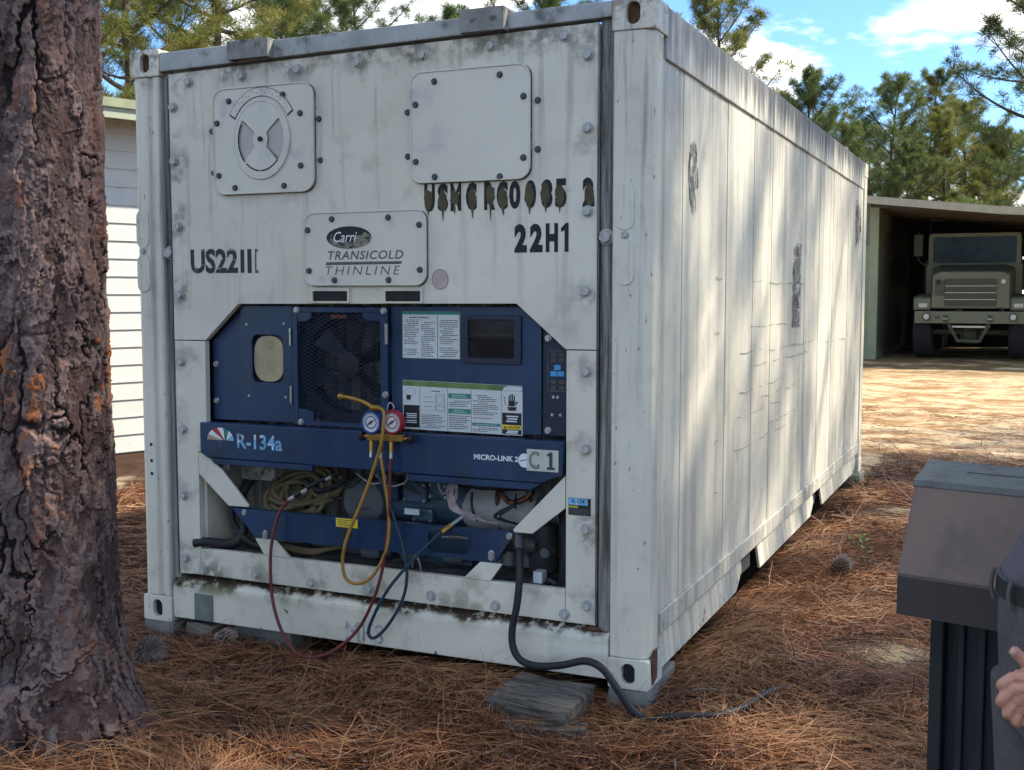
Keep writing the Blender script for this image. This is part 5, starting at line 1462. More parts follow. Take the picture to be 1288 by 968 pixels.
def pine(seed, height, crown0, spread, nb, trunk_r, tuft=0.20, ntuft=26, lean=0.0, nwid=0.011, dense=1.0):
    """Trunk + limbs mesh and a needle-tuft crown mesh, base at the origin."""
    r = np.random.default_rng(seed)
    rr = random.Random(seed)
    tr = MB()
    top = Vector((lean * height, 0.3 * rr.uniform(-1, 1), height))
    bend = Vector((rr.uniform(-.25, .25), rr.uniform(-.25, .25), 0))
    P = [top * t + bend * math.sin(math.pi * t) for t in np.linspace(0, 1, 9)]
    P[0].z = -0.15
    tr.tube(P, lambda t: trunk_r * (1 - 0.88 * t) + 0.10 * trunk_r * math.exp(-t * 40), 10, 3)
    lim = MB()
    tufts = []; btone = []
    def at(t):
        q = t * 8; i = min(int(q), 7); return P[i].lerp(P[i + 1], q - i)
    for i in range(nb):
        f = (i + rr.random()) / nb
        t = crown0 + (1 - crown0) * f ** 0.9
        p0 = at(min(t, 0.995))
        az = i * 2.39996 + rr.uniform(-.5, .5)
        prof = (0.55 + 0.45 * math.sin(math.pi * min(0.15 + f * 0.85, 1))) * (1.0 - 0.60 * f ** 3.5)
        ln = spread * prof * rr.uniform(0.55, 1.12)
        el0 = math.radians(rr.uniform(-8, 18) + 48 * f ** 1.5)
        d = Vector((math.cos(az) * math.cos(el0), math.sin(az) * math.cos(el0), math.sin(el0)))
        side = Vector((-math.sin(az), math.cos(az), 0))
        up = Vector((0, 0, 1))
        wig = rr.uniform(-.25, .25)
        pts = [p0 + d * ln * s + side * ln * wig * s * s + up * ln * (0.24 * s * s - 0.05 * s) for s in (0, .2, .4, .6, .8, 1.0)]
        lim.tube(pts, lambda t_, a=ln: max(0.010, 0.020 * a * (1 - 0.8 * t_)), 5, 2, cap=False)
        for s_i in range(1, 6):
            q = pts[s_i]
            nsub = rr.choice((3, 4, 4, 5)) if s_i > 1 else 2
            for _ in range(max(1, int(nsub * dense))):
                sd = (d * rr.uniform(.2, 1) + side * rr.choice((-1, 1)) * rr.uniform(.3, 1.1) + up * rr.uniform(-.05, .75)).normalized()
                sl = ln * rr.uniform(.12, .30) * (1.15 - s_i * 0.1)
                e = q + sd * sl
                e2 = q + sd * sl * .55 - up * sl * .05
                lim.tube([q, e2, e], 0.008, 4, 1, cap=False)
                tufts.append((e, (sd + up * 0.5).normalized()))
                tufts.append((e2.lerp(e, .45) + Vector((rr.uniform(-.08, .08), rr.uniform(-.08, .08), rr.uniform(0, .12))), (sd + up * .6).normalized()))
                if rr.random() < 0.6: tufts.append((e + Vector((rr.uniform(-.18, .18), rr.uniform(-.18, .18), rr.uniform(-.02, .16))), (sd * .5 + up).normalized()))
        tufts.append((pts[-1], (d + up * .5).normalized()))
        btone += [rr.gauss(0, .20)] * (len(tufts) - len(btone))
    for _ in range(5): tufts.append((P[-1] + Vector((rr.uniform(-.15, .15), rr.uniform(-.15, .15), rr.uniform(-.4, .1))), up))
    k = len(tufts)
    c = np.array([tuple(a) for a, _ in tufts]); ax = np.array([tuple(a) for _, a in tufts])
    sc = tuft * r.uniform(0.75, 1.3, k)
    dirs = r.normal(0, 1, (k, ntuft, 3)); dirs /= np.linalg.norm(dirs, axis=2, keepdims=True)
    dirs = dirs + 0.75 * ax[:, None, :]; dirs /= np.linalg.norm(dirs, axis=2, keepdims=True)
    L = sc[:, None, None] * r.uniform(0.7, 1.15, (k, ntuft, 1))
    side = np.cross(dirs, r.normal(0, 1, (k, ntuft, 3))); side /= (np.linalg.norm(side, axis=2, keepdims=True) + 1e-9)
    a0 = c[:, None, :] + dirs * 0.02
    tip = c[:, None, :] + dirs * L
    tip[..., 2] -= 0.10 * L[..., 0]
    midp = c[:, None, :] + dirs * L * 0.55
    V = np.stack([a0, midp + side * nwid * .5, tip, midp - side * nwid * .5], 2).reshape(-1, 3)
    F = np.arange(k * ntuft * 4).reshape(-1, 4)
    btone += [0.2] * (len(tufts) - len(btone))
    patch = np.clip(r.normal(0.42, 0.16, k) + np.array(btone), 0, 0.85)
    brown = r.random(k) < 0.06
    patch[brown] = 0.97
    tone = np.repeat(np.clip(patch[:, None] + r.normal(0, .07, (k, ntuft)), 0, 1).ravel(), 4)
    def tomesh(mb, nm):
        me = bpy.data.meshes.new(nm); me.from_pydata([tuple(v) for v in mb.v], [], mb.f)
        me.polygons.foreach_set('use_smooth', np.ones(len(me.polygons), bool)); return me
    return tomesh(tr, 'trunk'), tomesh(lim, 'branches'), numpy_mesh('crown', V, F, {'tone': tone})


PINES = [pine(1, 11.0, 0.36, 3.2, 34, 0.17, tuft=0.27, nwid=0.015),
         pine(2, 12.5, 0.46, 2.8, 30, 0.18, tuft=0.27, nwid=0.015),
         pine(3, 10.0, 0.34, 2.7, 34, 0.15, tuft=0.27, nwid=0.015),
         pine(4, 13.0, 0.40, 3.7, 34, 0.21, tuft=0.28, nwid=0.015),
         pine(5, 12.0, 0.30, 2.9, 40, 0.17, tuft=0.27, nwid=0.015),
         pine(6, 17.5, 0.42, 3.9, 30, 0.22, tuft=0.30, nwid=0.012, dense=0.62, ntuft=22)]


def plant_pine(kind, x, y, s, rot, label, group=None, mat='needle', zs=None):
    t = thing('pine_tree', label, 'tree', (x, y, float(ground_h(x, y))), group)
    t.rotation_euler = (0, 0, rot)
    t.scale = (s, s, s * (zs or 1.0))
    for nm, me, m in zip(('trunk', 'branches', 'crown'), PINES[kind], ('farbark', 'farbark', mat)):
        o = bpy.data.objects.new(nm, me)
        if len(me.materials) == 0: me.materials.append(M[m])
        C.objects.link(o); o.parent = t
        o.material_slots[0].link = 'OBJECT'; o.material_slots[0].material = M[m]
    return t


def from_cam(head, dist):
    a = math.radians(head)
    return CAMX + dist * math.sin(a), CAMY + dist * math.cos(a)


fg = thing('pine_tree', 'thick pine trunk with flaky purple grey bark at the left edge, nearest the camera', 'tree', (-1.90, -1.135, 0.0))
zs_ = np.concatenate([np.arange(-0.12, 2.95, 0.0034), np.linspace(2.96, 14, 170)])
V, F, at_ = bark_trunk(380, zs_, lambda z: 0.272 - 0.0135 * np.clip(z, 0, 20) + 0.05 * np.exp(-np.clip(z, 0, 9) / 0.30), (0.0, 0.0))
me = numpy_mesh('trunk', V, F, at_)
me.polygons.foreach_set('use_smooth', np.ones(len(F), bool))
link('trunk', me, M['bark'], fg)
for nm, me, m in zip(('branches', 'crown'), PINES[3][1:], ('farbark', 'needle')):
    o = bpy.data.objects.new(nm, me)
    if len(me.materials) == 0: me.materials.append(M[m])
    C.objects.link(o); o.parent = fg; o.location = (0.10, 0, 0.8); o.scale = (1, 1, 1.02)

# trees behind the white building and the container (heading in degrees from +Y, distance from the camera)
GR = 'pines standing behind the buildings'
BK = [(0, -42.6, 26, 1.00, 0.3, 'needleb', 'bright green pine beside the big trunk, left of the container casting'),
      (3, -38.4, 29, 0.92, 2.0, 'needleb', 'wide pine with bare twisting limbs and yellowing needles above the left casting'),
      (2, -35.4, 40, 1.14, 1.1, 'needle', 'small pine top just right of the twisting pine, over the container roof'),
      (4, -34.1, 41, 0.93, 4.0, 'needle', 'narrow pine top beside the first lifting tab, over the container roof'),
      (1, -31.5, 38, 0.90, 2.6, 'needle', 'rounded pine top alone above the middle of the container roof'),
      (2, -27.0, 45, 1.16, 0.9, 'needle', 'tiny pine tip peeping over the roof beside the second lifting tab'),
      (0, -22.3, 42, 1.10, 5.0, 'needle', 'pine top cut by the photo edge above the right of the roof'),
      (4, -14.2, 32, 0.80, 0.5, 'needleb', 'dense yellow green pine rising above the near half of the container side'),
      (2, -9.9, 40, 0.84, 3.3, 'needle', 'dark rounded pine above the far half of the container side'),
      (0, -8.1, 43, 0.66, 1.6, 'needle', 'low dark pine directly above the far top corner of the container'),
      (0, -6.1, 46, 0.84, 2.2, 'needle', 'slim pointed pine just right of the container behind the shed'),
      (1, -4.4, 50, 0.80, 4.4, 'needleb', 'light green pine behind the shed roof, left of the tall right pine'),
      (0, -2.9, 47, 0.76, 5.5, 'needleb', 'yellow green low pine behind the middle of the shed roof'),
      (4, 0.5, 36, 1.02, 2.2, 'needle', 'tall dark pine with long layered boughs at the right edge'),
      (0, -1.9, 55, 0.74, 0.2, 'needle', 'dim pine low behind the shed roof at the foot of the tall right pine'),
      (4, -7.1, 58, 0.76, 3.9, 'needle', 'hazy far pine filling the gap behind the slim pointed pine'),
      (1, -5.4, 62, 0.76, 1.3, 'needle', 'far pine crown between the slim pine and the light green pine'),
      (2, -2.3, 64, 0.85, 2.7, 'needle', 'far dark pine deep behind the shed roof'),
      (4, -9.0, 52, 0.74, 0.4, 'needleb', 'yellow green pine low above the far end of the container'),
      (2, -5.2, 41, 0.62, 2.0, 'needle', 'short bushy pine just above the left end of the shed roof'),
      (4, -3.9, 43, 0.62, 5.0, 'needleb', 'short bushy yellow green pine above the shed roof edge'),
      (2, -1.4, 42, 0.66, 3.0, 'needleb', 'short bushy pine over the truck, above the shed roof'),
      (4, -44.6, 24, 0.80, 3.6, 'needleb', 'bushy pine hugging the right edge of the big trunk, over the white roof'),
      (2, -40.6, 33, 1.05, 1.6, 'needle', 'dark pine filling the gap behind the twisting pine')]
for k, hd, ds, s, rot, mt_, lb in BK:
    x, y = from_cam(hd, ds)
    plant_pine(k, x, y, s, rot, lb, GR, mt_)
# more of the same wood, lower and further round
for i, (hd, ds, k) in enumerate(((-48, 34, 2), (-53, 30, 4), (4, 48, 0), (7, 40, 2), (-18, 55, 2), (-29.5, 58, 0), (2.4, 56, 4))):
    x, y = from_cam(hd, ds)
    plant_pine(k, x, y, 0.72, 1.3 * i, ['low pine outside the left edge, beyond the big trunk', 'low pine farther outside the left edge, beyond the white building', 'low pine just outside the right edge, behind the shed', 'low pine well outside the right edge, right of the shed', 'low pine hidden behind the middle of the container side', 'low pine hidden behind the container end wall', 'far pine outside the right edge behind the shed'][i], GR, 'needle')

# pines out of the picture to the right; their crowns throw the dappled shade
SH = [(5, 9.6, 7.2, 1.0, 0.3, 'hidden tall shade pine level with the near half of the container, out of view right'), (5, 10.2, 10.9, 0.86, 1.9, 'hidden tall shade pine level with the middle of the container, out of view right'), (5, 10.2, 14.6, 0.90, 4.1, 'hidden tall shade pine level with the far end of the container'),
      (5, 12.6, 8.2, 1.0, 2.2, 'hidden tall shade pine well right of the hooded box'), (5, 8.2, 4.6, 0.95, 3.0, 'hidden tall shade pine nearest the hooded box, out of view right'), (5, 11.0, 4.9, 1.0, 5.1, 'hidden tall shade pine to the right of the person, out of view'), (5, 14.5, 17.5, 1.0, 1.0, 'hidden tall shade pine farthest right, short of the shed')]
for k, x, y, s, rot, lb in SH:
    plant_pine(k, x, y, s, rot, lb, 'shade pines right of the picture', 'needle')

for i in range(11):  # unseen low row added to block side sky, kept below the sun's path
    x, y = 11.2 + (i % 3) * 1.7 + 0.05 * i * i % 1.3, -5.0 + i * 2.45
    plant_pine((2, 4, 0)[i % 3], x, y, 0.66 + 0.05 * (i % 3), 0.9 * i, 'unseen low pine in the row added right of the clearing to block sky', 'added low pines out of view right', 'needle')
for i in range(12):
    x, y = from_cam(9.5 + i * 3.6, 40 + (i * 7) % 17)
    plant_pine((0, 2, 4, 1)[i % 4], x, y, 0.78 + 0.05 * (i % 3), 1.1 * i, 'pine at the far side of the clearing, outside the right edge', 'pines across the clearing out of view', ('needle', 'needleb')[i % 2])
# ------------------------------------------------------------------ white clapboard building at the left
M['siding'] = pmat('white_clapboard', (0.70, 0.68, 0.62), 0.6, 0.06, 3, 0.1, 40, col2=(0.56, 0.55, 0.48), thr=(0.55, 0.75))
M['creamtrim'] = pmat('pale_green_trim', (0.42, 0.45, 0.33), 0.6, 0.1, 5)
M['roofing'] = pmat('grey_roofing', (0.25, 0.24, 0.21), 0.8, 0.2, 6)
ldir = Vector((math.sin(math.radians(20)), math.cos(math.radians(20)), 0)); lnor = Vector((ldir.y, -ldir.x, 0))
lp = Vector((-7.0, 4.73, 0))
lw = thing('clapboard_building', 'white clapboard building in sun between the big trunk and the container', 'building', tuple(lp))
def lq(a, d, z): return lp + ldir * a + lnor * d + Vector((0, 0, z))
def lbox(a0, a1, d0, d1, z0, z1, mb=None):
    mb = mb or MB()
    return mb.add([lq(a, d, z) for z in (z0, z1) for a, d in ((a0, d0), (a1, d0), (a1, d1), (a0, d1))], [(0, 3, 2, 1), (4, 5, 6, 7), (0, 1, 5, 4), (1, 2, 6, 5), (2, 3, 7, 6), (3, 0, 4, 7)])
WT = 3.36
lbox(-6, 9, -5, -0.03, -0.1, WT).build('wall', M['siding'], lw)
bh = 0.176; k_ = 0
z = 0.02
while z < WT - 0.05:
    z1 = min(z + bh, WT)
    mb = MB()
    # lapped board: proud at its lower edge
    pr = [(-0.028, z), (0.016, z), (0.002, z1 + 0.012), (-0.028, z1 + 0.012)]
    n0 = [lq(-6, d, q) for d, q in pr]; n1 = [lq(9, d, q) for d, q in pr]
    mb.add(n0 + n1, [(0, 1, 2, 3), (7, 6, 5, 4), (0, 4, 5, 1), (1, 5, 6, 2), (2, 6, 7, 3), (3, 7, 4, 0)])
    mb.build('clapboard', M['siding'], lw)
    z += bh
rf_ = MB(); a0, a1 = -6.4, 9.4
prof = [(0.42, WT + 0.02), (0.42, WT + 0.06), (-2.5, WT + 0.16), (-5.4, WT + 0.06), (-5.4, WT + 0.02), (-2.5, WT + 0.10)]
n0 = [lq(a0, d, q) for d, q in prof]; n1 = [lq(a1, d, q) for d, q in prof]
rf_.add(n0 + n1, [(0, 1, 2, 5), (5, 2, 3, 4), (6, 11, 8, 7), (11, 10, 9, 8)] + [(i, (i + 1) % 6, 6 + (i + 1) % 6, 6 + i) for i in range(6)])
rf_.build('roof', M['roofing'], lw)
lbox(a0, a1, 0.42, 0.445, WT - 0.10, WT + 0.075).build('fascia', M['creamtrim'], lw)
lbox(a0, a1, 0.446, 0.47, WT + 0.0, WT + 0.085).build('gutter', pmat('green_gutter', (0.33, 0.36, 0.22), 0.5, 0.1), lw)
lbox(a0, a1, 0.0, 0.418, WT - 0.012, WT + 0.012).build('soffit', M['siding'], lw)

# ------------------------------------------------------------------ open-front shed with the truck
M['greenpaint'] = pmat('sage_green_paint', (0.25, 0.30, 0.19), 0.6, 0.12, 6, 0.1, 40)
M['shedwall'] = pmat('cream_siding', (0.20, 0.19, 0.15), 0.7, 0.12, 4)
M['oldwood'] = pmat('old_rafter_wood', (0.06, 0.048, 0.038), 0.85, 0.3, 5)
sd_ = thing('open_shed', 'open fronted lean-to shed with sage green post and sagging roof edge over the truck', 'shed', (0, 25, 0.05))
SX0, SX1, SY0, SY1 = -2.13, 4.6, 24.6, 33.0
def rz(x): return 3.78 - 0.082 * (x - SX0)
# left wall: lapped boards on its inner face
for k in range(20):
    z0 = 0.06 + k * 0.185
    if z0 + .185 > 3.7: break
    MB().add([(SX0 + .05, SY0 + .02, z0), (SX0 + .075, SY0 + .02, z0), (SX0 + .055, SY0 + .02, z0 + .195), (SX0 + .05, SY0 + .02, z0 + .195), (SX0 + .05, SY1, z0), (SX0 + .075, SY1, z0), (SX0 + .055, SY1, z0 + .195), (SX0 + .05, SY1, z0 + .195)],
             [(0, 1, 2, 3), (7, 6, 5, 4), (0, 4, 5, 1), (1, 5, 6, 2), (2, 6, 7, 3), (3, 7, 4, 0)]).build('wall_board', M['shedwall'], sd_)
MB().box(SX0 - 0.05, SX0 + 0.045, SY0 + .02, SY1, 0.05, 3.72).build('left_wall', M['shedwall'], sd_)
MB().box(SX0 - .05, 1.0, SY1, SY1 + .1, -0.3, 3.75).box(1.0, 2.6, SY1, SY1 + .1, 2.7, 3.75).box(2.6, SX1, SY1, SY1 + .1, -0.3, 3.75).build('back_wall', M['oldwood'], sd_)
MB().box(SX1, SX1 + .1, SY0, SY1 + .1, -0.3, 3.4).build('added_right_wall', M['oldwood'], sd_)  # unseen wall, added to keep sunlight out of the shed
MB().box(SX0 - 0.10, SX0 + 0.11, SY0 - .14, SY0 + .018, 0.02, 3.70).build('post', M['greenpaint'], sd_, bev=0.01)
MB().box(SX1 - .1, SX1 + .1, SY0 - .14, SY0 + .02, 0.02, 3.2).build('post', M['greenpaint'], sd_, bev=0.01)
# main building gable to the left with cream wall above a doorway
MB().box(-4.6, SX0 - .102, SY0, SY0 + .12, 2.75, 3.80).build('front_wall', M['shedwall'], sd_)
MB().box(-2.52, SX0 - .103, SY0 - .02, SY0 + .10, 0.03, 2.7495).build('door_frame', M['greenpaint'], sd_)
MB().box(-6, -2.521, SY0, SY0 + .12, 0.03, 2.7495).build('front_wall', M['shedwall'], sd_)
# roof with slightly sagging edge
def roofpts(y):
    return [(SX0 - .45, rz(SX0) + 0.22), (SX0 - .02, rz(SX0) + 0.05), (0.6, rz(0.6) - 0.04), (3.5, rz(3.5) - .02), (SX1 + .3, rz(SX1))]
up_ = roofpts(0); k = MB()
prof = up_ + [(x, z - .05) for x, z in reversed(up_)]
n_ = len(prof); ya, yb = 23.55, 33.4
k.add([(x, ya, z) for x, z in prof] + [(x, yb, z) for x, z in prof], [(i, i + 1, n_ - 2 - i, n_ - 1 - i) for i in range(4)] + [(n_ + n_ - 1 - i, n_ + n_ - 2 - i, n_ + i + 1, n_ + i) for i in range(4)] + [(i, (i + 1) % n_, n_ + (i + 1) % n_, n_ + i) for i in range(n_)])
k.build('roof', M['roofing'], sd_)
for (xa, za), (xb, zb) in zip(up_[:-1], up_[1:]):
    MB().xz([(xa, za - .16), (xb, zb - .16), (xb, zb + .012), (xa, za + .012)], ya - .035, ya - .003).build('fascia_board', pmat('weathered_fascia', (0.36, 0.35, 0.27), 0.7, 0.15, 4), sd_)
for i in range(8):
    y0 = 23.7 + i * 1.2
    MB().xz([(SX0 - .0, rz(SX0) - .18), (3.5, rz(3.5) - .26), (3.5, rz(3.5) - .08), (SX0, rz(SX0) - .01)], y0, y0 + .06).build('rafter', M['oldwood'], sd_)
MB().box(SX0 + .1, 8.2, 24.45, 24.59, rz(8.2) - .45, rz(8.2) - .30).build('header_beam', M['oldwood'], sd_) if False else None

# ------------------------------------------------------------------ military truck
M['olive_d'] = pmat('olive_drab_paint', (0.15, 0.155, 0.095), 0.55, 0.12, 3, 0.05, 60)
M['olive_dk'] = pmat('dark_olive_paint', (0.07, 0.075, 0.05), 0.65, 0.15, 4)
M['tyre'] = pmat('tyre_rubber', (0.022, 0.022, 0.024), 0.85, 0.3, 14, 0.3, 60)
M['glass'] = pmat('windshield_glass', (0.012, 0.018, 0.03), 0.12, 0.1, spec=0.15)
M['lens'] = pmat('lamp_lens', (0.55, 0.53, 0.48), 0.15, 0.1)
M['chromeish'] = pmat('pale_metal', (0.45, 0.46, 0.42), 0.35, 0.1, metal=0.5)
TX, TY, TZ = 0.02, 24.65, 0.11
tk_ = thing('military_truck', 'olive military cargo truck parked nose out in the dark shed', 'truck', (TX, TY, TZ))
class Tk(MB):
    def build(s, name, m, parent=None, **kw):
        up = name not in ('tyre', 'rim', 'axle', 'differential')
        s.v = [(x * 1.07 + TX, y + TY, (1.17 * z + 0.14 if up else z) + TZ) for x, y, z in s.v]
        return MB.build(s, name, m, parent or tk_, **kw)
# hood (tapered, crowned), fenders, bumper
hv = []
for y_, w0, w1, zb, zt in ((0.16, 0.80, 0.78, 0.86, 1.60), (1.5, 0.90, 0.88, 0.86, 1.76)):
    hv += [(-w0, y_, zb), (w0, y_, zb), (w1, y_, zt - .06), (w1 * .8, y_, zt), (-w1 * .8, y_, zt), (-w1, y_, zt - .06)]
Tk().add(hv, [(0, 1, 2, 3, 4, 5), (11, 10, 9, 8, 7, 6)] + [(i, (i + 1) % 6, 6 + (i + 1) % 6, 6 + i) for i in range(6)]).build('hood', M['olive_d'], bev=0.04)
gr = Tk().xz(rrect(-0.53, 0.53, 0.92, 1.46, 0.04), 0.135, 0.162).build('grille', M['olive_dk'], bev=0.006)
for zz in (1.045, 1.18, 1.315):
    Tk().box(-0.525, 0.525, 0.118, 0.1345, zz - .006, zz + .006).build('grille_bar', M['chromeish'], gr)
for i in range(16):
    zz = 0.94 + i * 0.033
    if min(abs(zz + .01 - q) for q in (1.045, 1.18, 1.315)) < .014: continue
    Tk().box(-0.52, 0.52, 0.122, 0.1348, zz, zz + .014).build('grille_slat', M['olive_dk'], gr)
Tk().xz(rrect(-0.72, -0.54, 1.14, 1.42, 0.02), 0.10, 0.158).build('intake_cover', M['olive_dk'], bev=0.006)
for sx_ in (-1, 1):
    f = Tk()
    pr = [(0.20, 0.83), (0.20, 1.06), (0.30, 1.10), (1.55, 1.16), (1.62, 0.95), (1.40, 0.95), (1.25, 1.02), (0.45, 1.00), (0.30, 0.83)]
    a, c = sorted((sx_ * 0.81, sx_ * 1.17))
    f.yz(pr, a, c); f.build('fender', M['olive_d'], bev=0.02)
    Tk().box(sx_ * 0.97 - .09, sx_ * 0.97 + .09, 0.182, 0.199, 0.885, 0.965).build('reflector', M['lens'])
    Tk().lathe((sx_ * 0.875, -0.085, 0.70), [(0.07, 0.03), (0.085, 0.02), (0.085, -0.02), (0.07, -0.025)], 'y', 20).build('headlight', M['olive_dk'])
    Tk().lathe((sx_ * 0.875, -0.10, 0.70), [(0.068, 0.0), (0.05, -0.018), (0.01, -0.024)], 'y', 20).build('headlight_lens', M['lens'])
    Tk().lathe((sx_ * 0.66, 0.12, 1.40), [(0.05, 0.02), (0.05, -0.03), (0.03, -0.04)], 'y', 14).build('marker_lamp', M['lens'] if sx_ > 0 else M['black'])
    # wheels: tyre with tread blocks, rim
    ty = Tk().lathe((sx_ * 0.985, 0.95, 0.66), [(0.32, -0.19), (0.60, -0.20), (0.665, -0.16), (0.67, 0.16), (0.60, 0.20), (0.32, 0.19)], 'x', 36)
    for i in range(36):
        a = 2 * math.pi * i / 36
        for off in (-1, 1):
            aa = a + (0.09 if off > 0 else 0)
            ca, sa = math.cos(aa), math.sin(aa)
            cx, cy, cz = sx_ * 0.985 + off * 0.085, 0.95 + 0.67 * ca, 0.68 + 0.67 * sa
            vs = []
            for u in (-.075, .075):
                for vv in (-.035, .035):
                    for ww in (-.02, .022):
                        vs.append((cx + u, cy + ca * ww - sa * vv, cz + sa * ww + ca * vv))
            ty.add(vs, [(0, 1, 3, 2), (4, 6, 7, 5), (0, 4, 5, 1), (2, 3, 7, 6), (0, 2, 6, 4), (1, 5, 7, 3)])
    ty = ty.build('tyre', M['tyre'])
    Tk().lathe((sx_ * 0.985, 0.95, 0.66), [(0.31, -0.15), (0.32, 0.10), (0.12, 0.16), (0.05, 0.17)], 'x', 24).build('rim', M['olive_dk'], ty)
    Tk().lathe((sx_ * 0.985, 4.6, 0.66), [(0.32, -0.19), (0.60, -0.20), (0.665, -0.16), (0.67, 0.16), (0.60, 0.20), (0.32, 0.19)], 'x', 28).build('tyre', M['tyre'])
    Tk().lathe((sx_ * 0.985, 6.0, 0.66), [(0.32, -0.19), (0.60, -0.20), (0.665, -0.16), (0.67, 0.16), (0.60, 0.20), (0.32, 0.19)], 'x', 28).build('tyre', M['tyre'])
bp = Tk().xz(rrect(-1.12, 1.12, 0.57, 0.81, 0.015, 3), -0.06, 0.10).build('bumper', M['olive_d'], bev=0.01)
for sx_ in (-.48, .42):
    Tk().tube([(sx_ - .04, -0.06, 0.67), (sx_ - .04, -0.13, 0.66), (sx_ + .04, -0.13, 0.66), (sx_ + .04, -0.06, 0.67)], 0.016, 8, 3).build('tow_shackle', M['chromeish'], bp)
    Tk().box(sx_ - .05, sx_ + .05, -0.075, -0.061, 0.60, 0.74).build('tow_plate', M['olive_dk'], bp)
Tk().box(-0.70, -0.60, -0.066, -0.061, 0.66, 0.72).build('blackout_lamp', M['olive_dk'], bp)
# A-shaped front frame below the bumper, axle
Tk().tube([(-.42, -0.03, .56), (-.22, -.02, .22), (.22, -.02, .22), (.40, -0.03, .56)], 0.04, 6, 1).build('tow_frame', M['olive_dk'])
Tk().box(-0.42, 0.42, 0.02, 0.08, 0.485, 0.525).build('cross_bar', M['chromeish'])
Tk().cyl((-.8, .95, .58), (.8, .95, .58), 0.07, 10).build('axle', M['olive_dk'])
Tk().lathe((0.0, .95, .50), [(0.08, -.22), (.2, -.12), (.2, .12), (.08, .22)], 'x', 16).build('differential', M['olive_dk'])
for sx_ in (-.5, .5): Tk().box(sx_ - .05, sx_ + .05, .10, 7.0, .56, .80).build('chassis_rail', M['olive_dk'])
# cab: lower body, windshield frame, glass, roof, mirrors
Tk().box(-1.02, 1.02, 1.50, 2.95, 0.9, 1.78).build('cab_body', M['olive_d'], bev=0.03)
wf = Tk().ring_xz(rrect(-0.98, 0.98, 1.70, 2.42, 0.09), rrect(-0.88, 0.88, 1.80, 2.34, 0.06), 1.52, 1.60).build('windshield_frame', M['olive_d'], bev=0.01)
Tk().xz(rrect(-0.89, 0.89, 1.79, 2.35, 0.06), 1.552, 1.560).build('windshield', M['glass'], wf)
Tk().box(-0.008, 0.008, 1.53, 1.55, 1.80, 2.34).build('wiper', M['olive_dk'], wf) if False else None
Tk().box(-0.98, 0.98, 1.60, 2.95, 2.36, 2.42).build('cab_roof', M['olive_dk'], bev=0.02)
Tk().box(-1.0, 1.0, 2.88, 2.95, 1.7801, 2.36).build('cab_back', M['olive_dk'])
for sx_ in (-1, 1):
    Tk().tube([(sx_ * 1.0, 1.6, 1.75), (sx_ * 1.2, 1.5, 1.9), (sx_ * 1.2, 1.5, 2.45)], 0.015, 6, 4).build('mirror_arm', M['olive_dk'])
    Tk().box(sx_ * 1.2 - .10, sx_ * 1.2 + .10, 1.44, 1.49, 1.95, 2.40).build('mirror', M['olive_dk'], bev=0.01)
Tk().box(-0.6, 0.75, 2.0, 2.02, 1.7805, 1.95).build('blue_seat_cover', pmat('blue_tarp', (0.03, 0.07, 0.22), 0.6, 0.2))
# cargo bed and soft-top bow
Tk().box(-1.18, 1.18, 3.05, 7.2, 1.25, 1.9).build('cargo_bed', M['olive_dk'], bev=0.02)
Tk().tube([(-1.05, 3.1, 1.9), (-1.05, 3.1, 2.78), (1.05, 3.1, 2.84), (1.05, 3.1, 1.9)], 0.03, 6, 1).build('cover_bow', M['olive_d'])
# ------------------------------------------------------------------ power cable
pc = [(-0.545, 0.03, 0.52), (-0.522, -0.02, 0.47), (-0.508, -0.055, 0.40), (-0.512, -0.07, 0.30), (-0.530, -0.075, 0.20), (-0.524, -0.08, 0.13), (-0.49, -0.085, 0.085), (-0.42, -0.09, 0.072), (-0.32, -0.09, 0.088), (-0.22, -0.09, 0.118),
      (-0.15, -0.095, 0.10), (-0.09, -0.10, 0.035), (-0.03, -0.10, -0.04), (0.03, -0.10, -0.070)]
gpts = [(0.10, -0.09), (0.19, -0.06), (0.27, -0.02), (0.34, 0.08), (0.385, 0.22), (0.44, 0.36), (0.51, 0.43), (0.62, 0.47)]
pts = [(x, y, z + Z0) for x, y, z in pc] + [(x, y, float(ground_h(x, y)) + 0.045 - (0.03 if i > 5 else 0)) for i, (x, y) in enumerate(gpts)]
cab = thing('power_cable', 'thick black power cable drooping from the unit over the timber into the straw', 'cable', (-0.545, 0.0, 0.4))
MB().tube(pts, 0.0145, 12, 8).build('cable', M['black'], cab, smooth=60)
MB().cyl((-0.555, 0.048, 0.66), (-0.535, 0.005, 0.60), 0.024, 14, 0.017).build('strain_relief', M['rivet'], cab)

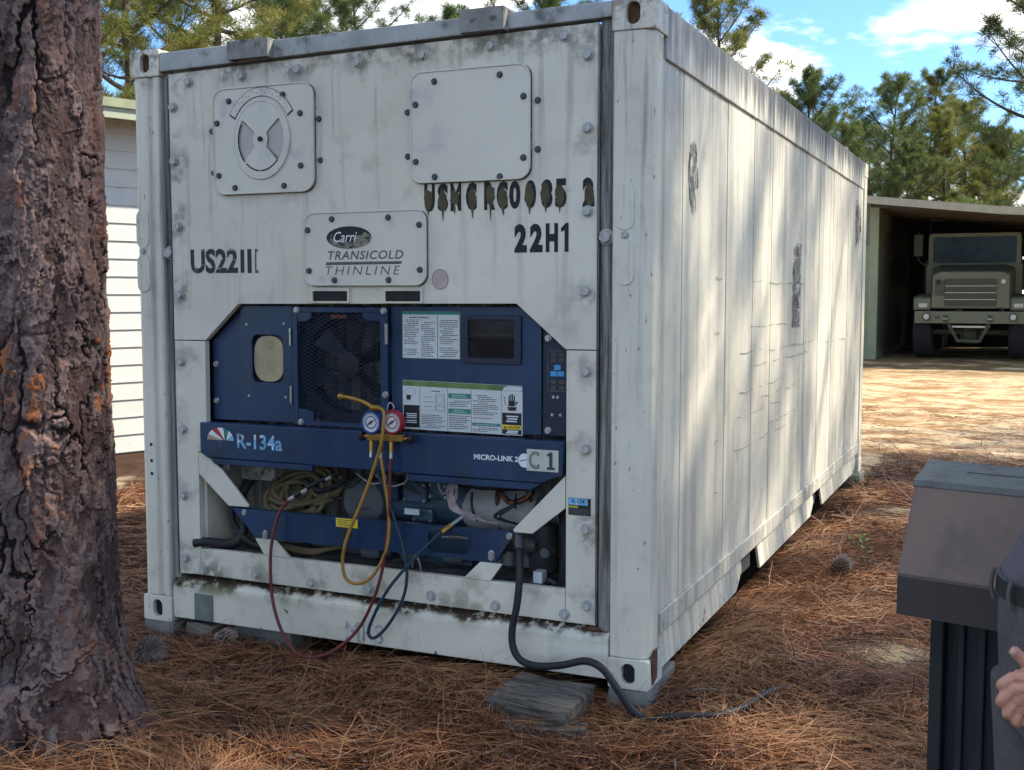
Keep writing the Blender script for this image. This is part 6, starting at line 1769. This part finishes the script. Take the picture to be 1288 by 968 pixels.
# ------------------------------------------------------------------ timbers in front of the right corner
def rough_box(name, c, sx, sy, sz, rot, m, seed, tilt=(0, 0), n=(9, 5, 3), amp=0.008):
    """A block with worn, uneven faces."""
    bm = bmesh.new()
    bmesh.ops.create_cube(bm, size=1.0)
    bmesh.ops.subdivide_edges(bm, edges=bm.edges[:], cuts=6, use_grid_fill=True)
    r = random.Random(seed)
    off = [r.uniform(0, 50) for _ in range(3)]
    for v in bm.verts:
        p = v.co.copy()
        e = sum(1 for q in p if abs(abs(q) - .5) < 1e-4)
        w_ = amp * (1 + 1.2 * (e - 1))
        a = float(vnoise(np.array(p.x * 3 + off[0]), np.array(p.y * 14 + p.z * 9 + off[1]), seed)) - .5
        b_ = float(vnoise(np.array(p.y * 11 + off[2]), np.array(p.x * 4 + p.z * 7 + off[0]), seed + 1)) - .5
        v.co = Vector((p.x * sx, p.y * sy, p.z * sz)) * (1 - 0.015 * max(e - 1, 0)) + Vector((a * w_, b_ * w_, (a + b_) * w_))
    me = bpy.data.meshes.new(name); bm.to_mesh(me); bm.free()
    o = link(name, me, m); o.location = c; o.rotation_euler = (tilt[0], tilt[1], rot)
    smooth_angle(me, 40)
    bevel(o, 0.006, 2, 45)
    return o


o = rough_box('timber_block', (-0.375, -0.150, 0.048), 0.335, 0.285, 0.098, math.radians(-3), M['timber'], 4, (0.06, 0.02))
tag(o, 'thick grey weathered timber slab lying under the black cable', 'timber', 'timber offcuts by the container corner')
o = rough_box('timber_block', (-0.30, -0.285, -0.005), 0.30, 0.11, 0.07, math.radians(14), M['timber'], 6, (0.0, 0.04))
tag(o, 'darker timber offcut half buried beneath the grey slab', 'timber', 'timber offcuts by the container corner')

# ------------------------------------------------------------------ concrete blocks carrying the container
for (x, y, z, sx, sy, sz, rt, lb) in ((-0.085, 0.190, 0.020, 0.165, 0.40, 0.157, 0.03, 'mossy concrete block under the near right corner casting of the container'),
                                      (-2.150, 0.130, 0.045, 0.16, 0.20, 0.104, -0.04, 'small concrete block under the container beside the grey paint patch'),
                                      (-2.36, 0.12, 0.04, 0.17, 0.24, 0.117, 0.0, 'low concrete block in shadow under the left corner casting'),
                                      (-1.83, 0.16, 0.045, 0.30, 0.18, 0.145, 0.02, 'dark concrete block under the bottom rail, right of the small one'),
                                      (-0.085, 5.86, 0.02, 0.24, 0.30, 0.157, 0.0, 'concrete block under the far right corner of the container'),
                                      (-2.33, 5.85, 0.02, 0.24, 0.30, 0.157, 0.0, 'hidden concrete block under the far left corner of the container')):
    o = rough_box('concrete_block', (x, y, z), sx, sy, sz, rt, M['concrete'], int(abs(x * 100)) + 3, amp=0.005)
    tag(o, lb, 'concrete block', 'concrete blocks under the container')

# ------------------------------------------------------------------ pine cones
M['cone'] = pmat('pine_cone_scale', (0.17, 0.12, 0.095), 0.8, 0.35, 40, 0.3, 80, col2=(0.22, 0.18, 0.155), thr=(0.52, 0.66))
_cn = N(M['cone'].node_tree); _cb = M['cone'].node_tree.nodes['Principled BSDF']
_cl = _cn.node('ShaderNodeVectorMath', operation='LENGTH'); _cn.link(_cn.node('ShaderNodeTexCoord').outputs['Object'], _cl.inputs[0])
_cn.put(_cb.inputs['Base Color'], _cn.mix(_cn.ramp(_cl.outputs['Value'], 0.036, 0.056), (0.075, 0.045, 0.032), (0.36, 0.29, 0.25)))
def cone_mesh(seed, ln=0.115, r0=0.042):
    r = random.Random(seed); V = []; F = []
    def quadscale(p, d, up, w_, l_):
        side = d.cross(up).normalized()
        tip = p + d * l_ + up * l_ * .25
        k = len(V)
        V.extend([p - side * w_ * .3, p + side * w_ * .3, p + d * l_ * .6 + side * w_ * .55 + up * l_ * .08, tip, p + d * l_ * .6 - side * w_ * .55 + up * l_ * .08,
                  p + d * l_ * .65 - up * l_ * .16])
        F.extend([(k, k + 1, k + 2), (k, k + 2, k + 3), (k, k + 3, k + 4), (k, k + 5, k + 1), (k + 1, k + 5, k + 2), (k + 2, k + 5, k + 3), (k + 3, k + 5, k + 4), (k + 4, k + 5, k)])
    n_ = 110
    for i in range(n_):
        t = (i + .5) / n_
        a = i * 2.39996
        rad = r0 * math.sin(math.pi * (0.12 + 0.80 * t)) ** 0.75
        d = Vector((math.cos(a) * math.sin(.4 + 1.25 * (1 - t)), math.sin(a) * math.sin(.4 + 1.25 * (1 - t)), math.cos(.4 + 1.25 * (1 - t)) * .8)).normalized()
        p = Vector((math.cos(a) * rad * .25, math.sin(a) * rad * .25, (t - .5) * ln * .85))
        quadscale(p, d, Vector((0, 0, 1)), 0.017 * (0.55 + rad / r0 * .6), rad * r.uniform(.85, 1.1) + 0.008)
    bmc = bmesh.new(); bmesh.ops.create_icosphere(bmc, subdivisions=2, radius=1)
    k = len(V); V.extend([Vector((v.co.x * r0 * .62, v.co.y * r0 * .62, v.co.z * ln * .45)) for v in bmc.verts]); F.extend([tuple(q.index + k for q in f.verts) for f in bmc.faces]); bmc.free()
    me = bpy.data.meshes.new('pine_cone'); me.from_pydata([tuple(v) for v in V], [], F); me.materials.append(M['cone'])
    return me
cm_ = cone_mesh(1)
for x, y, s, rot, lb in ((-2.12, -0.33, 1.3, (1.35, 0.2, 0.9), 'open grey brown pine cone lying beside the big trunk'),
                         (0.345, 2.52, 1.15, (0.4, 0.5, 0.0), 'dark upright pine cone in sunlit straw right of the container'),
                         (-1.97, -0.02, 0.85, (1.5, 0.0, 2.4), 'small dark pine cone tucked under the container rail near the grey patch')):
    o = link('pine_cone', cm_, None, None, (x, y, float(ground_h(x, y)) + 0.062 * s))
    o.scale = (s, s, s); o.rotation_euler = rot
    tag(o, lb, 'pine cone', 'fallen pine cones')

# ------------------------------------------------------------------ green weeds
M['weed'] = pmat('fresh_green_leaf', (0.16, 0.22, 0.04), 0.5, 0.25, 20)
M['grassblade'] = pmat('grass_blade', (0.12, 0.17, 0.04), 0.5, 0.3, 20)
def weed(x, y, h, nl, seed, lb, kind='leaf'):
    r = random.Random(seed)
    g = float(ground_h(x, y))
    t = thing('weed', lb, 'weed', (x, y, g), 'green weeds along the container')
    if kind == 'leaf':
        for s in range(2):
            top = Vector((x + r.uniform(-.06, .06), y + r.uniform(-.06, .06), g + h * r.uniform(.75, 1)))
            b0 = Vector((x, y, g))
            MB().tube([b0, b0.lerp(top, .5) + Vector((.01, 0, 0)), top], 0.0025, 5, 3).build('stem', M['weed'], t)
            for i in range(nl):
                p = b0.lerp(top, 0.25 + 0.75 * (i + 1) / nl); a = i * 2.4 + s
                d = Vector((math.cos(a), math.sin(a), .35)); w_ = Vector((-math.sin(a), math.cos(a), 0))
                l_ = 0.05 * r.uniform(.7, 1.2)
                MB().add([p, p + d * l_ * .5 + w_ * .012, p + d * l_, p + d * l_ * .5 - w_ * .012], [(0, 1, 2, 3)]).build('leaf', M['weed'], t, fix=False)
    else:
        for i in range(nl):
            a = r.uniform(0, 6.28); l_ = h * r.uniform(.6, 1.1); d = Vector((math.cos(a), math.sin(a), 0)); w_ = Vector((-math.sin(a), math.cos(a), 0)) * 0.003
            p = Vector((x, y, g)) + d * r.uniform(0, .06)
            q1 = p + d * l_ * .25 + Vector((0, 0, l_ * .7)); q2 = p + d * l_ * .7 + Vector((0, 0, l_ * .85))
            MB().add([p - w_, p + w_, q1 + w_, q1 - w_, q2], [(0, 1, 2, 3), (3, 2, 4)]).build('blade', M['grassblade'], t, fix=False)
weed(0.44, 3.02, 0.19, 6, 1, 'pale green leafy weed standing alone in straw behind the pine cone')
weed(0.06, 5.60, 0.20, 26, 2, 'grass tuft at the far foot of the container side', 'grass')
weed(0.07, 2.95, 0.11, 14, 3, 'short yellow green grass tuft by the first forklift pocket', 'grass')
weed(0.30, 3.35, 0.10, 5, 6, 'low leafy sprig just behind the lone pale weed')
weed(-4.05, 2.05, 0.10, 12, 4, 'yellow grass tuft in the sunny gap left of the container', 'grass')

# ------------------------------------------------------------------ brown hooded box on a dark ribbed post
bu = Vector((0.970, -0.242, 0)); bnn = Vector((-0.242, -0.970, 0)); bA = Vector((1.048, -1.354, 0))
M['brownbox'] = pmat('brown_painted_metal', (0.150, 0.098, 0.075), 0.40, 0.15, 4, 0.04, 90, col2=(0.085, 0.066, 0.055), thr=(0.50, 0.75))
M['browntop'] = pmat('sky_toned_green_grey_lid', (0.105, 0.115, 0.100), 0.6, 0.25, 9, 0.2, 60, col2=(0.06, 0.055, 0.048), thr=(0.5, 0.72))  # green grey stands for sky reflected in the lid
M['blackpost'] = pmat('black_green_post', (0.012, 0.015, 0.017), 0.55, 0.3, 6)
bx = thing('hooded_box', 'brown metal hooded box on a black ribbed post beside the person', 'metal box', (bA.x + .3, bA.y - .1, 0))
def bq(a, t, z): return bA + bu * a + bnn * t + Vector((0, 0, z))
def bprism(prof, a0, a1, name, m, par=None, bev=0.0):
    n_ = len(prof)
    mb = MB().add([bq(a0, t, z) for t, z in prof] + [bq(a1, t, z) for t, z in prof], [tuple(range(n_)), tuple(range(2 * n_ - 1, n_ - 1, -1))] + [(i, (i + 1) % n_, n_ + (i + 1) % n_, n_ + i) for i in range(n_)])
    return mb.build(name, m, par or bx, bev=bev)
BW = 0.78
bprism([(-0.106, 1.2135), (-0.002, 1.179), (0.101, 0.990), (0.101, 0.897), (-0.22, 0.897), (-0.22, 1.12), (-0.17, 1.2)], 0.0, BW, 'hood', M['brownbox'], bev=0.008)
bprism([(-0.108, 1.2165), (-0.004, 1.182), (0.002, 1.170), (0.004, 1.173), (-0.003, 1.1855), (-0.107, 1.2205)], -0.002, BW + .002, 'lid_sheet', M['browntop'], bev=0.001)
bprism([(-0.06, 1.2035), (-0.0585, 1.203), (-0.0585, 1.2052), (-0.06, 1.2057)], 0.10, BW - .05, 'lid_seam', M['black'])
bprism([(0.1015, 0.898), (0.1045, 0.898), (0.1045, 0.984), (0.1015, 0.988)], 0.004, BW - .004, 'lower_lip', pmat('shaded_brown_lip', (0.042, 0.034, 0.031), 0.5, 0.15, 5))  # darker brown paints the shade of this vertical band
bprism([(0.03, 0.0), (0.03, 0.8965), (-0.01, 0.8965), (-0.01, 0.0)], 0.055, 0.085, 'post_flange', M['blackpost'], bev=0.004)
bprism([(0.0, 0.0), (0.0, 0.896), (-0.03, 0.896), (-0.03, 0.0)], 0.0852, 0.40, 'post_web', pmat('navy_black_panel', (0.008, 0.011, 0.018), 0.6, 0.2))
for i in range(6):
    bprism([(0.012, 0.0), (0.012, 0.895), (0.0005, 0.895), (0.0005, 0.0)], 0.11 + i * 0.045, 0.126 + i * 0.045, 'post_rib', M['blackpost'], bev=0.003)
bprism([(0.03, 0.0), (0.03, 0.8965), (-0.01, 0.8965), (-0.01, 0.0)], 0.4002, 0.43, 'post_flange', M['blackpost'], bev=0.004)

# ------------------------------------------------------------------ person at the right edge: standing, left side to us, facing left
M['skin'] = pmat('skin', (0.56, 0.27, 0.185), 0.5, 0.14, 14, 0.35, 90, col2=(0.50, 0.17, 0.12), thr=(0.5, 0.75))
M['trousers'] = pmat('dark_grey_trousers', (0.092, 0.084, 0.080), 0.9, 0.22, 9, 0.9, 28)
M['shirt'] = pmat('grey_violet_shirt', (0.095, 0.085, 0.098), 0.9, 0.15, 7, 0.9, 24)
M['belt'] = pmat('black_belt', (0.015, 0.015, 0.016), 0.5)
M['boot'] = pmat('brown_boot', (0.05, 0.035, 0.025), 0.6, 0.2)
M['hair'] = pmat('short_brown_hair', (0.05, 0.03, 0.02), 0.7, 0.3, 60, 0.6, 120)
PX, PY = 1.375, -1.722                     # between the feet
pr_ = thing('person', 'person in grey shirt and dark trousers at right edge, fist by the pocket', 'person', (PX, PY, 0))
fwd = Vector((-0.94, -0.34, 0)); lft = Vector((0.34, -0.94, 0))     # facing left, left hand towards the camera
def pq(f_, l_, z): return Vector((PX, PY, 0)) + fwd * f_ + lft * l_ + Vector((0, 0, z))


def loft(secs, seg=28):
    """Stacked ellipses: (f, l, z, half-depth, half-width)."""
    v = []; f = []
    for (cf, cl, z, a, c) in secs:
        for k in range(seg):
            t = 2 * math.pi * k / seg
            v.append(pq(cf + a * math.cos(t), cl + c * math.sin(t), z))
    for i in range(len(secs) - 1):
        for k in range(seg):
            l = (k + 1) % seg
            f.append((i * seg + k, i * seg + l, (i + 1) * seg + l, (i + 1) * seg + k))
    f.append(tuple(range(seg - 1, -1, -1))); f.append(tuple(range((len(secs) - 1) * seg, len(secs) * seg)))
    return v, f


def remesh(o, vox, it=8):
    m = o.modifiers.new('remesh', 'REMESH'); m.mode = 'VOXEL'; m.voxel_size = vox; m.use_smooth_shade = True
    s = o.modifiers.new('smooth', 'SMOOTH'); s.factor = 0.5; s.iterations = it
    return o


def dense(secs, k=4):
    A = np.array(secs, float); out = []
    for i in range(len(A) - 1):
        for j in range(k):
            t = j / k; t = t * t * (3 - 2 * t)
            out.append(tuple(A[i] * (1 - t) + A[i + 1] * t))
    return out + [tuple(A[-1])]


# hand, wrist and forearm points (left arm, elbow bent back out of the picture)
H = {'wrist': (1.330, -1.900, 0.925), 'palm': (1.292, -1.905, 0.908), 'ik': (1.262, -1.914, 0.930), 'mk': (1.258, -1.916, 0.908), 'rk': (1.263, -1.912, 0.886), 'pk': (1.272, -1.906, 0.868)}
def hp(k): return Vector(H[k])
elbow = pq(-0.24, 0.28, 1.09); shoulder = pq(-0.14, 0.20, 1.45)
body = MB()
v, f = loft(dense([(0, 0, 0.90, .11, .15), (0, 0, 1.0, .12, .16), (-0.03, 0, 1.15, .11, .15), (-0.10, 0, 1.35, .11, .17), (-.135, 0, 1.46, .10, .17), (-.15, 0, 1.52, .06, .08), (-.15, 0, 1.60, .055, .055)])); body.add(v, f)
for s in (1, -1):
    body.tube([pq(0, s * .09, .95), pq(.01, s * .10, .52), pq(-.01, s * .10, .10)], lambda t: .085 - .045 * t, 12, 4)
    body.tube([pq(0, s * .10, .05), pq(.14, s * .11, .04)], .04, 10, 1)
# head with brow, nose, jaw, ears
v, f = loft(dense([(-0.140, 0, 1.555, .05, .045), (-0.115, 0, 1.59, .075, .055), (-0.130, 0, 1.66, .095, .072), (-0.140, 0, 1.73, .10, .077), (-0.150, 0, 1.785, .085, .065), (-0.150, 0, 1.81, .04, .03)], 5)); body.add(v, f)
body.tube([pq(-0.045, 0, 1.70), pq(-0.025, 0, 1.665), pq(-0.045, 0, 1.652)], lambda t: .010 + .006 * t, 8, 3)
for s in (1, -1):
    body.tube([pq(-0.155, s * .075, 1.71), pq(-0.165, s * .085, 1.69), pq(-0.155, s * .076, 1.655)], .011, 8, 3)
# right arm hanging
body.tube([pq(-.12, -.20, 1.43), pq(-.16, -.24, 1.15), pq(-.14, -.23, .90)], lambda t: .048 - .02 * t, 12, 4)
body.tube([pq(-.14, -.23, .90), pq(-.12, -.23, .80)], lambda t: .034 - .008 * t, 10, 2)
for q in range(4): body.tube([pq(-.15 + .02 * q, -.23, .82), pq(-.145 + .02 * q, -.228, .76), pq(-.15 + .018 * q, -.21, .73)], .009, 8, 3)
# left arm: upper arm, forearm, wrist
body.tube([shoulder, elbow], lambda t: .050 - .010 * t, 14, 1)
body.tube([elbow, elbow.lerp(hp('wrist'), .5), hp('wrist')], lambda t: .043 - .016 * t, 14, 4)
body = body.build('body', M['skin'], pr_)
remesh(body, 0.006, 6)
# left hand: palm, four curled fingers of unequal length, thumb from the side of the palm
hand = MB()
hand.tube([hp('wrist') + Vector((.012, .002, .004)), hp('wrist') + Vector((-.014, -.002, -.006)), hp('palm') + Vector((.006, 0, -.002))], lambda t: .024 + .004 * t, 14, 3)
for k_, rr_ in (('ik', .0125), ('mk', .0130), ('rk', .0125), ('pk', .0112)):
    hand.tube([hp('wrist') + Vector((-.010, 0, -.008)), hp('wrist').lerp(hp(k_), .6) + Vector((0, -.006, 0)), hp(k_)], lambda t, q=rr_: q + .004 * (1 - t), 10, 4)
inw = Vector((0.03, 0.998, -0.05)).normalized()       # fingers curl away from the camera, round towards the palm
FING = {'ik': (Vector((-0.020, -0.004, -0.018)), .0100, .030, .022), 'mk': (Vector((-0.016, -0.004, -0.026)), .0104, .034, .024), 'rk': (Vector((-0.010, -0.003, -0.027)), .0100, .031, .022), 'pk': (Vector((-0.004, -0.002, -0.025)), .0088, .025, .018)}
for k_, (d0, rr_, l2_, l3_) in FING.items():
    a = hp(k_); b_ = a + d0 * 1.05; c_ = b_ + inw * l2_ + Vector((0.002, 0, -.006)); e_ = c_ + Vector((0.020, 0.004, 0.004)).normalized() * l3_
    hand.tube([a, a.lerp(b_, .7) + Vector((-.002, -.002, 0)), b_ + inw * .004, b_.lerp(c_, .6), c_, e_], lambda t, q=rr_: q * (1.10 - .28 * t), 10, 4)
hand.tube([hp('wrist') + Vector((-.016, .004, .010)), Vector((1.293, -1.902, 0.940)), Vector((1.281, -1.906, 0.955))], lambda t: .0165 - .004 * t, 10, 4)
hand.tube([Vector((1.281, -1.906, 0.955)), Vector((1.268, -1.912, 0.968)), Vector((1.257, -1.918, 0.979))], lambda t: .0125 - .0028 * t, 10, 4)
hand = hand.build('hand', M['skin'], pr_)
remesh(hand, 0.0026, 5)
nl = MB().lathe((0, 0, 0), [(0.0002, 0.0022), (0.0055, 0.0012), (0.006, 0.0)], 'z', 10)
nl.v = [(1.2585 + x * .8, -1.9275 - z, 0.9765 + y * 1.1) for x, y, z in nl.v]
nl.build('thumbnail', pmat('nail', (0.55, 0.33, 0.27), 0.3, 0.05), pr_, smooth=60)

# trousers: hips to ankles with soft folds
tr_ = MB()
v, f = loft(dense([(0.01, 0, 0.78, .115, .175), (0.0, 0, .86, .135, .185), (0, 0, .95, .142, .185), (0.01, 0, 1.045, .135, .170), (0.01, 0, 1.062, .133, .167)])); tr_.add(v, f)
for s in (1, -1):
    v, f = loft(dense([(0.0, s * .10, .03, .075, .075), (0.0, s * .10, .12, .072, .072), (-.005, s * .10, .30, .080, .078), (0.015, s * .10, .52, .088, .083), (0.012, s * .098, .70, .105, .096), (0.01, s * .09, .86, .122, .102)], 5), 24); tr_.add(v, f)
for i in range(9):                      # creases across the thigh and behind the knee
    r = random.Random(i); z = .58 + .045 * i
    tr_.tube([pq(.100 + .01 * r.random(), .07, z + .03), pq(.085, .15, z + .005 * r.random()), pq(.03, .187, z - .03)], .005, 6, 5)
tr_ = tr_.build('trousers', M['trousers'], pr_); remesh(tr_, 0.007, 8)
v, f = loft(dense([(0.01, 0, 1.035, .139, .175), (0.01, 0, 1.070, .138, .173)], 2)); MB().add(v, f).build('belt', M['belt'], pr_, smooth=50)
for a in (-0.3, 0.25, 0.75, 1.3, 1.9, 2.6):
    c_ = pq(.01 + .142 * math.cos(a), .178 * math.sin(a), 1.05)
    k = MB(); k.tube([c_ + Vector((0, 0, -.03)), c_ + (fwd * math.cos(a) + lft * math.sin(a)) * .006, c_ + Vector((0, 0, .03))], .0042, 6, 3); k.build('belt_loop', M['trousers'], pr_)
# shirt: bloused over the belt, sleeves to the elbow
sh_ = MB()
v, f = loft(dense([(0.005, 0, 1.058, .136, .176), (0.0, 0, 1.080, .138, .186), (-0.035, 0, 1.15, .132, .185), (-.085, 0, 1.28, .125, .185), (-.13, 0, 1.42, .118, .195), (-.145, 0, 1.49, .10, .17), (-.15, 0, 1.535, .07, .09)], 4)); sh_.add(v, f)
sh_.tube([shoulder, elbow + Vector((0, 0, .02))], lambda t: .072 - .012 * t, 14, 1)
sh_.tube([pq(-.12, -.19, 1.44), pq(-.16, -.245, 1.17)], lambda t: .072 - .012 * t, 14, 1)
for i in range(7):
    r = random.Random(40 + i); z = 1.09 + .05 * i
    sh_.tube([pq(.125 - .38 * (z - 1.08), .05, z), pq(.085 - .38 * (z - 1.08), .12, z + .02 * r.random()), pq(-.02 - .38 * (z - 1.08), .178, z + .05)], .0065, 6, 5)
sh_ = sh_.build('shirt', M['shirt'], pr_); remesh(sh_, 0.007, 8)
for s in (1, -1):
    k = MB(); v, f = loft(dense([(0.045, s * .105, 0.0, .145, .052), (0.045, s * .105, .04, .14, .052), (.01, s * .10, .09, .085, .055), (0, s * .10, .15, .066, .06)], 4), 20)
    o = k.add(v, f).build('boot', M['boot'], pr_); remesh(o, 0.007, 4)
k = MB(); v, f = loft(dense([(-0.195, 0, 1.63, .058, .075), (-0.170, 0, 1.72, .09, .083), (-0.154, 0, 1.78, .096, .074), (-0.154, 0, 1.822, .05, .04)], 4), 24)
o = k.add(v, f).build('hair', M['hair'], pr_, smooth=60)
for s in (1, -1):
    MB().lathe(tuple(pq(-0.056, s * .032, 1.695)), [(0.001, -.011), (.009, -.006), (.011, 0), (.009, .006), (.001, .011)], 'z', 12).build('eye', M['white'], pr_, smooth=60)
MB().tube([pq(-0.052, -.024, 1.622), pq(-0.038, 0, 1.620), pq(-0.052, .024, 1.622)], .006, 8, 4).build('mouth', pmat('lips', (0.35, 0.12, 0.10), 0.5), pr_, smooth=60)

pr_.location.x += 0.010; pr_.location.y += 0.004
